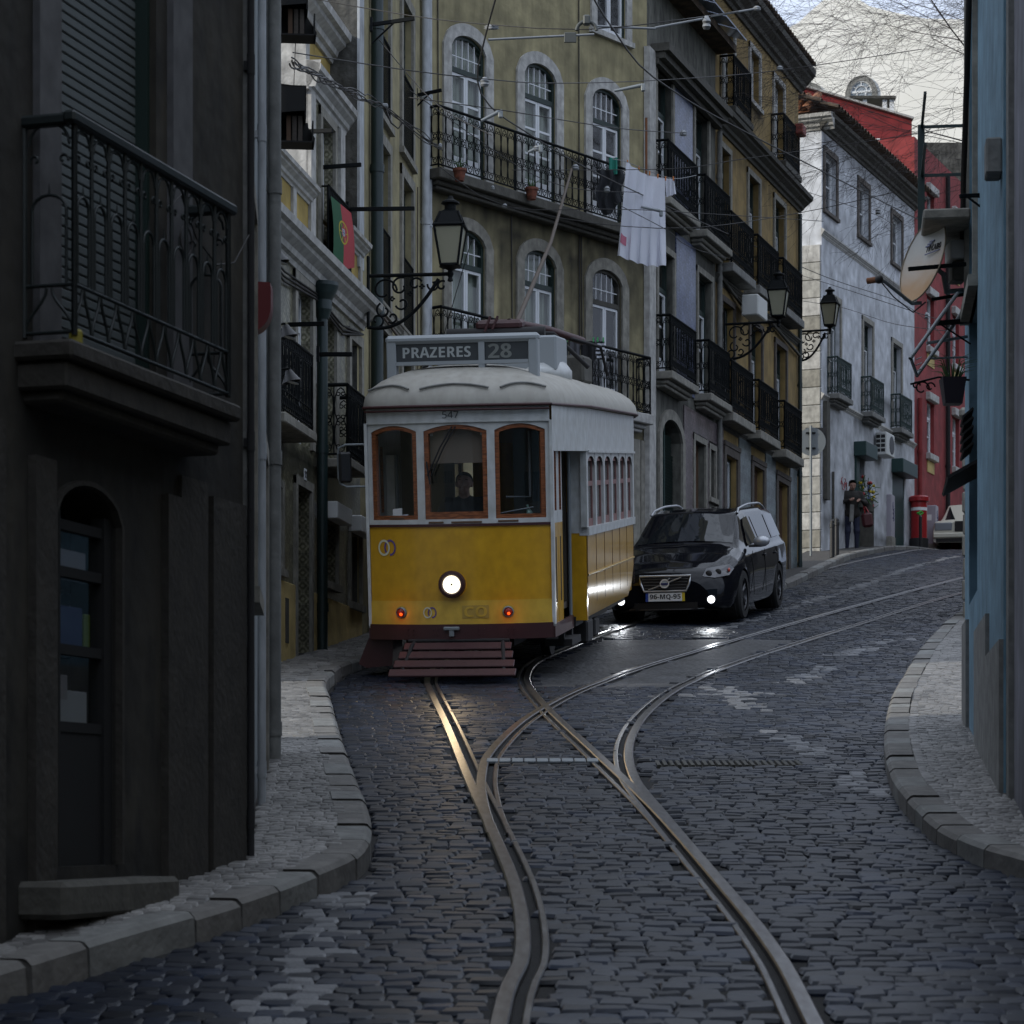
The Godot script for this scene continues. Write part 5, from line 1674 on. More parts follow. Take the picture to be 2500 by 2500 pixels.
func fit(o: MeshInstance3D, w: float, h: float) -> void:     # stretch lettering to a given size
	var b := o.mesh.get_aabb()
	if b.size.x > 0.0 and b.size.y > 0.0:
		o.transform = o.transform * Transform3D(Basis.from_scale(Vector3(w / b.size.x, h / b.size.y, 1)), Vector3.ZERO) * Transform3D(Basis(), -Vector3(b.get_center().x, b.get_center().y, 0))
func rings_logo(p: Node3D, x: float, y: float, r: float, off: float) -> void:
	var a := asin(x / TR)
	var t := front_frame(a, y, off)
	for e in [[-0.42, M.logo_cream, 0.0, TAU], [0.42, M.logo_purple, -2.6, 3.2]]:
		var st := S()
		for k in 22:
			var w0: float = lerpf(e[2], e[3], k / 22.0); var w1: float = lerpf(e[2], e[3], (k + 1) / 22.0)
			var z := 0.003 if e[0] < 0 else 0.002
			var f := func(w, rr): return t * Vector3(e[0] * r + sin(w) * rr * 0.82, cos(w) * rr, z)
			q(st, f.call(w0, r * 0.74), f.call(w0, r), f.call(w1, r), f.call(w1, r * 0.74))
		put("ring_emblem", st, e[1], p)
func tram() -> void:
	for e in [["tram_yellow", L(0.68, 0.37, 0.016), 0.28], ["tram_band", L(0.74, 0.47, 0.06), 0.28], ["tram_white", L(0.6, 0.62, 0.62), 0.35], ["tram_maroon", L(0.05, 0.013, 0.014), 0.5], ["tram_roof", L(0.4, 0.385, 0.345), 0.7]]:
		var m := mottle(mat(e[0], e[1], e[2]), noise_tex(0.015, Color(0.9, 0.89, 0.87), Color(1, 1, 1), FastNoiseLite.TYPE_SIMPLEX_SMOOTH, 5, 71), Vector3(1.2, 1.2, 1.2))
		if e[0] == "tram_white" or e[0] == "tram_roof": streak(m, noise_tex(0.03, Color(0.12, 0.1, 0.08, 0.5), Color(0.3, 0.29, 0.26, 0.0), FastNoiseLite.TYPE_SIMPLEX_SMOOTH, 5, 75, 0.15), Vector3(1.1, 0.6, 1.1))
	for k in ["tram_yellow", "tram_band"]:
		M[k].clearcoat_enabled = true
		M[k].clearcoat = 0.5
		M[k].clearcoat_roughness = 0.12
		streak(M[k], noise_tex(0.02, Color(0.3, 0.16, 0.02, 0.4), Color(0.3, 0.2, 0.05, 0.0), FastNoiseLite.TYPE_SIMPLEX_SMOOTH, 5, 77, 0.12), Vector3(1.5, 0.9, 1.5))
	mat("tram_grey", L(0.27, 0.29, 0.3), 0.5)
	mat("truck_black", L(0.012, 0.011, 0.011), 0.8)
	mat("blind", L(0.035, 0.04, 0.043), 0.6)
	mat("blind_text", L(0.36, 0.38, 0.37), 0.6)
	mat("blind_text_dim", L(0.17, 0.18, 0.165), 0.6)
	mat("logo_cream", L(0.6, 0.58, 0.42), 0.5)
	mat("logo_purple", L(0.1, 0.06, 0.22), 0.5)
	mat("sun_blind", L(0.16, 0.13, 0.1), 0.9)
	mat("uniform", L(0.012, 0.014, 0.018), 0.85)
	mat("skin", L(0.34, 0.19, 0.14), 0.6)
	mat("hair", L(0.03, 0.02, 0.015), 0.8)
	var fwd := Vector3(-0.1435, -0.138, 0.99).normalized()
	var x := Vector3.UP.cross(fwd).normalized()
	var t := thing("tram", "old yellow and white single-car tram with a lit round headlamp, heading down towards the viewer", "tram", at(-0.51, 25.3))
	t.basis = Basis(x, fwd.cross(x), fwd)
	var A := deg_to_rad(25.0)
	# ---- front
	var st := S()
	front_band(st, 0.76, 1.5, 0.0, -A, A)
	put("front_panel", st, M.tram_yellow, t)
	st = S()
	front_band(st, 0.54, 0.75, 0.02, -A, A, 14, 0.016); front_band(st, 0.75, 0.77, 0.016, -A, A, 14, 0.0)
	put("lower_band", st, M.tram_band, t)
	st = S()
	front_bar(st, 1.49, 1.515, -0.02, 0.018, -A, A)
	put("waist_rail", st, M.tram_maroon, t)
	st = S()
	front_bar(st, 0.39, 0.54, -0.2, 0.035, -A, A)
	bx(st, -0.93, -0.9, 0.39, 0.52, -1.7, -0.18); bx(st, 0.9, 0.93, 0.39, 0.52, -1.7, -0.18)
	var bumper := put("bumper", st, M.tram_maroon, t)
	st = S()
	for k in [-0.5, -0.25, 0.2, 0.48]:
		for j in 4:
			var f := front_frame(asin((k + (j % 2) * 0.05) / TR), 0.44 + (j / 2) * 0.05, 0.036)
			cyl(st, f.origin, f.origin + f.basis.z * 0.008, 0.008, 6)
	put("bolts", st, M.tram_maroon, bumper)
	st = S()
	bt(st, front_frame(-0.03, 0.5, 0.045), Vector3(0.16, 0.035, 0.05), 0.008)
	bt(st, front_frame(-0.03, 0.455, 0.04), Vector3(0.05, 0.07, 0.05), 0.008)
	put("coupler_plate", st, M.galv, bumper)
	# windows of the front
	var win := [[-0.86, -0.385], [-0.31, 0.31], [0.385, 0.86]]
	st = S()
	var edges := [-0.9]
	for w in win: edges += w
	edges.append(0.9)
	for i in range(0, edges.size(), 2): front_bar(st, 1.515, 2.5, -0.05, 0.0, asin(edges[i] / TR), asin(edges[i + 1] / TR), 3)
	front_bar(st, 1.515, 1.56, -0.05, 0.004, -A, A)
	for w in win:
		for k in 10:
			var a := asin(lerpf(w[0], w[1], k / 10.0) / TR); var b := asin(lerpf(w[0], w[1], (k + 1) / 10.0) / TR)
			var ya := 2.41 + 0.06 * (1.0 - pow(k / 5.0 - 1.0, 2)); var yb := 2.41 + 0.06 * (1.0 - pow((k + 1) / 5.0 - 1.0, 2))
			q(st, fp(a, ya), fp(a, 2.5), fp(b, 2.5), fp(b, yb))
	put("front_posts", st, M.tram_white, t)
	st = S()
	front_bar(st, 2.5, 2.635, -0.1, 0.012, -A, A)
	front_bar(st, 2.49, 2.505, -0.05, 0.02, -A, A)
	put("front_fascia", st, M.tram_white, t)
	for wi in 3:
		var w: Array = win[wi]
		var fr := S()
		var a0 := asin(w[0] / TR); var a1 := asin(w[1] / TR)
		var ww := 0.045 / TR
		front_bar(fr, 1.56, 1.63 if wi == 1 else 1.6, -0.06, -0.012, a0, a1, 6)
		front_bar(fr, 1.56, 2.44, -0.06, -0.012, a0, a0 + ww, 2); front_bar(fr, 1.56, 2.44, -0.06, -0.012, a1 - ww, a1, 2)
		for k in 10:
			var a := lerpf(a0, a1, k / 10.0); var b := lerpf(a0, a1, (k + 1) / 10.0)
			var ya := 2.37 + 0.06 * (1.0 - pow(k / 5.0 - 1.0, 2)); var yb := 2.37 + 0.06 * (1.0 - pow((k + 1) / 5.0 - 1.0, 2))
			q(fr, fp(a, ya, -0.012), fp(a, ya + 0.07, -0.012), fp(b, yb + 0.07, -0.012), fp(b, yb, -0.012))
			q(fr, fp(a, ya, -0.06), fp(a, ya, -0.012), fp(b, yb, -0.012), fp(b, yb, -0.06))
		var f := put("front_window", fr, M.wood_warm, t)
		var g := S()
		front_band(g, 1.6, 2.42, -0.035, a0 + ww * 0.8, a1 - ww * 0.8, 8)
		put("pane", g, M.glass, f)
	for e in [[-0.6, 1.575, 0.16], [0.1, 1.53, 0.3], [0.5, 1.535, 0.2], [-0.2, 1.53, 0.15]]:    # flaked sill
		st = S()
		bt(st, front_frame(asin(e[0] / TR), e[1], 0.008), Vector3(e[2], 0.018, 0.006), 0.002)
		put("flaked_paint", st, M.wood_old, t)
	# lamp, markers, emblems
	var hl := front_frame(asin(-0.05 / TR), 0.93, 0.0)
	st = S()
	lathe(st, [Vector2(0.13, 0.0), Vector2(0.135, 0.05), Vector2(0.125, 0.08), Vector2(0.1, 0.085), Vector2(0.088, 0.07), Vector2(0.088, 0.03)], 24, hl * Transform3D(Basis(Vector3.RIGHT, PI / 2), Vector3.ZERO))
	var lamp := put("headlamp", st, M.tram_maroon, t)
	st = S()
	cyl(st, hl * Vector3(0, 0, 0.045), hl * Vector3(0, 0, 0.06), 0.088, 24)
	var glow := mat("lamp_glow", L(1, 1, 1), 0.4)
	glow.emission_enabled = true
	glow.emission = Color(1.0, 0.93, 0.8)
	glow.emission_energy_multiplier = 1.2
	put("lamp_glass", st, glow, lamp)
	st = S()
	cyl(st, hl * Vector3(0, 0, 0.06), hl * Vector3(0, 0, 0.072), 0.01, 8)
	put("lamp_boss", st, M.stone_brown, lamp)
	var sp := SpotLight3D.new()
	sp.name = "headlamp_light"
	t.add_child(sp)
	sp.transform = hl * Transform3D(Basis(Vector3.UP, PI) * Basis(Vector3.RIGHT, 0.1), Vector3(0, 0, 0.09))
	sp.light_color = Color(1.0, 0.88, 0.7)
	sp.light_energy = 0.3
	sp.light_size = 0.08
	sp.spot_angle = 38.0
	sp.spot_range = 40.0
	sp.spot_attenuation = 2.0
	sp.shadow_enabled = true
	var amber := mat("marker_glow", L(0.5, 0.05, 0.01), 0.3)
	amber.emission_enabled = true
	amber.emission = Color(1.0, 0.32, 0.08)
	amber.emission_energy_multiplier = 1.1
	var red := mat("marker_glass", L(0.2, 0.02, 0.012), 0.15)
	for e in [-0.57, 0.48]:
		var f := front_frame(asin(e / TR), 0.655, 0.018)
		st = S()
		lathe(st, [Vector2(0.055, 0.0), Vector2(0.055, 0.02), Vector2(0.046, 0.03), Vector2(0.044, 0.02)], 18, f * Transform3D(Basis(Vector3.RIGHT, PI / 2), Vector3.ZERO))
		var ml := put("marker_lamp", st, M.galv, t)
		st = S()
		ball(st, f * Vector3(0, 0, 0.012), Vector3(0.044, 0.044, 0.022), 12)
		put("marker_lens", st, red, ml)
		st = S()
		ball(st, f * Vector3(0.004, -0.014, 0.026), Vector3(0.018, 0.018, 0.012), 10)
		put("lamp_bulb", st, amber, ml)
		var o := OmniLight3D.new()
		o.name = "marker_light"
		t.add_child(o, true)
		o.position = f * Vector3(0, -0.02, 0.12)
		o.light_color = Color(1.0, 0.42, 0.14)
		o.light_energy = 0.0025
		o.light_size = 0.02
		o.omni_range = 30.0
		o.omni_attenuation = 2.0
		o.shadow_enabled = true
	rings_logo(t, -0.715, 1.29, 0.08, 0.002)
	rings_logo(t, -0.28, 0.655, 0.055, 0.022)
	st = S()
	bt(st, front_frame(asin(0.17 / TR), 0.66, 0.019), Vector3(0.26, 0.125, 0.004))
	var ghost := put("ghost_panel", st, mat("ghost", L(0.42, 0.27, 0.05), 0.5), t)
	fit(text("ghost_mark", "CO", 0.1, front_frame(asin(0.17 / TR), 0.66, 0.024), M.tram_band, ghost), 0.22, 0.1)
	fit(text("car_number", "547", 0.07, front_frame(asin(-0.035 / TR), 2.565, 0.015), M.blind, t, false), 0.16, 0.066)
	# ---- inside the front platform
	st = S()
	bx(st, -0.86, 0.86, 0.6, 0.66, -1.75, -0.2)
	put("platform_floor", st, M.stone_brown, t)
	st = S()
	front_bar(st, 1.42, 1.5, -0.34, -0.06, -A * 0.9, A * 0.9)
	bx(st, -0.62, -0.36, 0.66, 1.42, -0.5, -0.3)
	var dash := put("dash_shelf", st, M.truck_black, t)
	for e in [[-0.62, 0.1, 0.13, M.white_paint], [-0.55, 0.08, 0.07, M.linen], [-0.42, 0.06, 0.06, M.curtain]]:
		st = S()
		bt(st, Transform3D(Basis(Vector3.RIGHT, -0.3) * Basis(Vector3.UP, asin(e[0] / TR)), Vector3(e[0], 1.5 + e[2] / 2 + 0.04, -0.2)), Vector3(e[1], e[2], 0.01))
		put("dash_paper", st, e[3], dash)
	st = S()
	lathe(st, [Vector2(0, 0), Vector2(0.03, 0), Vector2(0.032, 0.1), Vector2(0.012, 0.15), Vector2(0.012, 0.18), Vector2(0, 0.18)], 12, Transform3D(Basis(Vector3.BACK, 0.25), Vector3(0.7, 1.51, -0.3)))
	put("water_bottle", st, mat("bottle", L(0.2, 0.32, 0.28), 0.2), dash)
	st = S()
	tube(st, [Vector3(0.36, 1.6, -0.2), Vector3(0.72, 1.66, -0.28)], 0.008, 5)
	tube(st, [Vector3(0.42, 1.76, -0.5), Vector3(0.66, 1.76, -0.5), Vector3(0.66, 2.4, -0.5)], 0.014, 6)
	put("hand_rail", st, M.galv, t)
	st = S()
	front_band(st, 2.1, 2.46, -0.11, asin(-0.28 / TR), asin(0.28 / TR), 6)
	var bl := put("sun_blind", st, M.sun_blind, t)
	st = S()
	for e in [-0.26, 0.26]: bt(st, front_frame(asin(e / TR), 2.38, -0.1), Vector3(0.028, 0.028, 0.01))
	put("blind_clip", st, M.white_paint, bl)
	st = S()
	for e in [[0.0, 0.0], [0.035, 0.01]]: tube(st, [fp(asin((-0.02 + e[0]) / TR), 2.45, 0.03), fp(asin((-0.14 + e[0]) / TR), 2.25, 0.035), fp(asin((-0.27 + e[0]) / TR), 1.98, 0.03)], 0.008, 5)
	tube(st, [fp(asin(-0.28 / TR), 2.12, 0.02), fp(asin(-0.25 / TR), 1.9, 0.02)], 0.009, 5)
	put("wiper", st, M.black_plastic, t)
	st = S()
	bx(st, -0.86, -0.3, 0.66, 2.5, -1.78, -1.74); bx(st, 0.32, 0.86, 0.66, 2.5, -1.78, -1.74); bx(st, -0.3, 0.32, 2.3, 2.5, -1.78, -1.74)
	put("inner_bulkhead", st, mat("cab_wood", L(0.1, 0.085, 0.065), 0.7), t)
	st = S()
	for k in 3: bx(st, -0.74 + k * 0.16, -0.64 + k * 0.16, 1.9, 2.02, -1.735, -1.72)
	bx(st, -0.7, -0.35, 2.12, 2.34, -1.735, -1.725); bx(st, 0.44, 0.7, 1.7, 2.0, -1.735, -1.725)
	put("notice", st, M.curtain_dim, t)
	# ---- doors and platform sides
	for sg in [-1.0, 1.0]:
		var X := func(v): return sg * v
		st = S()
		bx(st, minf(sg * 0.9, sg * 0.93), maxf(sg * 0.9, sg * 0.93), 0.5, 2.5, -0.27, -0.18)
		put("corner_post", st, M.tram_white, t)
		for k in 2:
			var z1 := -0.28 - k * 0.36
			st = S()
			var xa := minf(sg * 0.885, sg * 0.915); var xb := maxf(sg * 0.885, sg * 0.915)
			bx(st, xa, xb, 1.5, 1.62, z1 - 0.34, z1); bx(st, xa, xb, 2.28, 2.45, z1 - 0.34, z1)
			bx(st, xa, xb, 1.62, 2.28, z1 - 0.1, z1); bx(st, xa, xb, 1.62, 2.28, z1 - 0.34, z1 - 0.24)
			var leaf := put("door_leaf", st, M.tram_white, t)
			st = S()
			bx(st, xa, xb, 0.5, 1.5, z1 - 0.34, z1)
			put("door_panel", st, M.tram_yellow, leaf)
			st = S()
			bx(st, xa - 0.003, xb + 0.003, 0.72, 1.36, z1 - 0.2, z1 - 0.14)
			put("door_slit", st, M.truck_black, leaf)
			st = S()
			bx(st, xa + 0.01, xb - 0.01, 1.62, 2.28, z1 - 0.24, z1 - 0.1)
			put("pane", st, M.glass_dark, leaf)
			st = S()
			for zz in [z1 - 0.11, z1 - 0.24]: bx(st, xa - 0.004, xb + 0.004, 1.62, 2.28, zz, zz + 0.014)
			put("door_beading", st, M.wood_warm, leaf)
		# front-facing bulkhead shoulder of the saloon
		st = S()
		bx(st, minf(sg * 0.88, sg * 1.075), maxf(sg * 0.88, sg * 1.075), 1.36, 2.2, -1.79, -1.72)
		put("shoulder", st, M.tram_white, t)
		st = S()
		bx(st, minf(sg * 0.9, sg * 1.07), maxf(sg * 0.9, sg * 1.07), 0.46, 1.36, -1.79, -1.725)
		put("shoulder_panel", st, M.tram_yellow, t)
		st = S()
		rod(st, Vector3(sg * 0.9, 0.46, -1.68), Vector3(sg * 0.9, 2.2, -1.68), 0.02, 8)
		put("grab_rail", st, M.galv, t)
		# letterboard: tapers out from the platform to the saloon
		st = S()
		for e in [[0.925, -0.2, 1.095, -1.74], [1.095, -1.74, 1.095, -6.72], [1.095, -6.72, 0.925, -8.2]]:
			var a := Vector3(sg * e[0], 2.2, e[1]); var b := Vector3(sg * e[2], 2.2, e[3])
			var u := Vector3(0, 0.435, 0)
			if sg > 0: q(st, a, a + u, b + u, b)
			else: q(st, b, b + u, a + u, a)
			var inn := Vector3(-sg * 0.05, 0, 0)
			q(st, a, b, b + inn, a + inn)
		bx(st, minf(sg * 1.09, sg * 1.11), maxf(sg * 1.09, sg * 1.11), 2.185, 2.21, -6.72, -1.74)
		put("letterboard", st, M.tram_white, t)
		# saloon side
		st = S()
		var side := S()
		for e in [[0.46, 1.0, 0.62, 1.045], [0.62, 1.045, 0.86, 1.075], [0.86, 1.075, 1.335, 1.075]]:
			var p := [Vector3(sg * e[1], e[0], -1.735), Vector3(sg * e[3], e[2], -1.735), Vector3(sg * e[3], e[2], -6.72), Vector3(sg * e[1], e[0], -6.72)]
			if sg < 0: p.reverse()
			var nn := Vector3(sg, 0, 0)
			var n0 := Vector3(sg, -0.35 if e[0] < 0.5 else -0.2 if e[0] < 0.7 else 0.0, 0).normalized()
			var nt := Vector3(sg, -0.2 if e[0] < 0.5 else 0.0, 0).normalized()
			qn(side, p, [n0, nt, nt, n0] if sg > 0 else [n0, nt, nt, n0])
		put("side_panel", side, M.tram_yellow, t)
		for k in 7:
			var z := -1.76 - k * 0.822
			bx(st, minf(sg * 1.076, sg * 1.079), maxf(sg * 1.076, sg * 1.079), 0.62, 1.335, z - 0.006, z + 0.006)
		put("panel_seams", st, M.tram_maroon, t)
		st = S()
		rod(st, Vector3(sg * 1.077, 0.93, -1.76), Vector3(sg * 1.077, 0.93, -6.72), 0.012, 6)
		put("side_bead", st, M.tram_band, t)
		st = S()
		bx(st, minf(sg * 1.0, sg * 1.1), maxf(sg * 1.0, sg * 1.1), 1.335, 1.42, -6.74, -1.72)
		for k in 7:
			var z := -1.76 - k * 0.822
			bx(st, minf(sg * 1.02, sg * 1.085), maxf(sg * 1.02, sg * 1.085), 1.42, 2.2, z - 0.07, z + 0.07)
		for k in 6:
			var z := -1.83 - k * 0.822
			for j in 8:
				var s0 := j / 8.0; var s1 := (j + 1) / 8.0
				var ya := 2.05 + 0.1 * sqrt(maxf(0, 1 - pow(2 * s0 - 1, 2))); var yb := 2.05 + 0.1 * sqrt(maxf(0, 1 - pow(2 * s1 - 1, 2)))
				q(st, Vector3(sg * 1.08, ya, z - s0 * 0.68), Vector3(sg * 1.08, 2.2, z - s0 * 0.68), Vector3(sg * 1.08, 2.2, z - s1 * 0.68), Vector3(sg * 1.08, yb, z - s1 * 0.68))
		put("window_posts", st, M.tram_white, t)
		for k in 6:
			var z := -1.83 - k * 0.822
			st = S()
			var xa := minf(sg * 1.03, sg * 1.055); var xb := maxf(sg * 1.03, sg * 1.055)
			bx(st, xa, xb, 1.42, 2.16, z - 0.05, z); bx(st, xa, xb, 1.42, 2.16, z - 0.68, z - 0.63)
			bx(st, xa, xb, 1.42, 1.5, z - 0.63, z - 0.05); bx(st, xa - 0.006, xb + 0.006, 1.84, 1.89, z - 0.63, z - 0.05); bx(st, xa, xb, 2.1, 2.17, z - 0.63, z - 0.05)
			var w := put("side_window", st, mat("sash_rose", L(0.2, 0.1, 0.09), 0.5) if not M.has("sash_rose") else M.sash_rose, t)
			st = S()
			bx(st, xa + 0.01, xb - 0.01, 1.5, 2.1, z - 0.63, z - 0.05)
			put("pane", st, M.glass_dark, w)
	st = S()
	bx(st, -1.0, 1.0, 0.6, 0.66, -6.7, -1.8); bx(st, -1.0, 1.0, 0.66, 1.36, -6.75, -6.7)
	for k in 5:
		for sg in [-1, 1]: bx(st, minf(sg * 0.3, sg * 0.98), maxf(sg * 0.3, sg * 0.98), 0.9, 1.5, -2.9 - k * 0.8, -2.8 - k * 0.8)
	put("saloon_interior", st, M.wood_old, t)
	st = S()
	bx(st, -0.9, 0.9, 0.46, 2.5, -8.2, -6.74)
	put("rear_platform", st, M.tram_yellow, t)
	# ---- roof
	st = S()
	var outl := []
	for k in 17: outl.append(Vector2(fp(lerpf(-A, A, k / 16.0), 0, 0.06).x, fp(lerpf(-A, A, k / 16.0), 0, 0.06).z))
	outl += [Vector2(1.14, -1.72), Vector2(1.15, -3.2), Vector2(1.15, -5.0), Vector2(1.14, -6.75)]
	for k in 9: outl.append(Vector2(lerpf(0.95, -0.95, k / 8.0), -8.35 - 0.2 * (1 - pow(k / 4.0 - 1, 2))))
	outl += [Vector2(-1.14, -6.75), Vector2(-1.15, -5.0), Vector2(-1.15, -3.2), Vector2(-1.14, -1.72)]
	var rp := func(i: int, k: float) -> Vector3:
		var o: Vector2 = outl[i % outl.size()]
		var r := Vector2(0, clampf(o.y, -7.3, -1.15))
		var s := 1.0 - cos(k * PI / 2)
		var p := o.lerp(r, s)
		return Vector3(p.x, 2.655 + 0.43 * pow(sin(k * PI / 2), 0.9), p.y)
	for i in outl.size():
		for j in 8:
			var p := [rp.call(i, j / 8.0), rp.call(i, (j + 1) / 8.0), rp.call(i + 1, (j + 1) / 8.0), rp.call(i + 1, j / 8.0)]
			var nn := []
			for e in [[i, j], [i, j + 1], [i + 1, j + 1], [i + 1, j]]:
				var c: Vector3 = rp.call(e[0], e[1] / 8.0)
				var dv: Vector3 = rp.call(e[0], minf(1.0, e[1] / 8.0 + 0.03)) - rp.call(e[0], maxf(0, e[1] / 8.0 - 0.03))
				var dw: Vector3 = rp.call(e[0] + 1, minf(0.97, e[1] / 8.0)) - rp.call(e[0] + outl.size() - 1, minf(0.97, e[1] / 8.0))
				var n := dv.cross(dw).normalized()
				if n.y < 0: n = -n
				nn.append(n)
			qn(st, p, nn)
	var roof := put("roof", st, M.tram_roof, t)
	st = S()
	for i in outl.size():
		var a: Vector2 = outl[i]; var b: Vector2 = outl[(i + 1) % outl.size()]
		rod(st, Vector3(a.x, 2.65, a.y), Vector3(b.x, 2.65, b.y), 0.016, 5)
		if i < 16: rod(st, Vector3(a.x, 2.61, a.y) * Vector3(0.985, 1, 1), Vector3(b.x, 2.61, b.y) * Vector3(0.985, 1, 1), 0.011, 5)
	put("gutter", st, M.tram_maroon, roof)
	for e in [[0, 4], [5, 11], [12, 16]]:
		st = S()
		var pts := []
		for k in 9:
			var ff: float = lerpf(e[0], e[1], k / 8.0)
			var i := int(ff)
			var kk := 0.2 + 0.07 * (1 - pow(k / 4.0 - 1, 2))
			pts.append(rp.call(i, kk).lerp(rp.call(i + 1, kk), ff - i) + Vector3(0, 0.012, 0.01))
		tube(st, pts, 0.012, 5)
		put("drip_rail", st, M.stone_grey, roof)
	# destination box
	var box := S()
	var zb := -0.62
	for e in [[-0.755, -0.66], [0.66, 0.755]]: bt(box, Transform3D(Basis(), Vector3((e[0] + e[1]) / 2, 3.09, zb)), Vector3(e[1] - e[0], 0.44, 0.16), 0.01)
	bt(box, Transform3D(Basis(), Vector3(0, 3.315, zb)), Vector3(1.53, 0.085, 0.18), 0.03)
	bx(box, -0.66, 0.66, 3.065, 3.1, zb - 0.07, zb + 0.075)
	bx(box, 0.165, 0.225, 3.02, 3.28, zb - 0.06, zb + 0.072)
	bx(box, -0.66, 0.66, 3.08, 3.28, zb - 0.1, zb - 0.06)
	var sign := put("destination_box", box, M.tram_grey, t)
	for e in [[-0.66, 0.165, "PRAZERES", 0.0, 0.68, 0.105, -0.255, "blind_text"], [0.225, 0.66, "28", 0.0, 0.235, 0.14, 0.375, "blind_text_dim"]]:
		st = S()
		bx(st, e[0], e[1], 3.1, 3.275, zb, zb + 0.05)
		put("blind_panel", st, M.blind, sign)
		fit(text("sign_lettering", e[2], 0.1, Transform3D(Basis(), Vector3(e[6], 3.188, zb + 0.052)), M[e[7]], sign), e[4], e[5])
	st = S()
	bt(st, Transform3D(Basis(), Vector3(0.18, 3.2, -2.1)), Vector3(1.24, 0.36, 0.9), 0.02)
	put("roof_box", st, M.tram_grey, t)
	st = S()
	ball(st, Vector3(0.62, 3.0, -2.2), Vector3(0.27, 0.18, 0.7), 14)
	put("roof_ventilator", st, M.tram_white, t)
	st = S()
	bt(st, Transform3D(Basis(), Vector3(0.62, 3.1, -3.9)), Vector3(0.5, 0.3, 0.8), 0.03)
	bt(st, Transform3D(Basis(), Vector3(0.45, 3.22, -3.2)), Vector3(0.3, 0.3, 0.3), 0.03)
	put("resistor_box", st, M.stone_dark, t)
	# current collectors
	st = S()
	for e in [[-0.35, -2.6], [0.35, -2.6]]: rod(st, Vector3(e[0], 3.42, e[1]), Vector3(e[0], 3.42, e[1] - 1.6), 0.04, 8)
	cyl(st, Vector3(-0.5, 3.45, -2.7), Vector3(0.55, 3.45, -2.7), 0.075, 12)
	cyl(st, Vector3(-0.4, 3.45, -3.6), Vector3(0.6, 3.45, -3.6), 0.06, 12)
	tube(st, [Vector3(-0.75, 3.1, -2.6), Vector3(-0.5, 3.42, -2.6), Vector3(-0.2, 3.5, -2.7), Vector3(0.6, 3.46, -3.0), Vector3(0.95, 3.1, -3.2)], 0.025, 6)
	tube(st, [Vector3(-0.7, 3.1, -3.2), Vector3(-0.45, 3.48, -3.2), Vector3(0.5, 3.5, -3.5), Vector3(1.0, 3.35, -4.0), Vector3(1.05, 3.05, -4.2)], 0.02, 6)
	for k in 6: cyl(st, Vector3(-0.2 + 0.13 * k, 3.36, -2.9), Vector3(-0.2 + 0.13 * k, 3.48, -2.9), 0.03, 8)
	put("collector_base", st, M.truck_black, t)
	st = S()
	bt(st, Transform3D(Basis(Vector3.RIGHT, 0.1), Vector3(0.06, 3.56, -2.8)), Vector3(0.5, 0.1, 0.3), 0.03)
	tube(st, [Vector3(0.15, 3.58, -2.8), Vector3(0.5, 3.52, -3.3), Vector3(0.8, 3.42, -4.0)], 0.045, 8)
	rod(st, Vector3(0.0, 3.5, -2.6), Vector3(0.06, 3.64, -2.62), 0.015, 5); rod(st, Vector3(-0.08, 3.48, -2.6), Vector3(-0.02, 3.64, -2.62), 0.015, 5)
	put("pantograph_arm", st, M.tram_maroon, t)
	st = S()
	var inv := t.transform.affine_inverse()
	tube(st, [Vector3(0.1, 3.5, -3.4), inv * pin(1345, 590, 31.5), inv * pin(1396, 412, 33.5)], 0.03, 7, 0.016)
	put("trolley_pole", st, M.cable_tan, t)
	# ---- underneath
	st = S()
	bx(st, -0.75, 0.75, 0.28, 0.46, -6.6, -1.2); bx(st, -0.5, 0.5, 0.3, 0.5, -1.4, -0.3); bx(st, -0.95, 0.95, 0.4, 0.5, -6.75, -1.7)
	for z in [-3.1, -5.4]:
		for sg in [-1, 1]:
			cyl(st, Vector3(sg * 0.42, 0.34, z), Vector3(sg * 0.52, 0.34, z), 0.34, 22)
			bt(st, Transform3D(Basis(), Vector3(sg * 0.6, 0.36, z)), Vector3(0.12, 0.26, 0.3), 0.03)
	for sg in [-1, 1]: bt(st, Transform3D(Basis(), Vector3(sg * 0.62, 0.4, -4.2)), Vector3(0.1, 0.14, 3.4), 0.02)
	bx(st, 0.72, 1.0, 0.25, 0.32, -1.7, -0.95); bx(st, 0.86, 0.92, 0.25, 0.46, -1.7, -1.6); bx(st, 0.86, 0.92, 0.25, 0.46, -1.0, -0.95)
	bt(st, Transform3D(Basis(), Vector3(0.9, 0.3, -2.6)), Vector3(0.2, 0.24, 0.5), 0.02); bt(st, Transform3D(Basis(), Vector3(0.86, 0.26, -3.9)), Vector3(0.14, 0.2, 0.4), 0.02)
	put("truck", st, M.truck_black, t)
	var guard := part("lifeguard", t)
	st = S()
	for sg in [-1, 1]: tube(st, [Vector3(sg * 0.42, 0.4, -0.1), Vector3(sg * 0.45, 0.34, 0.12), Vector3(sg * 0.5, 0.1, 0.42)], 0.02, 6)
	cyl(st, Vector3(-0.5, 0.38, 0.02), Vector3(0.5, 0.38, 0.02), 0.02, 8)
	put("guard_frame", st, M.truck_black, guard)
	for k in 4:
		var f := k / 3.0
		st = S()
		bt(st, Transform3D(Basis(Vector3.RIGHT, 0.57), Vector3(0, lerpf(0.33, 0.1, f), lerpf(0.1, 0.46, f))), Vector3(lerpf(1.06, 1.24, f), 0.024, 0.108), 0.006)
		put("slat", st, M.tram_maroon, guard)
	st = S()
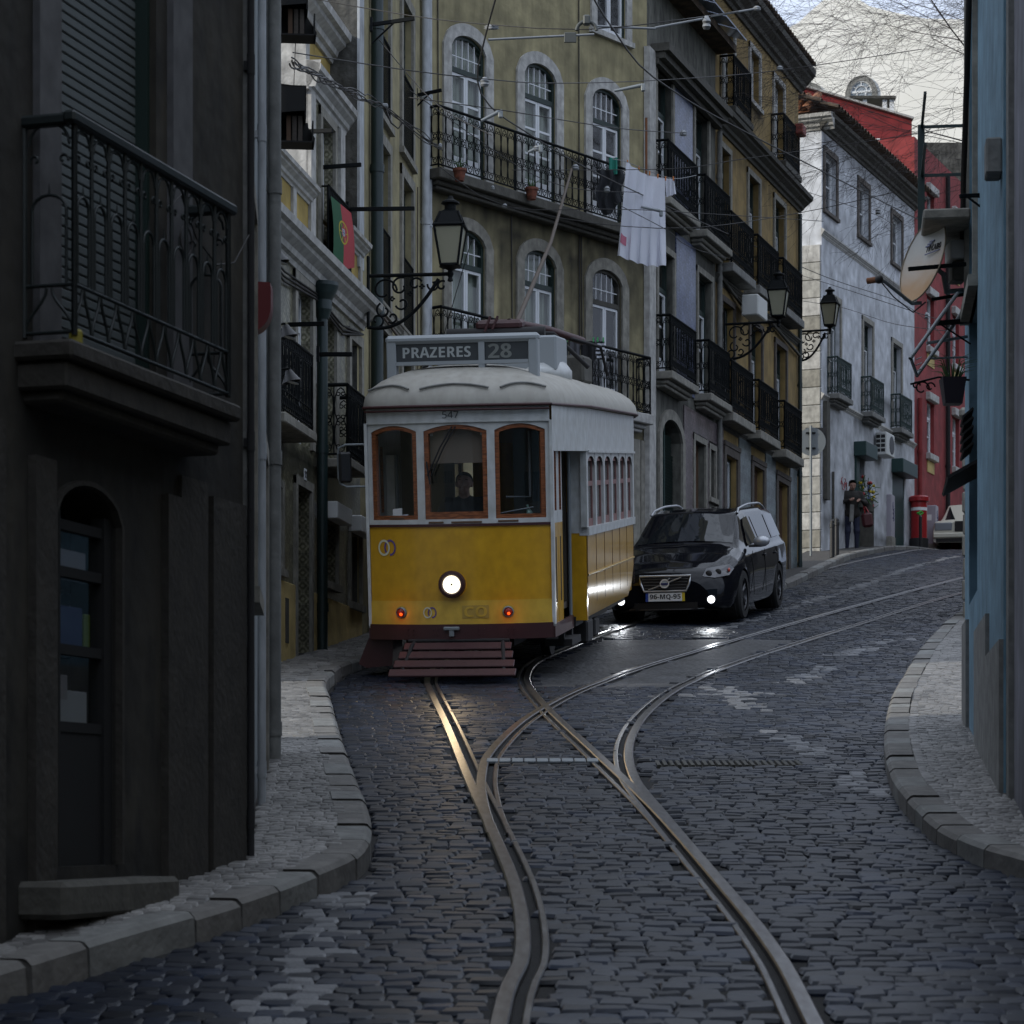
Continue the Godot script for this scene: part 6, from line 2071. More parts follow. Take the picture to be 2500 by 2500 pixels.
	prism(st, PackedVector2Array([Vector2(-0.95, 0.4), Vector2(-0.7, 0.4), Vector2(-0.72, 0.12), Vector2(-0.98, 0.1), Vector2(-1.06, 0.14)]), Transform3D(Basis(), Vector3(0, 0, -0.75)), 0.5)
	put("side_guard", st, M.tram_maroon, t)
	# ---- mirror
	st = S()
	tube(st, [Vector3(-0.9, 2.3, -0.22), Vector3(-1.12, 2.3, -0.2), Vector3(-1.19, 2.27, -0.2), Vector3(-1.2, 2.2, -0.2), Vector3(-1.2, 1.98, -0.2), Vector3(-1.18, 1.92, -0.2), Vector3(-1.12, 1.89, -0.2), Vector3(-0.9, 1.89, -0.22)], 0.012, 6)
	var mr := put("mirror_bracket", st, M.galv, t)
	st = S()
	bt(st, Transform3D(Basis(Vector3.UP, 0.5), Vector3(-1.13, 2.08, -0.2)), Vector3(0.13, 0.3, 0.05), 0.02)
	put("mirror", st, M.black_plastic, mr)
	driver()

func driver() -> void:
	var f := Vector3(-0.1435, 0, 0.99).normalized()
	var o := thing("person", "tram driver in a dark uniform with a yellow sleeve badge, seated behind the middle window", "person", pin(1133, 1182, 26.05) - Vector3(0, 1.075, 0))
	o.basis = Basis(Vector3.UP.cross(f), Vector3.UP, f)
	body(o, {"cloth": M.uniform, "skin": M.skin, "hair": M.hair, "seated": true})
	var st := S()
	bt(st, Transform3D(Basis(Vector3.UP, 0.4), Vector3(0.26, 0.7, 0.09)), Vector3(0.08, 0.03, 0.012), 0.004)
	put("sleeve_badge", st, M.tram_band, o)

# ---------- people: a smooth skin over a posed skeleton ----------
func skin_over(bones: Array, cell: float, k: float, st: SurfaceTool) -> void:    # bones: [a, ra, b, rb]; surface nets of the blended capsules
	var lo := Vector3.ONE * 1e9; var hi := -lo
	for b in bones:
		for e in [[b[0], b[1]], [b[2], b[3]]]:
			lo = lo.min(e[0] - Vector3.ONE * (e[1] + cell * 2)); hi = hi.max(e[0] + Vector3.ONE * (e[1] + cell * 2))
	var n := Vector3i(((hi - lo) / cell).ceil()) + Vector3i.ONE
	var f := PackedFloat32Array()
	f.resize(n.x * n.y * n.z)
	f.fill(1e3)
	for b in bones:
		var rm := maxf(b[1], b[3]) + k * 1.5 + cell * 2
		var c0 := Vector3i(((b[0].min(b[2]) - Vector3.ONE * rm - lo) / cell).floor()).clamp(Vector3i.ZERO, n - Vector3i.ONE)
		var c1 := Vector3i(((b[0].max(b[2]) + Vector3.ONE * rm - lo) / cell).ceil()).clamp(Vector3i.ZERO, n - Vector3i.ONE)
		var ab: Vector3 = b[2] - b[0]
		var l2 := maxf(ab.length_squared(), 1e-9)
		for z in range(c0.z, c1.z + 1):
			for y in range(c0.y, c1.y + 1):
				for x in range(c0.x, c1.x + 1):
					var p := lo + Vector3(x, y, z) * cell
					var t := clampf((p - b[0]).dot(ab) / l2, 0, 1)
					var d: float = (p - b[0] - ab * t).length() - lerpf(b[1], b[3], t)
					var i := x + n.x * (y + n.y * z)
					var e := f[i]
					if e > 100.0: f[i] = d
					else:
						var h := maxf(k - absf(d - e), 0.0) / k
						f[i] = minf(d, e) - h * h * k * 0.25
	var vert := {}
	var g := func(x, y, z): return f[x + n.x * (y + n.y * z)]
	for z in n.z - 1:
		for y in n.y - 1:
			for x in n.x - 1:
				var i := x + n.x * (y + n.y * z)
				var c := [f[i], f[i + 1], f[i + n.x], f[i + n.x + 1], f[i + n.x * n.y], f[i + n.x * n.y + 1], f[i + n.x * n.y + n.x], f[i + n.x * n.y + n.x + 1]]
				var neg := 0
				for v in c: neg += 1 if v < 0 else 0
				if neg == 0 or neg == 8: continue
				var s := Vector3.ZERO
				var m := 0
				for e in [[0, 1], [2, 3], [4, 5], [6, 7], [0, 2], [1, 3], [4, 6], [5, 7], [0, 4], [1, 5], [2, 6], [3, 7]]:
					if (c[e[0]] < 0) != (c[e[1]] < 0):
						var t: float = c[e[0]] / (c[e[0]] - c[e[1]])
						var a := Vector3(e[0] & 1, (e[0] >> 1) & 1, e[0] >> 2); var b := Vector3(e[1] & 1, (e[1] >> 1) & 1, e[1] >> 2)
						s += a.lerp(b, t); m += 1
				var gr := Vector3(c[1] + c[3] + c[5] + c[7] - c[0] - c[2] - c[4] - c[6], c[2] + c[3] + c[6] + c[7] - c[0] - c[1] - c[4] - c[5], c[4] + c[5] + c[6] + c[7] - c[0] - c[1] - c[2] - c[3]).normalized()
				vert[i] = [lo + (Vector3(x, y, z) + s / m) * cell, gr]
	for z in range(1, n.z - 1):
		for y in range(1, n.y - 1):
			for x in range(1, n.x - 1):
				var i := x + n.x * (y + n.y * z)
				for e in [[1, n.x, n.x * n.y], [n.x, n.x * n.y, 1], [n.x * n.y, 1, n.x]]:
					var a := f[i] < 0; var b := f[i + e[0]] < 0
					if a == b: continue
					var q4 := [i, i - e[1], i - e[1] - e[2], i - e[2]]
					if not (vert.has(q4[0]) and vert.has(q4[1]) and vert.has(q4[2]) and vert.has(q4[3])): continue
					if a: q4.reverse()
					qn(st, [vert[q4[0]][0], vert[q4[1]][0], vert[q4[2]][0], vert[q4[3]][0]], [vert[q4[0]][1], vert[q4[1]][1], vert[q4[2]][1], vert[q4[3]][1]])
func hand(bones: Array, w: Vector3, to: Vector3, out: Vector3) -> void:     # palm, four curled fingers and a thumb
	var z := to.normalized()
	var x := out.normalized()
	var y := z.cross(x).normalized()
	bones.append([w, 0.024, w + z * 0.05, 0.026])
	for k in 4:
		var r := w + z * 0.055 + x * (-0.027 + 0.018 * k)
		var l: float = [0.034, 0.04, 0.037, 0.029][k]
		bones.append([w + z * 0.02 + x * (-0.018 + 0.012 * k), 0.016, r, 0.0105])
		bones.append([r, 0.0105, r + z * l * 0.8 - y * l * 0.5, 0.009])
		bones.append([r + z * l * 0.8 - y * l * 0.5, 0.009, r + z * l * 1.0 - y * l * 1.25, 0.0075])
	bones.append([w + z * 0.012 - x * 0.02, 0.014, w + z * 0.04 - x * 0.048 - y * 0.012, 0.011])
	bones.append([w + z * 0.04 - x * 0.048 - y * 0.012, 0.011, w + z * 0.066 - x * 0.046 - y * 0.026, 0.009])
func head(p: Node3D, c: Vector3, turn: Basis, skin: Material, hair: Material, cap := 0.0) -> void:
	var T := Transform3D(turn, c)
	var b := []
	for e in [[0, 0.035, -0.012, 0.085, 0, 0.03, 0.01, 0.078], [0, -0.005, 0.022, 0.068, 0, -0.06, 0.038, 0.048], [-0.02, -0.085, 0.045, 0.026, 0.02, -0.085, 0.045, 0.026], [0, 0.012, 0.088, 0.009, 0, -0.022, 0.103, 0.014], [-0.014, -0.024, 0.092, 0.009, 0.014, -0.024, 0.092, 0.009], [-0.04, 0.028, 0.073, 0.012, 0.04, 0.028, 0.073, 0.012], [-0.02, -0.052, 0.084, 0.008, 0.02, -0.052, 0.084, 0.008], [-0.018, -0.063, 0.081, 0.009, 0.018, -0.063, 0.081, 0.009], [0.079, 0.018, -0.008, 0.011, 0.077, -0.022, -0.002, 0.01], [-0.079, 0.018, -0.008, 0.011, -0.077, -0.022, -0.002, 0.01], [-0.045, -0.012, 0.06, 0.022, -0.03, -0.03, 0.068, 0.02], [0.045, -0.012, 0.06, 0.022, 0.03, -0.03, 0.068, 0.02]]:
		b.append([T * Vector3(e[0], e[1], e[2]), e[3], T * Vector3(e[4], e[5], e[6]), e[7]])
	b.append([T * Vector3(0, -0.06, -0.01), 0.05, T * Vector3(0, -0.16, -0.02), 0.058])
	var st := S()
	skin_over(b, 0.006, 0.018, st)
	var h := put("head", st, skin, p)
	st = S()
	for e in [-0.031, 0.031]: ball(st, T * Vector3(e, 0.012, 0.076), Vector3(0.013, 0.008, 0.01), 8, turn)
	put("eyes", st, M.dark, h)
	st = S()
	for e in [-0.031, 0.031]: tube(st, [T * Vector3(e - 0.02, 0.033, 0.083), T * Vector3(e, 0.039, 0.088), T * Vector3(e + 0.02, 0.033, 0.083)], 0.004, 4)
	tube(st, [T * Vector3(-0.022, -0.058, 0.09), T * Vector3(0, -0.056, 0.094), T * Vector3(0.022, -0.058, 0.09)], 0.0025, 4)
	put("brows", st, hair, h)
	st = S()
	for i in 7:
		for k in 20:
			var pp := []
			var nn := []
			for e in [[i, k + 1], [i + 1, k + 1], [i + 1, k], [i, k]]:
				var w: float = TAU * e[1] / 20.0
				var fr := maxf(0.0, sin(w))
				var top: float = PI / 2 - (PI / 2 - lerpf(-0.42, 0.6 + cap, pow(fr, 0.6))) * e[0] / 7.0
				var u := Vector3(cos(w) * cos(top), sin(top), sin(w) * cos(top))
				pp.append(T * (Vector3(0, 0.033, -0.004) + u * Vector3(0.09, 0.094, 0.1)))
				nn.append(turn * u)
			qn(st, pp, nn)
	put("hair", st, hair, h)
func body(o: Node3D, op: Dictionary) -> void:     # o's origin is on the ground between the feet (or 1.02 m under the chin line when seated); +z is ahead
	var up: float = 0.0
	var hip := Vector3(0, 0.42, -0.05) if op.get("seated", false) else Vector3(0, 0.86, 0)
	var chest := hip + Vector3(0, 0.4, -0.02 if op.get("seated", false) else 0.02)
	var neck := hip + Vector3(0, 0.5, 0.0)
	var b := []
	b.append([hip + Vector3(-0.07, 0, 0), 0.13, hip + Vector3(0.07, 0, 0), 0.13])
	b.append([hip, 0.14, chest + Vector3(0, -0.06, 0), 0.15])
	b.append([chest + Vector3(-0.09, -0.04, 0), 0.125, chest + Vector3(0.09, -0.04, 0), 0.125])
	b.append([chest + Vector3(-0.17, 0.06, 0), 0.07, chest + Vector3(0.17, 0.06, 0), 0.07])
	b.append([chest + Vector3(0, 0.04, 0), 0.09, neck, 0.062])
	var hb := []
	for sg in [-1.0, 1.0]:
		var sh := chest + Vector3(sg * 0.19, 0.05, 0)
		var el := sh + (Vector3(sg * 0.1, -0.24, 0.1) if op.get("seated", false) else Vector3(sg * 0.11, -0.22, 0.08))
		var wr := el + (Vector3(-sg * 0.06, 0.0, 0.25) if op.get("seated", false) else Vector3(-sg * 0.17, 0.06, 0.14))
		b.append([sh, 0.066, el, 0.05]); b.append([el, 0.05, wr, 0.036])
		hand(hb, wr, (wr - el).normalized() * 0.6 + Vector3(-sg * 0.4, -0.15, 0.3), Vector3(sg, 0.2, 0))
	var st := S()
	skin_over(b, 0.018, 0.06, st)
	put("jacket", st, op.cloth, o)
	st = S()
	skin_over(hb, 0.005, 0.008, st)
	put("hands", st, op.skin, o)
	var lg := []
	var ft := []
	for sg in [-1.0, 1.0]:
		var h2 := hip + Vector3(sg * 0.095, -0.02, 0)
		var kn := (h2 + Vector3(sg * 0.06, 0.02, 0.4)) if op.get("seated", false) else h2 + Vector3(sg * 0.015, -0.38, 0.03)
		var an := kn + (Vector3(0, -0.4, 0.02) if op.get("seated", false) else Vector3(sg * 0.005, -0.39, -0.04))
		lg.append([h2, 0.095, kn, 0.065]); lg.append([kn, 0.065, an, 0.045])
		ft.append([an + Vector3(0, -0.03, -0.03), 0.042, an + Vector3(sg * 0.02, -0.045, 0.15), 0.03])
	st = S()
	skin_over(lg, 0.018, 0.05, st)
	put("trousers", st, op.get("legs", op.cloth), o)
	st = S()
	skin_over(ft, 0.012, 0.03, st)
	put("shoes", st, M.black_plastic, o)
	head(o, neck + Vector3(0, 0.155, 0.035), op.get("look", Basis()), op.skin, op.hair, op.get("cap", 0.0))

# ---------- cars ----------
func car_section(z: float, K: Array) -> Array:      # interpolated half-section at z; each key: [z, [x, y] x 9]
	var i := 0
	while i < K.size() - 2 and z > K[i + 1][0]: i += 1
	var t := clampf((z - K[i][0]) / (K[i + 1][0] - K[i][0]), 0, 1)
	var o := []
	for j in 9: o.append(Vector2(lerpf(K[i][1][j][0], K[i + 1][1][j][0], t), lerpf(K[i][1][j][1], K[i + 1][1][j][1], t)))
	return o
func car_shell(K: Array, axles: Array, wheel: float, sub := 6) -> SurfaceTool:
	var zs := []
	for i in K.size() - 1:
		var n := maxi(1, int(ceil((K[i + 1][0] - K[i][0]) / 0.06)))
		for k in n: zs.append(lerpf(K[i][0], K[i + 1][0], float(k) / n))
	zs.append(K[-1][0])
	var rows := []
	for z in zs:
		var s := car_section(z, K)
		var arch := 0.0
		for a in axles:
			var dz := absf(z - a)
			if dz < wheel + 0.045: arch = maxf(arch, wheel + sqrt(maxf(0, pow(wheel + 0.045, 2) - dz * dz)) * 1.0 - 0.02)
		if arch > 0:
			for j in 4: if s[j].y < arch: s[j].y = minf(arch, s[4].y - 0.04)
		# round the section with a Catmull-Rom between keys
		var fine := []
		for j in 8:
			var p0: Vector2 = s[maxi(j - 1, 0)]; var p1: Vector2 = s[j]; var p2: Vector2 = s[j + 1]; var p3: Vector2 = s[mini(j + 2, 8)]
			var m := 3
			for k in m:
				var t := float(k) / m
				var ta := 0.5
				fine.append(p1 + ((p2 - p0) * t + (p0 * 2 - p1 * 5 + p2 * 4 - p3) * t * t + (p1 * 3 - p0 - p2 * 3 + p3) * t * t * t) * 0.5 * ta + (p2 - p1) * t * (1 - ta))
		fine.append(s[8])
		rows.append(fine)
	var st := S()
	for sg in [-1.0, 1.0]:
		for i in zs.size() - 1:
			for j in rows[i].size() - 1:
				var pts := []
				var nn := []
				for e in [[i, j], [i, j + 1], [i + 1, j + 1], [i + 1, j]]:
					var v: Vector2 = rows[e[0]][e[1]]
					pts.append(Vector3(sg * v.x, v.y, zs[e[0]]))
					var j0 := maxi(e[1] - 1, 0); var j1 := mini(e[1] + 1, rows[0].size() - 1); var i0 := maxi(e[0] - 1, 0); var i1 := mini(e[0] + 1, zs.size() - 1)
					var dj := Vector3(sg * (rows[e[0]][j1].x - rows[e[0]][j0].x), rows[e[0]][j1].y - rows[e[0]][j0].y, 0)
					var di := Vector3(sg * (rows[i1][e[1]].x - rows[i0][e[1]].x), rows[i1][e[1]].y - rows[i0][e[1]].y, zs[i1] - zs[i0])
					var n := dj.cross(di).normalized()
					if n.dot(Vector3(sg * v.x, v.y - 0.7, zs[e[0]] * 0.25)) < 0: n = -n
					nn.append(n)
				if sg > 0: pts.reverse(); nn.reverse()
				qn(st, pts, nn)
		for e in [[0, 1.0], [zs.size() - 1, -1.0]]:
			for j in range(1, rows[e[0]].size() - 1):
				var c := Vector3(0, rows[e[0]][0].y, zs[e[0]])
				tri(st, c, Vector3(sg * rows[e[0]][j].x, rows[e[0]][j].y, zs[e[0]]), Vector3(sg * rows[e[0]][j + 1].x, rows[e[0]][j + 1].y, zs[e[0]]))
	return st
func wheel_set(t: Node3D, axles: Array, half: float, r: float, rim: Material) -> void:
	for z in axles:
		for sg in [-1.0, 1.0]:
			var st := S()
			lathe(st, [Vector2(r * 0.66, -0.1), Vector2(r * 0.93, -0.1), Vector2(r, -0.07), Vector2(r, 0.07), Vector2(r * 0.93, 0.1), Vector2(r * 0.66, 0.1)], 28, Transform3D(Basis(Vector3.BACK, PI / 2), Vector3(sg * (half - 0.1), r, z)))
			var w := put("wheel", st, M.tyre, t)
			st = S()
			var c := Vector3(sg * (half - 0.02), r, z)
			lathe(st, [Vector2(r * 0.66, -0.08), Vector2(r * 0.67, 0.0), Vector2(r * 0.62, 0.008), Vector2(r * 0.6, -0.03), Vector2(r * 0.6, -0.08)], 24, Transform3D(Basis(Vector3.BACK, -sg * PI / 2), c))
			for k in 5:
				var a := TAU * k / 5.0 + 0.3
				var d := Vector3(0, cos(a), sin(a))
				for off in [-0.14, 0.14]:
					var d2 := Vector3(0, cos(a + off), sin(a + off))
					rod(st, c - Vector3(sg * 0.025, 0, 0) + d * 0.04, c - Vector3(sg * 0.01, 0, 0) + d2 * r * 0.63, 0.018, 5, 0.014)
			cyl(st, c - Vector3(sg * 0.05, 0, 0), c - Vector3(sg * 0.008, 0, 0), 0.05, 12)
			put("rim", st, rim, w)
			st = S()
			cyl(st, c - Vector3(sg * 0.1, 0, 0), c - Vector3(sg * 0.07, 0, 0), r * 0.62, 18)
			put("brake_disc", st, M.truck_black, w)
func estate_car() -> void:
	var paint := mat("car_black", L(0.006, 0.0065, 0.009), 0.1)
	paint.clearcoat_enabled = true
	paint.metallic_specular = 0.12
	paint.clearcoat = 0.55
	paint.clearcoat_roughness = 0.03
	mat("tyre", L(0.012, 0.012, 0.012), 0.85)
	mat("rim_dark", L(0.12, 0.12, 0.125), 0.35, 0.8)
	mat("chrome", L(0.5, 0.51, 0.53), 0.3, 0.8)
	mat("silver", L(0.42, 0.43, 0.45), 0.3, 0.6)
	var gl := mat("car_glass", L(0.01, 0.012, 0.014), 0.02)
	gl.metallic_specular = 0.45
	var p := at(2.63, 35.8)
	var f := Vector3(-0.272, -0.1332, 0.953).normalized()
	var t := thing("car", "shiny black estate car with silver roof rails and lit fog lamps, following the tram", "car", p)
	var x := Vector3.UP.cross(f).normalized()
	t.basis = Basis(x, f.cross(x), f)
	# half-sections: floor, sill, low side, mid side, shoulder, belt, glass top, roof edge, centre
	var K := [
		[-2.26, [[0.5, 0.4], [0.6, 0.36], [0.7, 0.42], [0.74, 0.6], [0.72, 0.88], [0.66, 0.95], [0.56, 1.0], [0.4, 1.05], [0, 1.06]]],
		[-2.18, [[0.6, 0.27], [0.74, 0.28], [0.8, 0.4], [0.83, 0.62], [0.81, 0.9], [0.74, 0.99], [0.62, 1.2], [0.46, 1.28], [0, 1.3]]],
		[-1.95, [[0.7, 0.2], [0.82, 0.23], [0.85, 0.4], [0.87, 0.64], [0.85, 0.9], [0.78, 0.99], [0.62, 1.37], [0.52, 1.42], [0, 1.44]]],
		[-1.2, [[0.74, 0.18], [0.84, 0.2], [0.87, 0.4], [0.885, 0.64], [0.86, 0.88], [0.8, 0.97], [0.64, 1.39], [0.54, 1.445], [0, 1.465]]],
		[0.0, [[0.76, 0.17], [0.84, 0.19], [0.865, 0.4], [0.88, 0.64], [0.86, 0.85], [0.8, 0.94], [0.62, 1.38], [0.53, 1.44], [0, 1.46]]],
		[0.35, [[0.76, 0.17], [0.84, 0.19], [0.865, 0.4], [0.88, 0.64], [0.86, 0.84], [0.8, 0.93], [0.61, 1.34], [0.52, 1.4], [0, 1.42]]],
		[1.08, [[0.76, 0.17], [0.84, 0.19], [0.865, 0.4], [0.88, 0.62], [0.85, 0.82], [0.77, 0.91], [0.7, 0.945], [0.5, 0.97], [0, 0.985]]],
		[1.55, [[0.74, 0.17], [0.83, 0.19], [0.865, 0.38], [0.875, 0.58], [0.83, 0.77], [0.72, 0.85], [0.6, 0.87], [0.42, 0.89], [0, 0.9]]],
		[1.95, [[0.66, 0.17], [0.78, 0.19], [0.83, 0.34], [0.83, 0.52], [0.77, 0.69], [0.62, 0.755], [0.5, 0.775], [0.36, 0.79], [0, 0.8]]],
		[2.14, [[0.56, 0.18], [0.7, 0.2], [0.74, 0.32], [0.74, 0.48], [0.66, 0.62], [0.52, 0.68], [0.42, 0.7], [0.32, 0.71], [0, 0.72]]],
		[2.22, [[0.5, 0.2], [0.64, 0.22], [0.68, 0.32], [0.66, 0.44], [0.56, 0.56], [0.47, 0.61], [0.38, 0.64], [0.28, 0.65], [0, 0.655]]],
		[2.26, [[0.42, 0.24], [0.55, 0.26], [0.58, 0.33], [0.55, 0.42], [0.47, 0.5], [0.4, 0.54], [0.33, 0.56], [0.24, 0.57], [0, 0.575]]]]
	var axles := [1.36, -1.28]
	put("body", car_shell(K, axles, 0.325), paint, t)
	wheel_set(t, axles, 0.875, 0.325, M.rim_dark)
	var st := S()
	for z in axles:
		for sg in [-1, 1]: cyl(st, Vector3(sg * 0.55, 0.36, z), Vector3(sg * 0.8, 0.36, z), 0.37, 20)
	bx(st, -0.7, 0.7, 0.16, 0.3, -2.0, 2.0)
	put("underbody", st, M.truck_black, t)
	# glass sheets follow the shell, a few millimetres proud
	var ws := S()
	for i in 8:
		for k in 10:
			var pp := []
			for e in [[i, k], [i, k + 1], [i + 1, k + 1], [i + 1, k]]:
				var zz := lerpf(1.0, 0.4, e[0] / 8.0)
				var s := car_section(zz, K)
				var w: float = lerpf(-1, 1, e[1] / 10.0) * (s[6].x - 0.035 + 0.02 * e[0] / 8.0)
				var yy: float = lerpf(s[8].y, s[6].y, pow(absf(w / s[6].x), 2.2)) + 0.008
				pp.append(Vector3(w, yy, zz + 0.006))
			q(ws, pp[3], pp[2], pp[1], pp[0])
	put("windscreen", ws, gl, t)
	for sg in [-1.0, 1.0]:
		for e in [[0.62, -0.12, 0.16], [-0.18, -1.05, 0.0], [-1.12, -1.9, 0.0]]:
			var g := S()
			for k in 6:
				var pp := []
				for q2 in [[k, 0], [k, 1], [k + 1, 1], [k + 1, 0]]:
					var zz: float = lerpf(e[0], e[1], q2[0] / 6.0)
					var s := car_section(zz, K)
					var ht: float = 0.1 if q2[1] == 0 else 0.9
					if q2[1] == 1 and zz > 0.3: ht = lerpf(0.9, 0.22, clampf((zz - 0.3) / 0.34, 0, 1))
					var v: Vector2 = s[5].lerp(s[6], ht)
					pp.append(Vector3(sg * (v.x + 0.022), v.y, zz))
				q(g, pp[0], pp[1], pp[2], pp[3])
			put("side_glass", g, gl, t)
		# roof rail, mirror, handles
		st = S()
		var rp := [Vector3(sg * 0.6, 1.38, 0.32)]
		for k in 11: rp.append(Vector3(sg * 0.585, 1.44 + 0.055 * sin(PI * minf(1.0, k / 5.0) / 2) * sin(PI * minf(1.0, (10 - k) / 2.0) / 2), lerpf(0.2, -1.65, k / 10.0)))
		rp.append(Vector3(sg * 0.6, 1.38, -1.75))
		tube(st, rp, 0.016, 8)
		put("roof_rail", st, M.silver, t)
		st = S()
		ball(st, Vector3(sg * 0.985, 1.0, 0.66), Vector3(0.115, 0.075, 0.06), 12)
		var mir := put("mirror", st, M.silver, t)
		st = S()
		bt(st, Transform3D(Basis(), Vector3(sg * 0.9, 0.945, 0.66)), Vector3(0.18, 0.04, 0.06), 0.012)
		put("mirror_arm", st, M.black_plastic, mir)
		for z in [-0.2, -1.02]:
			st = S()
			bt(st, Transform3D(Basis(), Vector3(sg * 0.882, 0.8, z)), Vector3(0.03, 0.03, 0.17), 0.01)
			put("door_handle", st, paint, t)
		st = S()
		for z in [0.72, -0.18, -1.1]:
			var sq := []
			for h in [0.3, 0.5, 0.64, 0.8, 0.88]: sq.append(Vector3(sg * (0.882 if h < 0.7 else 0.872), h, z - (0.06 if z < -1 else 0.0) * h))
			tube(st, sq, 0.004, 4)
		put("door_gap", st, M.truck_black, t)
		# headlight and fog lamp
		st = S()
		var hp := [Vector3(sg * 0.46, 0.6, 2.17), Vector3(sg * 0.5, 0.7, 2.09), Vector3(sg * 0.76, 0.735, 1.86), Vector3(sg * 0.815, 0.68, 1.83), Vector3(sg * 0.78, 0.6, 1.99), Vector3(sg * 0.62, 0.575, 2.13)]
		var cen := Vector3(sg * 0.64, 0.66, 2.05)
		for k in 6:
			var a: Vector3 = hp[k]; var b2: Vector3 = hp[(k + 1) % 6]
			tri(st, cen + Vector3(sg * 0.02, 0, 0.075), a + Vector3(sg * 0.025, 0.012, 0.055), b2 + Vector3(sg * 0.025, 0.012, 0.055))
		var hl := put("headlight", st, mat("headlight_glass", L(0.11, 0.11, 0.115), 0.08, 0.5), t)
		for e in [[0.56, 0.64, 2.15, 0.045], [0.67, 0.655, 2.08, 0.045]]:
			st = S()
			ball(st, Vector3(sg * e[0], e[1], e[2] + 0.025), Vector3(e[3], e[3], 0.03), 12)
			put("projector", st, M.truck_black, hl)
		st = S()
		ball(st, Vector3(sg * 0.79, 0.675, 1.98), Vector3(0.02, 0.03, 0.04), 8)
		put("indicator", st, mat("indicator_red", L(0.4, 0.06, 0.04), 0.2), hl)
		st = S()
		lathe(st, [Vector2(0.062, 0), Vector2(0.062, 0.05), Vector2(0.05, 0.055)], 16, Transform3D(Basis(Vector3.RIGHT, PI / 2), Vector3(sg * 0.6, 0.31, 2.2)))
		var fo := put("fog_lamp", st, M.black_plastic, t)
		st = S()
		cyl(st, Vector3(sg * 0.6, 0.31, 2.235), Vector3(sg * 0.6, 0.31, 2.262), 0.05, 16)
		var fg := mat("fog_glow", L(1, 1, 1), 0.3)
		fg.emission_enabled = true
		fg.emission = Color(0.98, 0.98, 1.0)
		fg.emission_energy_multiplier = 1.4
		put("lamp_lens", st, fg, fo)
		var sp := SpotLight3D.new()
		sp.name = "fog_light"
		t.add_child(sp, true)
		sp.position = Vector3(sg * 0.6, 0.31, 2.32)
		sp.rotation.y = PI
		sp.light_color = Color(0.96, 0.98, 1.0)
		sp.light_energy = 0.22
		sp.light_size = 0.05
		sp.spot_angle = 60.0
		sp.spot_range = 40.0
		sp.spot_attenuation = 2.0
		sp.shadow_enabled = true
	# grille, badge, plate, lower intake, hood creases
	st = S()
	var G4 := [Vector3(-0.34, 0.625, 2.262), Vector3(0.34, 0.625, 2.262), Vector3(0.28, 0.43, 2.29), Vector3(-0.28, 0.43, 2.29)]
	tube(st, [G4[0], G4[1], G4[1].lerp(G4[2], 0.5) + Vector3(0.01, 0, 0.01), G4[2], G4[3], G4[3].lerp(G4[0], 0.5) + Vector3(-0.01, 0, 0.01), G4[0], G4[1]], 0.017, 6)
	rod(st, G4[3] + Vector3(0.06, 0.02, 0.012), G4[1] + Vector3(-0.12, -0.02, 0.025), 0.012, 5)
	var gr := put("grille", st, M.chrome, t)
	st = S()
	q(st, G4[3] + Vector3(0, 0, -0.005), G4[0] + Vector3(0, 0, 0.0), G4[1] + Vector3(0, 0, 0.0), G4[2] + Vector3(0, 0, -0.005))
	put("grille_back", st, M.truck_black, gr)
	for k in 4:
		st = S()
		var a: Vector3 = G4[0].lerp(G4[3], (k + 1) / 5.0); var b2: Vector3 = G4[1].lerp(G4[2], (k + 1) / 5.0)
		rod(st, a + Vector3(0.02, 0, 0.006), b2 + Vector3(-0.02, 0, 0.006), 0.006, 4)
		put("grille_bar", st, M.rim_dark, gr)
	st = S()
	var bc: Vector3 = (G4[0] + G4[1] + G4[2] + G4[3]) / 4 + Vector3(0, 0, 0.03)
	var bt3 := Transform3D(Basis(Vector3.RIGHT, PI / 2 - 0.35), bc)
	lathe(st, [Vector2(0.046, -0.01), Vector2(0.062, -0.01), Vector2(0.062, 0.012), Vector2(0.046, 0.012)], 18, bt3)
	tube(st, [bc + Vector3(0.04, 0.045, 0.01), bc + Vector3(0.07, 0.075, 0.0)], 0.008, 5)
	var bg := put("badge", st, M.chrome, gr)
	st = S()
	cyl(st, bt3 * Vector3(0, -0.01, 0), bt3 * Vector3(0, 0.006, 0), 0.045, 16)
	put("badge_disc", st, M.tram_grey, bg)
	st = S()
	bt(st, Transform3D(Basis(), bc + Vector3(0, 0, 0.012)), Vector3(0.098, 0.024, 0.012))
	put("badge_bar", st, mat("badge_blue", L(0.02, 0.03, 0.12), 0.3), bg)
	var pt := Transform3D(Basis(Vector3.RIGHT, -0.08), Vector3(0, 0.355, 2.29))
	st = S()
	bt(st, pt, Vector3(0.52, 0.112, 0.012), 0.004)
	var pl := put("number_plate", st, M.white_paint, t)
	for e in [[-0.242, L(0.02, 0.06, 0.3)], [0.242, L(0.55, 0.4, 0.02)]]:
		st = S()
		bt(st, pt * Transform3D(Basis(), Vector3(e[0], 0, 0.003)), Vector3(0.036, 0.11, 0.01))
		put("plate_band", st, mat("plate_col", e[1], 0.5), pl)
	fit(text("plate_lettering", "96-MQ-95", 0.08, pt * Transform3D(Basis(), Vector3(0.0, 0, 0.008)), M.truck_black, pl), 0.41, 0.075)
	st = S()
	bx(st, -0.42, 0.42, 0.2, 0.28, 2.2, 2.272)
	put("lower_intake", st, M.black_plastic, t)
	st = S()
	tube(st, [Vector3(-0.5, 0.195, 2.22), Vector3(-0.3, 0.19, 2.27), Vector3(0.3, 0.19, 2.27), Vector3(0.5, 0.195, 2.22)], 0.009, 5)
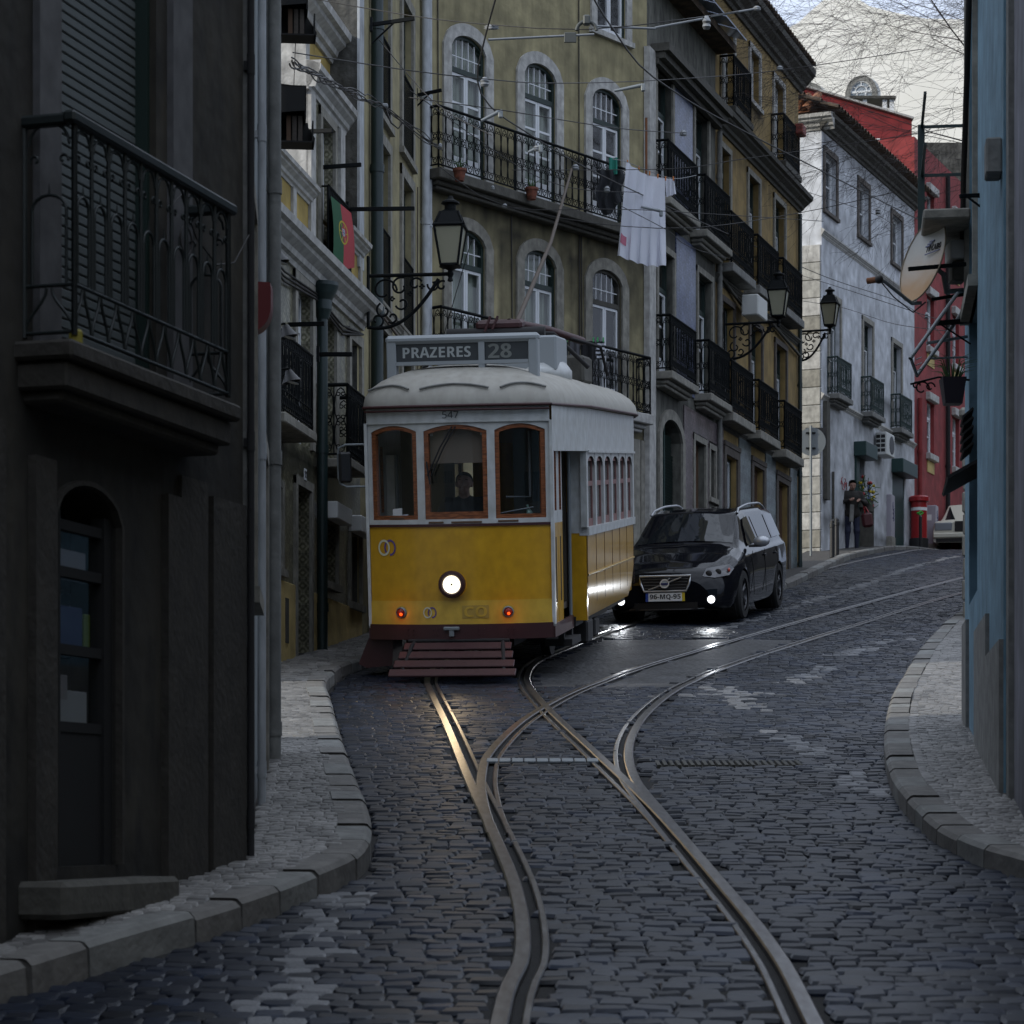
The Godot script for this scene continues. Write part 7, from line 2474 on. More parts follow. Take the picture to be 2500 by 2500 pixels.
	put("lip", st, M.rim_dark, t)
	st = S()
	for sg in [-1.0, 1.0]: tube(st, [Vector3(sg * 0.02, 0.975, 1.02), Vector3(sg * 0.3, 0.968, 1.03), Vector3(sg * 0.55, 0.95, 1.04)], 0.01, 5)
	put("wiper", st, M.black_plastic, t)
	st = S()
	bt(st, Transform3D(Basis(), Vector3(0.0, 1.33, 0.47)), Vector3(0.2, 0.05, 0.03), 0.01)
	put("inner_mirror", st, M.black_plastic, t)

func pale_car() -> void:
	var pa := mat("car_cream", L(0.55, 0.53, 0.44), 0.25)
	var p := at(12.05, 67.6)
	var t := thing("car", "cream saloon car parked at the crest beside the red house", "car", p)
	t.rotation.y = deg_to_rad(-14.0)
	var K := [
		[-2.3, [[0.5, 0.4], [0.7, 0.35], [0.74, 0.45], [0.76, 0.6], [0.75, 0.85], [0.7, 0.9], [0.6, 0.92], [0.4, 0.94], [0, 0.95]]],
		[-1.5, [[0.7, 0.2], [0.82, 0.25], [0.85, 0.45], [0.86, 0.6], [0.84, 0.85], [0.78, 0.93], [0.68, 0.97], [0.5, 1.0], [0, 1.02]]],
		[-0.9, [[0.7, 0.2], [0.82, 0.25], [0.85, 0.45], [0.86, 0.6], [0.84, 0.85], [0.78, 0.93], [0.6, 1.36], [0.52, 1.4], [0, 1.42]]],
		[0.3, [[0.7, 0.2], [0.82, 0.25], [0.85, 0.45], [0.86, 0.6], [0.84, 0.85], [0.78, 0.92], [0.6, 1.36], [0.52, 1.41], [0, 1.43]]],
		[0.95, [[0.7, 0.2], [0.82, 0.25], [0.85, 0.45], [0.86, 0.6], [0.84, 0.84], [0.78, 0.91], [0.7, 0.93], [0.5, 0.95], [0, 0.97]]],
		[2.1, [[0.7, 0.22], [0.82, 0.25], [0.84, 0.42], [0.84, 0.58], [0.8, 0.76], [0.72, 0.8], [0.6, 0.81], [0.4, 0.83], [0, 0.84]]],
		[2.2, [[0.7, 0.24], [0.8, 0.26], [0.83, 0.38], [0.82, 0.52], [0.78, 0.66], [0.7, 0.72], [0.6, 0.74], [0.4, 0.75], [0, 0.76]]]]
	put("body", car_shell(K, [1.4, -1.35], 0.31), pa, t)
	wheel_set(t, [1.4, -1.35], 0.85, 0.31, M.rim_dark)
	var st := S()
	q(st, Vector3(-0.62, 0.97, 0.93), Vector3(-0.55, 1.36, 0.37), Vector3(0.55, 1.36, 0.37), Vector3(0.62, 0.97, 0.93))
	put("windscreen", st, M.car_glass, t)
	st = S()
	bx(st, -0.28, 0.28, 0.52, 0.78, 2.19, 2.23)
	put("grille", st, M.truck_black, t)
	for sg in [-1.0, 1.0]:
		st = S()
		bt(st, Transform3D(Basis(), Vector3(sg * 0.57, 0.65, 2.19)), Vector3(0.44, 0.2, 0.06), 0.02)
		put("headlight", st, mat("dull_lens", L(0.2, 0.22, 0.24), 0.1), t)
	st = S()
	bt(st, Transform3D(Basis(), Vector3(0, 0.42, 2.2)), Vector3(1.66, 0.14, 0.14), 0.03)
	put("bumper", st, pa, t)
	st = S()
	bx(st, -0.75, 0.75, 0.26, 0.36, 2.19, 2.24)
	put("lower_intake", st, M.truck_black, t)
	st = S()
	bt(st, Transform3D(Basis(), Vector3(-0.1, 1.5, 0.1)), Vector3(0.3, 0.12, 0.14), 0.03)
	put("roof_sign", st, M.white_paint, t)

# ---------- street furniture and small things ----------
func wall_frame(ax: float, ad: float, bx_: float, bd: float, s: float, h_above: Vector3) -> Transform3D:
	var x := Vector3(bx_ - ax, 0, -(bd - ad)).normalized()
	return Transform3D(Basis(x, Vector3.UP, x.cross(Vector3.UP)), h_above)
func bracket_lamp(label: String, root: Vector3, out: Vector3, reach: float, size: float, lit_glass: Material) -> void:
	# root: where the bracket's top bar meets the wall; out: away from the wall
	var t := thing("street_lamp", label, "street lamp", root, 0.0, "wall-bracket lanterns")
	var o := Vector3(out.x, 0, out.z).normalized()
	t.basis = Basis(o, Vector3.UP, o.cross(Vector3.UP))
	var st := S()
	bt(st, Transform3D(Basis(), Vector3(0.01, -0.14 * size, 0)), Vector3(0.03, 0.62 * size, 0.07), 0.008)
	rod(st, Vector3(0, 0, 0), Vector3(reach, 0, 0), 0.022, 8)
	var sw := []
	for k in 13: sw.append(Vector3(reach * 0.86 * (k / 12.0), -0.44 * size + 0.40 * size * pow(k / 12.0, 2.2) - 0.05 * sin(PI * k / 12.0), 0))
	tube(st, sw, 0.022, 6)
	for e in [[0.2, -0.13, 0.115, 0.0], [0.2, -0.3, 0.07, 2.0], [0.4, -0.1, 0.085, 1.2], [0.42, -0.24, 0.06, 3.5], [0.58, -0.08, 0.06, 0.4], [0.3, -0.36, 0.05, 4.0], [0.8, -0.09, 0.055, 3.0], [0.9, -0.1, 0.045, 1.0], [0.12, -0.38, 0.06, 5.0]]:
		tube(st, arcpts(Vector3(e[0] * reach, e[1] * size, 0), Vector3.RIGHT, Vector3.UP, e[2] * size, e[3], e[3] + 5.4, 14, e[2] * size * 0.35), 0.013, 5)
	for e in [[0.3, -0.2], [0.52, -0.16], [0.66, -0.1]]:
		for k in 4: ball(st, Vector3(e[0] * reach + 0.02 * cos(k * 1.57), e[1] * size + 0.02 * sin(k * 1.57), 0), Vector3(0.02, 0.013, 0.012), 6)
	put("bracket", st, M.iron, t)
	var c := Vector3(reach, 0, 0)
	st = S()
	lathe(st, [Vector2(0.0, -0.07), Vector2(0.025, -0.06), Vector2(0.018, -0.03), Vector2(0.03, 0.0), Vector2(0.02, 0.03), Vector2(0.06, 0.05), Vector2(0.095, 0.06), Vector2(0.095, 0.07)], 12, Transform3D(Basis.from_scale(Vector3.ONE * size), c))
	put("lamp_foot", st, M.iron, t)
	var y0 := 0.07 * size; var y1 := 0.4 * size; var r0 := 0.105 * size; var r1 := 0.175 * size
	st = S()
	var gl := S()
	for k in 4:
		var a := PI / 4 + PI / 2 * k; var b := a + PI / 2
		var a0 := c + Vector3(cos(a) * r0, y0, sin(a) * r0); var a1 := c + Vector3(cos(a) * r1, y1, sin(a) * r1)
		var b0 := c + Vector3(cos(b) * r0, y0, sin(b) * r0); var b1 := c + Vector3(cos(b) * r1, y1, sin(b) * r1)
		rod(st, a0, a1, 0.011 * size, 5); rod(st, a0, b0, 0.012 * size, 5); rod(st, a1, b1, 0.016 * size, 5)
		var m := Vector3(c.x, 0, c.z) - c
		q(gl, a0.lerp(c + Vector3.UP * y0, 0.03), a1.lerp(c + Vector3.UP * y1, 0.03), b1.lerp(c + Vector3.UP * y1, 0.03), b0.lerp(c + Vector3.UP * y0, 0.03))
		var t1 := c + Vector3(cos(a) * r1 * 0.62, y1 + 0.12 * size, sin(a) * r1 * 0.62); var t2 := c + Vector3(cos(b) * r1 * 0.62, y1 + 0.12 * size, sin(b) * r1 * 0.62)
		q(st, a1 * 1.0, t1, t2, b1)
		rod(st, a1, t1, 0.01 * size, 5)
		var u1 := c + Vector3(cos(a) * r1 * 0.3, y1 + 0.15 * size, sin(a) * r1 * 0.3); var u2 := c + Vector3(cos(b) * r1 * 0.3, y1 + 0.15 * size, sin(b) * r1 * 0.3)
		q(st, t1, u1, u2, t2)
	lathe(st, [Vector2(0.05, 0.545), Vector2(0.05, 0.59), Vector2(0.08, 0.6), Vector2(0.075, 0.615), Vector2(0.03, 0.64), Vector2(0.02, 0.665), Vector2(0, 0.67)], 12, Transform3D(Basis.from_scale(Vector3.ONE * size), c))
	put("lantern_frame", st, M.iron, t)
	put("lantern_glass", gl, lit_glass, t)

func street_lamps() -> void:
	var fa := Vector3(0.99, 0, -0.115).cross(Vector3.UP)
	var ya := Vector3(0.58, 0, -5.0).normalized().cross(Vector3.UP)
	bracket_lamp("large iron wall lantern on a scrolled bracket above the tram, beside the dark green pipe", pin(897, 674, 29.9), Vector3(1, 0, 0.12), 0.97, 1.35, M.glass_frost)
	var yc := Vector3(3.47, 0, -10.2).normalized().cross(Vector3.UP)
	bracket_lamp("iron wall lantern on a scrolled bracket under the golden house's balconies", pin(1768, 792, 43.5), Vector3(0.97, 0, 0.25), 0.92, 1.3, M.glass_frost)
	bracket_lamp("iron wall lantern on a short bracket seen against the white house", pin(1944, 810, 50.2), Vector3(0.95, 0, 0.3), 0.66, 1.25, M.glass_frost)

func sagged(a: Vector3, b: Vector3, sag: float, n := 14) -> Array:
	var o := []
	for k in n + 1:
		var t := float(k) / n
		o.append(a.lerp(b, t) - Vector3.UP * sag * 4.0 * t * (1.0 - t))
	return o
func overhead() -> void:
	var t := thing("overhead_wiring", "net of tram contact wires, span wires and insulators strung across the street", "overhead wires", pin(1430, 60, 25.0))
	var o := t.position
	var wire := func(called: String, pts: Array, r: float, m: Material):
		var st := S()
		var p2 := []
		for p in pts: p2.append(p - o)
		tube(st, p2, r, 5)
		put(called, st, m, t)
	for tr in [MAIN, BRANCH]:
		var pts := []
		for p in curve(tr, 1.0):
			if p.y > 10.0: pts.append(at(p.x, p.y, 5.9))
		wire.call("contact_wire", pts, 0.0085, M.cable)
	# span wires: wall to wall
	var spans := [[pin(770, -2, 27.5), pin(1000, 38, 27), pin(1195, 60, 26), pin(1430, 72, 25.5), pin(1660, 48, 26), pin(1852, 20, 30)], [pin(715, 128, 22), pin(1000, 172, 24.5), pin(1178, 192, 25), pin(1350, 203, 27), pin(1620, 195, 32), pin(1900, 172, 36), pin(2250, 120, 33)], [pin(1000, 238, 27), pin(1220, 268, 27), pin(1500, 312, 30), pin(1668, 325, 33)], [pin(1250, 415, 34), pin(1640, 412, 36), pin(1800, 390, 37), pin(2085, 350, 38), pin(2330, 312, 34)], [pin(1075, 408, 31), pin(1240, 505, 32), pin(1560, 512, 33), pin(2010, 540, 40)], [pin(1240, 505, 32), pin(1450, 545, 33), pin(1690, 556, 34), pin(1950, 520, 37), pin(2180, 470, 35)], [pin(1500, 495, 36), pin(1626, 560, 37), pin(1710, 612, 40), pin(1955, 672, 50), pin(2290, 780, 38)], [pin(1975, 470, 50), pin(2140, 525, 48), pin(2190, 560, 42)], [pin(1960, 735, 52), pin(2060, 752, 50), pin(2180, 790, 46), pin(2330, 810, 34)], [pin(1150, 590, 33), pin(1080, 830, 34.4)], [pin(1000, 220, 30), pin(1330, 440, 34), pin(1560, 470, 36)], [pin(920, 90, 30.5), pin(1060, 250, 28), pin(1200, 330, 27)]]
	for s in spans:
		var pts := []
		for p in curve(s, 0.6): pts.append(p)
		wire.call("span_wire", pts, 0.0055, M.cable)
	var ins := [[pin(1200, 66, 26), Vector3(0.16, 0.05, 0.05)], [pin(1183, 200, 25.3), Vector3(0.09, 0.09, 0.07)], [pin(1668, 325, 33), Vector3(0.1, 0.07, 0.07)], [pin(1310, 362, 29), Vector3(0.08, 0.06, 0.06)], [pin(1405, 408, 33.5), Vector3(0.1, 0.07, 0.08)], [pin(1482, 462, 35), Vector3(0.09, 0.08, 0.08)], [pin(1075, 355, 30), Vector3(0.05, 0.05, 0.05)], [pin(1232, 502, 32), Vector3(0.07, 0.05, 0.05)], [pin(1725, 55, 26.8), Vector3(0.09, 0.14, 0.05)], [pin(1848, 20, 29.8), Vector3(0.1, 0.05, 0.05)], [pin(1904, 166, 36), Vector3(0.1, 0.06, 0.06)], [pin(1203, 458, 32), Vector3(0.05, 0.05, 0.05)], [pin(2143, 515, 48), Vector3(0.1, 0.12, 0.08)], [pin(2262, 770, 40), Vector3(0.06, 0.1, 0.05)]]
	for e in ins:
		var st := S()
		lathe(st, [Vector2(0, -0.5), Vector2(0.35, -0.5), Vector2(0.5, -0.3), Vector2(0.4, -0.1), Vector2(0.5, 0.1), Vector2(0.35, 0.3), Vector2(0.2, 0.5), Vector2(0, 0.5)], 10, Transform3D(Basis.from_scale(e[1]), e[0] - o))
		put("insulator", st, M.insulator, t)
	# crossing fitting at the middle of the first span, and insulated white sections
	var st := S()
	var c := pin(1432, 62, 25.4) - o
	tube(st, arcpts(c + Vector3(0, -0.06, 0), Vector3.RIGHT, Vector3.UP, 0.1, 0.1, PI - 0.1, 10), 0.02, 6)
	bt(st, Transform3D(Basis(), c + Vector3(0, 0.05, 0)), Vector3(0.07, 0.1, 0.07), 0.015)
	bt(st, Transform3D(Basis(), c + Vector3(-0.16, -0.12, 0)), Vector3(0.12, 0.1, 0.02), 0.005)
	put("crossing_fitting", st, M.bronze, t)
	for e in [[1192, 97, 1450, 84, 25.6], [1455, 64, 1600, 70, 25.4], [1598, 68, 1715, 46, 26.2], [1735, 40, 1842, 22, 28.5]]:
		st = S()
		rod(st, pin(e[0], e[1], e[4]) - o, pin(e[2], e[3], e[4] + 0.3) - o, 0.012, 6)
		put("insulated_rod", st, M.insulator, t)
	st = S()
	for e in [[1175, 295, 1220, 272, 27.5], [1500, 222, 1568, 208, 31], [1565, 505, 1612, 515, 36.6], [1290, 372, 1318, 358, 29]]:
		rod(st, pin(e[0], e[1], e[4]) - o, pin(e[2], e[3], e[4]) - o, 0.016, 6, 0.024)
		bt(st, Transform3D(Basis(), pin(e[2] + 2, e[3] + 6, e[4]) - o), Vector3(0.05, 0.09, 0.05), 0.01)
	put("wire_clamp", st, M.galv, t)
	# bundle of black house cables
	var b := thing("cable_bundle", "twisted bundle of black house cables slung from the left house to the ochre corner house", "cable", pin(712, 145, 19.0))
	st = S()
	for k in 5:
		var pts := []
		for p in curve([pin(712, 147 + k * 2, 19), pin(780, 182 + k * 3, 22), pin(900, 245 + k * 4 * sin(k), 28), pin(940, 262, 29.6), pin(1000, 305 + k * 3, 30.5), pin(1078, 360 + k * 2, 33.3)], 0.25):
			pts.append(p - b.position + Vector3(0.02 * sin(pts.size() * 0.5 + k), 0.02 * cos(pts.size() * 0.6 + k * 2.0), 0))
		tube(st, pts, 0.007, 4)
	tube(st, [pin(940, 262, 29.6) - b.position, pin(955, 300, 29.6) - b.position, pin(972, 314, 29.6) - b.position, pin(982, 300, 29.6) - b.position], 0.01, 4)
	put("cables", st, M.cable, b)
	st = S()
	bt(st, Transform3D(Basis(), pin(940, 258, 29.6) - b.position), Vector3(0.07, 0.05, 0.05), 0.012)
	put("junction_box", st, M.insulator, b)
	# iron wall brackets on the two left houses
	var lab := ["flat iron wire bracket high on the narrow ochre house, crossing its upper window", "dark iron wire bracket at the white pipe of the ochre corner house", "long thin iron bar standing out below the yellow tier, above the flag", "iron bar standing out over the flag's balcony rail towards the lamp", "iron bar beside the roof dormer of the tiled house", "short iron bar on the tiled house under its hopper", "iron bar across the tiled house above its right-hand balcony"]
	var arr := [[910, 60, 1012, 45, 30.2, 1], [1020, 232, 1078, 220, 34.6, 1], [765, 410, 882, 402, 28.2, 0], [852, 511, 1012, 509, 29.0, 0], [752, 321, 812, 319, 27.0, 0], [692, 793, 792, 790, 26.6, 0], [780, 865, 860, 865, 27.0, 0]]
	for i in arr.size():
		var e: Array = arr[i]
		var br := thing("iron_bracket", lab[i], "iron bracket", pin(e[0], e[1], e[4]), 0.0, "iron wire brackets on the left-hand houses")
		var s2 := S()
		var tip: Vector3 = pin(e[2], e[3], e[4] - 0.1) - br.position
		bt(s2, Transform3D(frame_of(tip), tip / 2), Vector3(0.03, 0.045, tip.length()), 0.004)
		if e[5]: rod(s2, tip * 0.55, Vector3(-0.01, -0.22 * tip.length() / 0.5, 0), 0.012, 5)
		bx(s2, -0.03, 0.0, -0.08, 0.08, -0.04, 0.04)
		put("bar", s2, M.iron, br)

func cloth_grid(w: float, h: float, nx: int, ny: int, f: Callable) -> SurfaceTool:
	var st := S()
	for i in nx:
		for j in ny:
			var p := []
			for e in [[i, j + 1], [i, j], [i + 1, j], [i + 1, j + 1]]: p.append(f.call(float(e[0]) / nx, float(e[1]) / ny))
			q(st, p[0], p[1], p[2], p[3])
	return st
func laundry() -> void:
	var sh := thing("sheet", "large white sheet pegged on a washing line in front of the blue-tiled house", "laundry", pin(1587, 640, 36.5))
	var o := sh.position
	var tl := pin(1529, 396, 36.3) - o; var tr := pin(1624, 436, 37.0) - o
	var f := func(u: float, v: float) -> Vector3:
		var top := tl.lerp(tr, u) - Vector3.UP * 0.05 * sin(u * PI)
		var bot := (pin(1506, 622, 36.3) - o).lerp(pin(1624, 650, 37.0) - o, u) - Vector3.UP * (0.05 * sin(u * PI))
		return top.lerp(bot, v) + Vector3(0.012 * sin(u * 31.0 + v * 2.0), 0, 0.045 * sin(u * 27.0 + sin(v * 4.0) + 2.0 * u * v) * (0.3 + v) + 0.02 * sin(u * 9.0 + v * 5.0))
	put("cloth", cloth_grid(1, 1, 64, 28, f), M.linen, sh)
	put("pink_print", cloth_grid(1, 1, 6, 6, func(u, v): return f.call(0.03 + 0.13 * u, 0.76 + 0.1 * v) + Vector3(0, 0, 0.01)), mat("print_pink", L(0.45, 0.14, 0.2), 0.9), sh)
	var sl := thing("shirt", "small white shirt sleeve pegged at the right end of the same washing line", "laundry", pin(1640, 440, 37.1))
	var f2 := func(u: float, v: float) -> Vector3:
		return (pin(1623 + 22 * u, 435 + u * 2, 37.1) - sl.position).lerp(pin(1627 + 20 * u + 4 * u, 481 - 8 * u, 37.1) - sl.position, v) + Vector3(0, 0, 0.015 * sin(u * 14 + v * 3))
	put("cloth", cloth_grid(1, 1, 12, 8, f2), M.linen, sl)
	var ln := thing("washing_line", "washing line with orange pegs from the arched house's end balcony to the blue-tiled house", "washing line", pin(1500, 392, 36.0))
	var st := S()
	var pts := []
	for p in [pin(1495, 388, 35.8), pin(1529, 395, 36.3), pin(1590, 420, 36.8), pin(1646, 436, 37.1), pin(1700, 428, 38.6)]: pts.append(p - ln.position)
	tube(st, curve(pts, 0.2), 0.005, 4)
	put("line", st, M.insulator, ln)
	for e in [[1532, 397], [1560, 412], [1586, 424], [1606, 431], [1625, 437], [1644, 437]]:
		st = S()
		bt(st, Transform3D(Basis(), pin(e[0], e[1] - 1, 36.7) - ln.position), Vector3(0.02, 0.06, 0.025), 0.004)
		put("peg", st, mat("peg_orange", L(0.5, 0.16, 0.03), 0.5), ln)
	# dark clothes on the end balcony, and a row behind the tram's roof
	var dk := thing("black_garment", "black clothes bundled on the end of the arched house's upper balcony", "laundry", pin(1486, 470, 37.0))
	var f3 := func(u: float, v: float) -> Vector3: return Vector3(lerpf(-0.16, 0.2, u) + 0.03 * sin(v * 7.0), 0.32 - v * (0.55 + 0.1 * sin(u * 5.0)), 0.03 * sin(u * 16.0 + v * 2.0))
	put("cloth", cloth_grid(1, 1, 16, 12, f3), M.uniform, dk)
	var gn := thing("green_cloth", "bright green cloth above the black clothes on the upper balcony", "laundry", pin(1497, 402, 37.0))
	put("cloth", cloth_grid(1, 1, 8, 8, func(u, v): return Vector3(lerpf(-0.06, 0.06, u), 0.1 - v * 0.24, 0.02 * sin(u * 9.0))), mat("cloth_green", L(0.02, 0.2, 0.15), 0.8), gn)
	var row := [["grey trousers pegged on the rail behind the tram's roof, nearest the roof box", L(0.07, 0.08, 0.085), 1374, 28], ["grey skirt pegged on the rail behind the tram's roof, between the trousers and black shorts", L(0.09, 0.09, 0.1), 1402, 26], ["black shorts pegged on the rail behind the tram's roof", L(0.01, 0.01, 0.012), 1436, 36], ["striped navy and white top pegged on the rail behind the tram's roof", L(0.5, 0.5, 0.5), 1466, 20]]
	for e in row:
		var c := thing("garment", e[0], "laundry", pin(e[2], 850, 37.2), 0.0, "clothes drying behind the tram")
		var w: float = e[3] / 6300.0 * 37.2
		if e[2] == 1466:
			for k in 9:
				put("stripe", cloth_grid(1, 1, 6, 2, func(u, v): return Vector3(lerpf(-w / 2, w / 2, u) + 0.01 * sin(k), 0.1 - (k + v) * 0.03, 0.012 * sin(u * 9.0 + k * 0.4))), M.linen if k % 2 else M.uniform, c)
		else: put("cloth", cloth_grid(1, 1, 8, 6, func(u, v): return Vector3(lerpf(-w / 2, w / 2, u), 0.1 - v * 0.28, 0.02 * sin(u * 11.0))), mat("garment_col", e[1], 0.9), c)
		st = S()
		for k in 2: bt(st, Transform3D(Basis(), Vector3((k - 0.5) * w * 0.7, 0.12, 0)), Vector3(0.02, 0.07, 0.03), 0.004)
		put("peg", st, mat("peg_green", L(0.05, 0.4, 0.12), 0.5), c)

func upper_street() -> void:
	# person with a bag outside the first shop, flowers behind
	var p := thing("person", "person in dark coat and jeans standing with bowed head outside the first shop", "person", at(7.85, 59.6, 0.02))
	p.rotation.y = deg_to_rad(8.0)
	mat("coat", L(0.018, 0.016, 0.014), 0.9)
	mat("jeans", L(0.016, 0.02, 0.045), 0.85)
	body(p, {"cloth": M.coat, "legs": M.jeans, "skin": M.skin, "hair": M.hair, "look": Basis(Vector3.RIGHT, 0.45), "cap": 0.1})
	var st := S()
	bt(st, Transform3D(Basis(Vector3.BACK, 0.15), Vector3(0.36, 0.72, 0.02)), Vector3(0.26, 0.34, 0.14), 0.05)
	var bag := thing("bag", "dark red shoulder bag hanging at the standing person's side", "bag", p.position)
	bag.rotation.y = p.rotation.y
	put("bag_body", st, mat("bag_red", L(0.06, 0.01, 0.012), 0.6), bag)
	st = S()
	tube(st, [Vector3(0.3, 0.86, 0.05), Vector3(0.22, 1.2, 0.09), Vector3(0.16, 1.34, 0.02), Vector3(0.3, 1.1, -0.08), Vector3(0.42, 0.86, 0.0)], 0.014, 5)
	put("strap", st, M.red_paint, bag)
	st = S()
	bt(st, Transform3D(Basis(Vector3.BACK, -0.05), Vector3(-0.06, 0.85, 0.2)), Vector3(0.1, 0.4, 0.03), 0.01)
	tag(put("newspaper", st, M.stone_grey), "folded grey newspaper held in front of the standing person's coat", "newspaper").transform = p.transform
	var fl := thing("flower_stand", "stand of red and yellow flowers with green leaves by the first shop door", "flower stand", at(8.05, 60.6, 0.1))
	st = S()
	for k in 3: cyl(st, Vector3(-0.1 + k * 0.22, 1.0 - 0.1 * k, 0.05), Vector3(-0.1 + k * 0.22, 1.3 - 0.1 * k, 0.05), 0.08, 10, 0.1)
	bx(st, -0.25, 0.45, 0.0, 1.0, -0.05, 0.0)
	put("buckets", st, M.stone_dark, fl)
	var r := RandomNumberGenerator.new()
	r.seed = 5
	for e in [["leaves", M.leaf, 90, 0.05], ["red_flowers", M.red_paint, 16, 0.045], ["yellow_flowers", mat("petal_yellow", L(0.5, 0.38, 0.03), 0.6), 14, 0.04]]:
		st = S()
		for k in e[2]:
			var c := Vector3(r.randf_range(-0.3, 0.5), 0, r.randf_range(0.0, 0.2))
			c.y = 1.72 - 0.75 * (c.x + 0.3) + r.randf_range(-0.25, 0.25)
			if e[3] > 0.045 and e[0] == "leaves": bt(st, Transform3D(Basis(Vector3(r.randf_range(-1, 1), r.randf_range(-1, 1), r.randf_range(-1, 1)).normalized(), r.randf() * 3.0), c), Vector3(0.02, 0.22, 0.004))
			else: ball(st, c, Vector3.ONE * e[3], 6)
		put(e[0], st, e[1], fl)
	# bollards
	var bl := ["black iron bollard on the kerb below the person, the nearer of the pair", "black iron bollard on the kerb below the person, the farther of the pair"]
	var bp := [[6.65, 53.6], [6.92, 55.0]]
	for i in 2:
		var b := thing("bollard", bl[i], "bollard", at(bp[i][0], bp[i][1], 0.1), 0.0, "black bollards on the upper kerb")
		st = S()
		lathe(st, [Vector2(0.052, 0), Vector2(0.05, 0.62), Vector2(0.058, 0.63), Vector2(0.058, 0.7), Vector2(0.046, 0.71), Vector2(0.046, 0.76), Vector2(0.03, 0.79), Vector2(0, 0.8)], 14)
		put("post", st, M.black_plastic, b)
	# the back of a round road sign on a pole, with a dark square plate
	var sp := thing("road_sign", "back of a round grey road sign on a thin pole before the white house", "road sign", at(6.3, 54.4, 0.1))
	st = S()
	rod(st, Vector3.ZERO, Vector3(0, 2.75, 0), 0.027, 8)
	put("pole", st, M.galv, sp)
	st = S()
	cyl(st, Vector3(0.02, 2.42, -0.05), Vector3(0.02, 2.42, -0.035), 0.3, 28)
	var disc := put("disc", st, M.galv, sp)
	st = S()
	for h in [2.28, 2.6]: bx(st, -0.1, 0.1, h - 0.015, h + 0.015, -0.035, 0.0)
	put("clamp", st, M.iron, disc)
	st = S()
	bx(st, -0.1, 0.34, 2.3, 2.72, -0.1, -0.08)
	put("dark_plate", st, M.black_plastic, sp)
	# pillar box, cabinets, air conditioner
	var pb := thing("pillar_box", "red cylindrical post box with a white band and black foot near the crest", "post box", at(10.25, 65.0))
	for e in [["foot", [Vector2(0.24, 0.0), Vector2(0.24, 0.36), Vector2(0.21, 0.37)], M.black_plastic], ["drum", [Vector2(0.205, 0.37), Vector2(0.205, 1.28), Vector2(0.26, 1.3), Vector2(0.26, 1.4), Vector2(0.22, 1.43), Vector2(0, 1.46)], M.red_paint], ["white_band", [Vector2(0.208, 1.06), Vector2(0.208, 1.14)], M.white_paint]]:
		st = S()
		lathe(st, e[1], 24)
		put(e[0], st, e[2], pb)
	st = S()
	tube(st, [Vector3(-0.08, 1.0, 0.2), Vector3(0.0, 0.94, 0.21), Vector3(0.08, 1.0, 0.2), Vector3(0.02, 1.03, 0.21), Vector3(-0.05, 0.98, 0.21)], 0.025, 5)
	put("green_scrawl", st, mat("scrawl_green", L(0.05, 0.45, 0.05), 0.6), pb)
	var gp := thing("small_bollard", "thin dark post standing before the red post box", "bollard", at(10.1, 63.8))
	st = S()
	lathe(st, [Vector2(0.04, 0), Vector2(0.04, 0.85), Vector2(0, 0.9)], 10)
	put("post", st, M.black_plastic, gp)
	var cl := ["grey utility cabinet with a sticker between the two shop doors", "narrow pale utility cabinet right of the red post box"]
	var cp := [[9.05, 63.2, 0.58, 1.2, 0.42], [10.75, 66.3, 0.36, 1.15, 0.3]]
	for i in 2:
		var e: Array = cp[i]
		var c := thing("utility_cabinet", cl[i], "utility cabinet", at(e[0], e[1], 0.05))
		c.rotation.y = -0.35
		st = S()
		bt(st, Transform3D(Basis(), Vector3(0, e[3] / 2 + 0.1, 0)), Vector3(e[2], e[3], e[4]), 0.02)
		put("cabinet", st, M.lilac_grey, c)
		st = S()
		bt(st, Transform3D(Basis(), Vector3(0, 0.13, 0)), Vector3(e[2] + 0.03, 0.28, e[4] + 0.03), 0.01)
		put("plinth", st, M.stone, c)
		st = S()
		bx(st, -0.08, 0.06, e[3] * 0.75, e[3] * 0.88, e[4] / 2 + 0.001, e[4] / 2 + 0.004)
		put("sticker", st, M.white_paint, c)
		st = S()
		for k in 5: tube(st, arcpts(Vector3(e[2] / 2 + 0.004, 0.7 + 0.09 * k, 0.0), Vector3(0, 0, 1), Vector3.UP, 0.06, k, k + 4.0, 8), 0.008, 4)
		put("scribble", st, M.badge_blue, c)
	var ac := thing("air_conditioner", "white air conditioner unit on the white house wall between the shop hoods", "air conditioner", Vector3.ZERO)
	var wf := Vector3(3.1, 0, -7.27).normalized()
	ac.transform = Transform3D(Basis(wf, Vector3.UP, wf.cross(Vector3.UP)), Vector3(7.11, 7.65, -58.2) + wf * 4.35)
	st = S()
	bt(st, Transform3D(Basis(), Vector3(0, 3.02, 0.18)), Vector3(0.75, 0.55, 0.28), 0.02)
	put("casing", st, M.ac_white, ac)
	st = S()
	cyl(st, Vector3(0.1, 3.02, 0.315), Vector3(0.1, 3.02, 0.326), 0.22, 20)
	for k in 4:
		for j in 2: bx(st, -0.379, -0.37, 2.82 + k * 0.11, 2.9 + k * 0.11, 0.06 + j * 0.12, 0.16 + j * 0.12)
	put("fan_grille", st, M.black_plastic, ac)
	pale_car()

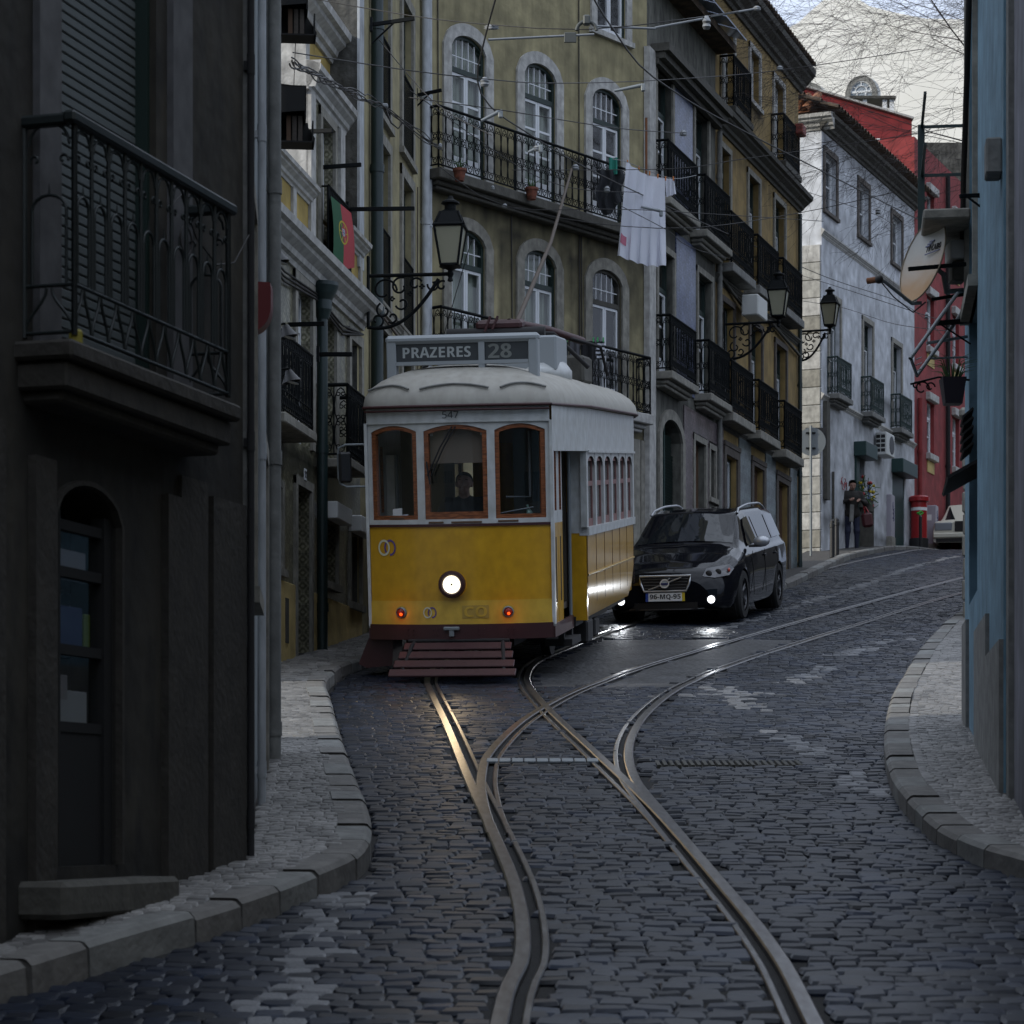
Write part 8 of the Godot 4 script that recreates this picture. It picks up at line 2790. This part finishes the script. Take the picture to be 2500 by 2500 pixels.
func bare_tree() -> void:
	var t := thing("bare_tree", "leafless tree whose fine dark twigs hang over the upper street on the right", "tree", at(11.9, 43.0))
	var r := RandomNumberGenerator.new()
	r.seed = 31
	var big := S(); var twig := S()
	var todo := [[Vector3.ZERO, Vector3(-0.04, 1, 0.02), 5.6, 0.15, 0]]
	var count := 0
	while todo.size() and count < 16000:
		var b: Array = todo.pop_front()
		var lv: int = b[4]
		var pts := [b[0]]
		var dir: Vector3 = b[1].normalized()
		var n := 5 if lv < 3 else 4
		for k in n:
			dir = (dir + Vector3(r.randf_range(-1, 1), r.randf_range(-0.8, 0.8), r.randf_range(-1, 1)) * (0.09 + 0.015 * lv) + Vector3(0, -0.05 if lv > 3 else 0.02, 0)).normalized()
			pts.append(pts[-1] + dir * b[2] / n)
		var r1: float = b[3] * 0.62
		tube(big if lv < 3 else twig, pts, b[3], 7 if lv < 2 else (5 if lv < 4 else 3), r1)
		count += 1
		if lv >= 7: continue
		for k in [5, 4, 4, 4, 4, 3, 3][lv]:
			var at_i := n if k == 0 and lv > 0 else r.randi_range(2, n)
			var nd: Vector3
			if lv == 0:
				at_i = n - (k % 2)
				nd = Vector3(cos(k * 1.35 + 2.4) * 0.6 - 0.08, 0.85, sin(k * 1.35 + 2.4) * 0.62)
			else:
				var spread := r.randf_range(0.35, 0.85)
				nd = (dir * (1.0 - spread * 0.4) + Vector3(r.randf_range(-1, 1) - (0.3 if lv > 1 else 0.1), r.randf_range(-0.5, 0.6), r.randf_range(-1, 1)).normalized() * spread).normalized()
			var l: float = b[2] * r.randf_range(0.55, 0.85) if lv > 0 else r.randf_range(3.2, 4.4)
			todo.append([pts[at_i], nd, l, maxf(r1 * r.randf_range(0.45, 0.72), 0.0026), lv + 1])
	put("trunk", big, M.bark, t)
	put("twigs", twig, M.bark, t)

func right_side_fittings() -> void:
	# satellite dish
	var d := thing("satellite_dish", "tilted rusty-stained satellite dish with printed lettering on the blue house wall", "satellite dish", pin(2268, 642, 18.6))
	var look := Vector3(-0.89, 0.26, 0.38).normalized()
	var bs := frame_of(look)
	d.basis = bs
	var st := S()
	var pr := []
	for i in 9: pr.append(Vector2(0.3 * i / 8.0, 0.055 * pow(i / 8.0, 2)))
	var up := Transform3D(Basis(Vector3.RIGHT, PI / 2) * Basis.from_scale(Vector3(0.9, 1, 1.04)), Vector3.ZERO)
	for i in 8:
		for k in 40:
			var pp := []
			var nn := []
			for e in [[i, k + 1], [i + 1, k + 1], [i + 1, k], [i, k]]:
				var w: float = TAU * e[1] / 40.0
				var rr: float = pr[e[0]].x
				var v := Vector3(cos(w) * rr * 0.92, sin(w) * rr * 1.03, pr[e[0]].y)
				var f := clampf((0.05 - v.y) / 0.3 + 0.15 * n2.get_noise_2d(v.x * 6.0, v.y * 6.0), 0, 1)
				pp.append(v); nn.append(Vector3(-v.x * 1.2, -v.y * 1.2, 1).normalized())
				st.set_color(L(0.42, 0.42, 0.4).lerp(L(0.3, 0.17, 0.06), f))
			for j in [0, 1, 2, 0, 2, 3]:
				var v: Vector3 = pp[j]
				var f := clampf((0.14 - v.y) / 0.34 + 0.25 * n1.get_noise_2d(v.x * 5.0, v.y * 5.0), 0, 1)
				st.set_color(L(0.5, 0.49, 0.45).lerp(L(0.36, 0.2, 0.075), f))
				st.set_normal(nn[j]); st.add_vertex(v)
	var dm := mat("dish_paint", L(1, 1, 1), 0.5)
	dm.vertex_color_use_as_albedo = true
	put("dish", st, dm, d)
	st = S()
	var rim := []
	for k in 41: rim.append(Vector3(cos(TAU * k / 40) * 0.276, sin(TAU * k / 40) * 0.309, 0.055))
	tube(st, rim, 0.006, 5)
	put("rim", st, mottle(mat("dish_rim", L(0.3, 0.24, 0.16), 0.6), M.stone.albedo_texture, Vector3(3, 3, 3)), d)
	fit(text("dish_print", "TV CABO", 0.05, Transform3D(Basis(), Vector3(0.06, 0.1, 0.024)), M.truck_black, d), 0.2, 0.045)
	st = S()
	for k in 3: bx(st, -0.06 + 0.02 * k, 0.0 + 0.02 * k, 0.12 + 0.016 * k, 0.13 + 0.016 * k, 0.02, 0.026)
	bx(st, -0.05, 0.15, 0.062, 0.068, 0.018, 0.024)
	put("dish_stripes", st, M.badge_blue, d)
	st = S()
	var inv := d.transform.affine_inverse()
	var lnb := inv * pin(2146, 682, 18.3)
	tube(st, [Vector3(0.03, -0.31, 0.0), Vector3(0.0, -0.33, 0.06), lnb + Vector3(0, 0, -0.05), lnb], 0.014, 7)
	put("feed_arm", st, M.galv, d)
	st = S()
	tube(st, [Vector3(0.05, -0.3, -0.02), Vector3(0.03, -0.4, 0.05), lnb.lerp(Vector3(0, -0.33, 0), 0.4) + Vector3(0, -0.05, 0), lnb], 0.006, 4)
	put("feed_cable", st, M.cable, d)
	st = S()
	var w0 := lnb; var w1 := inv * pin(2118, 686, 18.35)
	cyl(st, w0, w1, 0.022, 12)
	var l2 := put("receiver", st, M.rust, d)
	st = S()
	ball(st, w0, Vector3.ONE * 0.032, 10)
	put("clamp", st, M.cable, l2)
	st = S()
	tube(st, [Vector3(0, 0, -0.02), Vector3(0.03, -0.05, -0.12), inv * pin(2310, 712, 18.6), inv * pin(2375, 708, 18.8)], 0.02, 8)
	put("wall_arm", st, M.galv, d)
	# metal boxes below the balcony
	var bxs := thing("meter_cabinet", "white metal box under the balcony, right of the satellite dish", "metal box", pin(2337, 616, 18.7))
	st = S()
	bt(st, Transform3D(Basis(), Vector3.ZERO), Vector3(0.14, 0.135, 0.25), 0.008)
	put("casing", st, M.ac_white, bxs)
	st = S()
	bt(st, Transform3D(Basis(), Vector3(0.0, -0.15, 0.0)), Vector3(0.1, 0.14, 0.16), 0.01)
	put("lower_box", st, M.stone_dark, bxs)
	# drying-rack bars and arms
	var bars := [[2218, 657, 2358, 645, 18.3, 0.024, "dark iron bar standing out across the satellite dish", "iron"], [2275, 731, 2360, 718, 18.5, 0.02, "short dark iron bar below the satellite dish", "iron"], [2288, 789, 2371, 783, 18.4, 0.03, "thick black iron bar low on the blue house, crossing the slanting poles", "iron"], [2343, 479, 2448, 474, 16.9, 0.022, "black iron bracket with a thin strut on the blue house, highest of the bars", "iron"], [2262, 838, 2362, 822, 18.5, 0.018, "thin grey bar under the thick black bar", "galv"], [2272, 875, 2362, 872, 18.6, 0.012, "lowest thin grey bar, above the dark hanging pot", "galv"]]
	for e in bars:
		var b := thing("iron_bar", e[6], "iron bar", pin(e[2], e[3], e[4] + 0.1), 0.0, "bars standing out from the blue house")
		st = S()
		var tip: Vector3 = pin(e[0], e[1], e[4]) - b.position
		bt(st, Transform3D(frame_of(tip), tip / 2), Vector3(e[5], e[5] * 1.2, tip.length()), 0.003)
		if e[0] == 2343: rod(st, tip * 0.85, pin(2450, 546, 16.9) - b.position, 0.008, 5); rod(st, tip * 0.75, pin(2445, 489, 16.9) - b.position, 0.006, 5)
		if e[0] == 2288: rod(st, tip * 0.95, pin(2370, 840, 18.4) - b.position, 0.007, 5)
		put("bar", st, M[e[7]], b)
	var poles := thing("drying_rack", "folding clothes rack of two pale slanting poles fixed low on the blue house", "clothes rack", pin(2358, 745, 18.5))
	st = S()
	for e in [[2222, 876, 2338, 716, 17.9], [2238, 918, 2362, 745, 18.2]]: rod(st, pin(e[0], e[1], e[4]) - poles.position, pin(e[2], e[3], e[4] + 0.4) - poles.position, 0.014, 7)
	rod(st, pin(2224, 876, 17.9) - poles.position, pin(2239, 918, 18.2) - poles.position, 0.012, 6)
	for k in 3: rod(st, pin(2236, 918 - 12 - k * 14, 17.9) - poles.position, pin(2250, 900 - k * 14, 18.2) - poles.position, 0.004, 4)
	put("poles", st, M.galv, poles)
	# old lantern-bracket planter
	var pt := thing("hanging_planter", "dark tapered planter with spiky leaves hanging below the clothes rack", "planter", pin(2326, 955, 18.3))
	st = S()
	for k in 4:
		var a := PI / 4 + PI / 2 * k; var b := a + PI / 2
		q(st, Vector3(cos(a) * 0.085, -0.09, sin(a) * 0.085), Vector3(cos(a) * 0.12, 0.09, sin(a) * 0.12), Vector3(cos(b) * 0.12, 0.09, sin(b) * 0.12), Vector3(cos(b) * 0.085, -0.09, sin(b) * 0.085))
	bt(st, Transform3D(Basis(), Vector3(0, -0.09, 0)), Vector3(0.12, 0.01, 0.12)); bt(st, Transform3D(Basis(), Vector3(0, 0.06, 0)), Vector3(0.15, 0.01, 0.15))
	put("pot", st, mat("pot_dark", L(0.012, 0.008, 0.016), 0.6), pt)
	st = S()
	for k in 26:
		var a := k * 2.4
		var l := 0.1 + 0.1 * (k % 5) / 4.0
		tube(st, [Vector3(cos(a) * 0.03, 0.06, sin(a) * 0.03), Vector3(cos(a) * 0.08, 0.06 + l * 0.8, sin(a) * 0.08), Vector3(cos(a) * (0.1 + l * 0.5), 0.06 + l * 0.9, sin(a) * (0.1 + l * 0.5))], 0.006, 4, 0.001)
	put("leaves", st, M.leaf, pt)
	st = S()
	tube(st, [Vector3(-0.3, 0.05, 0), Vector3(-0.1, 0.1, 0), Vector3(0.12, 0.08, 0)], 0.008, 5)
	for e in [[-0.22, 0.02, 0.055], [-0.16, 0.03, 0.035], [-0.26, 0.04, 0.03]]: tube(st, arcpts(Vector3(e[0], e[1], 0), Vector3.RIGHT, Vector3.UP, e[2], 0, 5.5, 14, e[2] * 0.4), 0.006, 4)
	put("scroll_bracket", st, M.iron, pt)

func left_side_fittings() -> void:
	# flag
	var im := Image.create(200, 300, false, Image.FORMAT_RGB8)
	for y in 300:
		for x in 200:
			var c := Color(0.0, 0.36, 0.2) if x < 92 else Color(0.75, 0.25, 0.28)
			var r := Vector2(x - 96, (y - 130) * 0.82).length()
			if r < 44 and r > 37: c = Color(0.78, 0.72, 0.15)
			if r < 37 and (absf(x - 96 + (y - 130) * 0.5) < 3 or absf(x - 96 - (y - 130) * 0.5) < 3 or absf(y - 130) < 3): c = Color(0.78, 0.72, 0.15)
			if absf(x - 97) < 19 and y > 106 and y < 152 - maxf(0, absf(x - 97) - 8): c = Color(0.72, 0.2, 0.22)
			if absf(x - 97) < 13 and y > 111 and y < 146 - maxf(0, absf(x - 97) - 6): c = Color(0.75, 0.75, 0.78)
			for k in [[97, 120], [97, 129], [97, 138], [90, 129], [104, 129]]:
				if absf(x - k[0]) < 2.5 and absf(y - k[1]) < 3: c = Color(0.15, 0.2, 0.5)
			im.set_pixel(x, y, c)
	var fm := mat("flag_cloth", L(0.62, 0.62, 0.62), 0.85)
	fm.albedo_texture = ImageTexture.create_from_image(im)
	fm.backlight_enabled = true
	fm.backlight = Color(0.25, 0.25, 0.25)
	var fl := thing("flag", "green and red flag with a yellow ring emblem hanging from a small balcony rail", "flag", pin(832, 570, 28.0))
	var st := S()
	var o := fl.position
	var P := func(u: float, v: float) -> Vector3:
		var top := (pin(803, 478, 27.9) - o).lerp(pin(853, 520, 28.9) - o, u)
		var bot := (pin(808, 632, 27.9) - o).lerp(pin(860, 652, 28.9) - o, u) - Vector3.UP * 0.07 * sin(u * PI)
		return top.lerp(bot, v) + Vector3(0.02 * sin(v * 3.0) + 0.02, 0, 0.05 * sin(u * 7.0 + v * 3.0) * v)
	for i in 20:
		for j in 24:
			for e in [[i, j + 1], [i, j], [i + 1, j], [i, j + 1], [i + 1, j], [i + 1, j + 1]]:
				var u: float = e[0] / 20.0; var v: float = e[1] / 24.0
				st.set_uv(Vector2(u, v))
				st.set_normal(((P.call(u + 0.02, v) - P.call(u - 0.02, v)).cross(P.call(u, v - 0.02) - P.call(u, v + 0.02))).normalized())
				st.add_vertex(P.call(u, v))
	put("cloth", st, fm, fl)
	# black sheet-metal hoods that hang from the flaking house
	var lab := ["black sheet-metal lantern box hung on the flaking house, upper one at the top edge", "black sheet-metal lantern box with wooden slats hung on the flaking house, lower one"]
	var ps := [[721, 25, 17.8], [717, 285, 17.8]]
	for i in 2:
		var e: Array = ps[i]
		var h := thing("lantern_box", lab[i], "lantern box", pin(e[0], e[1], e[2]), 0.0, "black boxes on the flaking house")
		h.rotation.y = 0.1
		st = S()
		var W := 0.105; var D := 0.1
		for pr in [[Vector2(-W, 0.2), Vector2(-W, -0.2), Vector2(W + 0.035, -0.2), Vector2(W + 0.045, -0.12), Vector2(W - 0.02, -0.02), Vector2(W - 0.025, 0.18)]]:
			var poly := PackedVector2Array(pr)
			prism(st, poly, Transform3D(Basis(), Vector3(0, 0, -D)), 0.008)
			prism(st, PackedVector2Array([Vector2(-W, 0.2), Vector2(-W, 0.0), Vector2(W - 0.02, 0.02), Vector2(W - 0.025, 0.18)]), Transform3D(Basis(), Vector3(0, 0, D - 0.008)), 0.008)
		bx(st, -W, W - 0.02, 0.18, 0.19, -D, D); bx(st, W - 0.03, W - 0.02, -0.02, 0.18, -D, D); bx(st, W + 0.02, W + 0.03, -0.2, -0.05, -D, D); bx(st, -W, W + 0.03, -0.2, -0.19, -D, D); bx(st, -W, -W + 0.01, -0.2, 0.2, -D, D)
		put("hood", st, M.shop_dark, h)
		for k in 3:
			st = S()
			bx(st, -0.05 + k * 0.04, -0.02 + k * 0.04, -0.18, 0.0, 0.02, 0.03)
			put("slat", st, M.wood_old if k == 0 else M.stone_brown, h)
		st = S()
		rod(st, Vector3(0, 0.19, 0), Vector3(0.02, 0.7, -0.02), 0.003, 4)
		put("hanger", st, M.cable, h)
	var al := thing("alarm_box", "dark red rounded alarm box on the flaking white house wall", "alarm box", pin(640, 752, 13.2))
	st = S()
	var poly := PackedVector2Array([Vector2(-0.05, 0.125), Vector2(0.045, 0.12), Vector2(0.05, 0.09)])
	for k in 9: poly.append(Vector2(0.05 - 0.1 * (1 - cos(PI / 2 * k / 8.0)), -0.0 - 0.13 * sin(PI / 2 * k / 8.0)))
	prism(st, poly, Transform3D(Basis(), Vector3(0, 0, -0.06)), 0.12)
	put("casing", st, mat("alarm_red", L(0.13, 0.012, 0.014), 0.5), al)
	st = S()
	bx(st, -0.1, -0.045, -0.1, 0.1, -0.04, 0.04)
	put("back_plate", st, M.black_plastic, al)
	var fl2 := [[670, 630, 16.9, "black floodlight under a hood on the flaking house, highest of the three"], [690, 812, 16.9, "black floodlight on the flaking house level with the left balcony rail"], [698, 922, 16.9, "black cone-shaded lamp on the flaking house in front of the left balcony"]]
	for e in fl2:
		var f := thing("floodlight", e[3], "floodlight", pin(e[0], e[1], e[2]), 0.0, "black lamps on the flaking house")
		st = S()
		lathe(st, [Vector2(0.02, 0.05), Vector2(0.035, 0.02), Vector2(0.065, -0.03), Vector2(0.06, -0.03)], 14, Transform3D(Basis(Vector3.BACK, 0.25), Vector3(0.03, 0, 0)))
		put("shade", st, M.black_plastic, f)
		st = S()
		tube(st, [Vector3(-0.12, -0.02, 0), Vector3(-0.06, 0.05, 0), Vector3(0.02, 0.06, 0)], 0.008, 5)
		tube(st, [Vector3(-0.12, -0.02, 0), Vector3(-0.04, 0.0, 0), Vector3(0.02, 0.04, 0)], 0.006, 5)
		put("arm", st, M.iron, f)
		st = S()
		cyl(st, Vector3(0.035, -0.032, 0), Vector3(0.036, -0.028, 0), 0.05, 14)
		put("lens", st, M.insulator, f)
	# pots on the balconies
	var pl := ["terracotta pot on the upper balcony of the arched house, behind its left railing", "terracotta pot on the upper balcony of the arched house, behind its middle railing"]
	var pp := [[1122, 424, 34.9], [1298, 470, 36.3]]
	for i in 2:
		var p := thing("flower_pot", pl[i], "flower pot", pin(pp[i][0], pp[i][1], pp[i][2]) - Vector3(0, 0.1, 0), 0.0, "terracotta pots on the arched house")
		st = S()
		lathe(st, [Vector2(0.06, 0), Vector2(0.085, 0.13), Vector2(0.095, 0.13), Vector2(0.095, 0.165), Vector2(0.08, 0.165), Vector2(0.07, 0.12)], 16)
		put("pot", st, M.terracotta, p)
		st = S()
		for k in 14: tube(st, [Vector3(0, 0.12, 0), Vector3(cos(k * 2.4) * 0.05, 0.24, sin(k * 2.4) * 0.05), Vector3(cos(k * 2.4) * 0.11, 0.25 + 0.03 * (k % 4), sin(k * 2.4) * 0.11)], 0.007, 4, 0.002)
		put("leaves", st, M.leaf, p)
	var yb := thing("yellow_bag", "yellow plastic packet on the dark house's balcony floor", "packet", pin(185, 828, 9.55))
	st = S()
	bt(st, Transform3D(Basis(Vector3.UP, 0.4), Vector3(0, 0, 0)), Vector3(0.05, 0.075, 0.03), 0.01)
	put("packet", st, mat("packet_yellow", L(0.2, 0.17, 0.012), 0.6), yb)
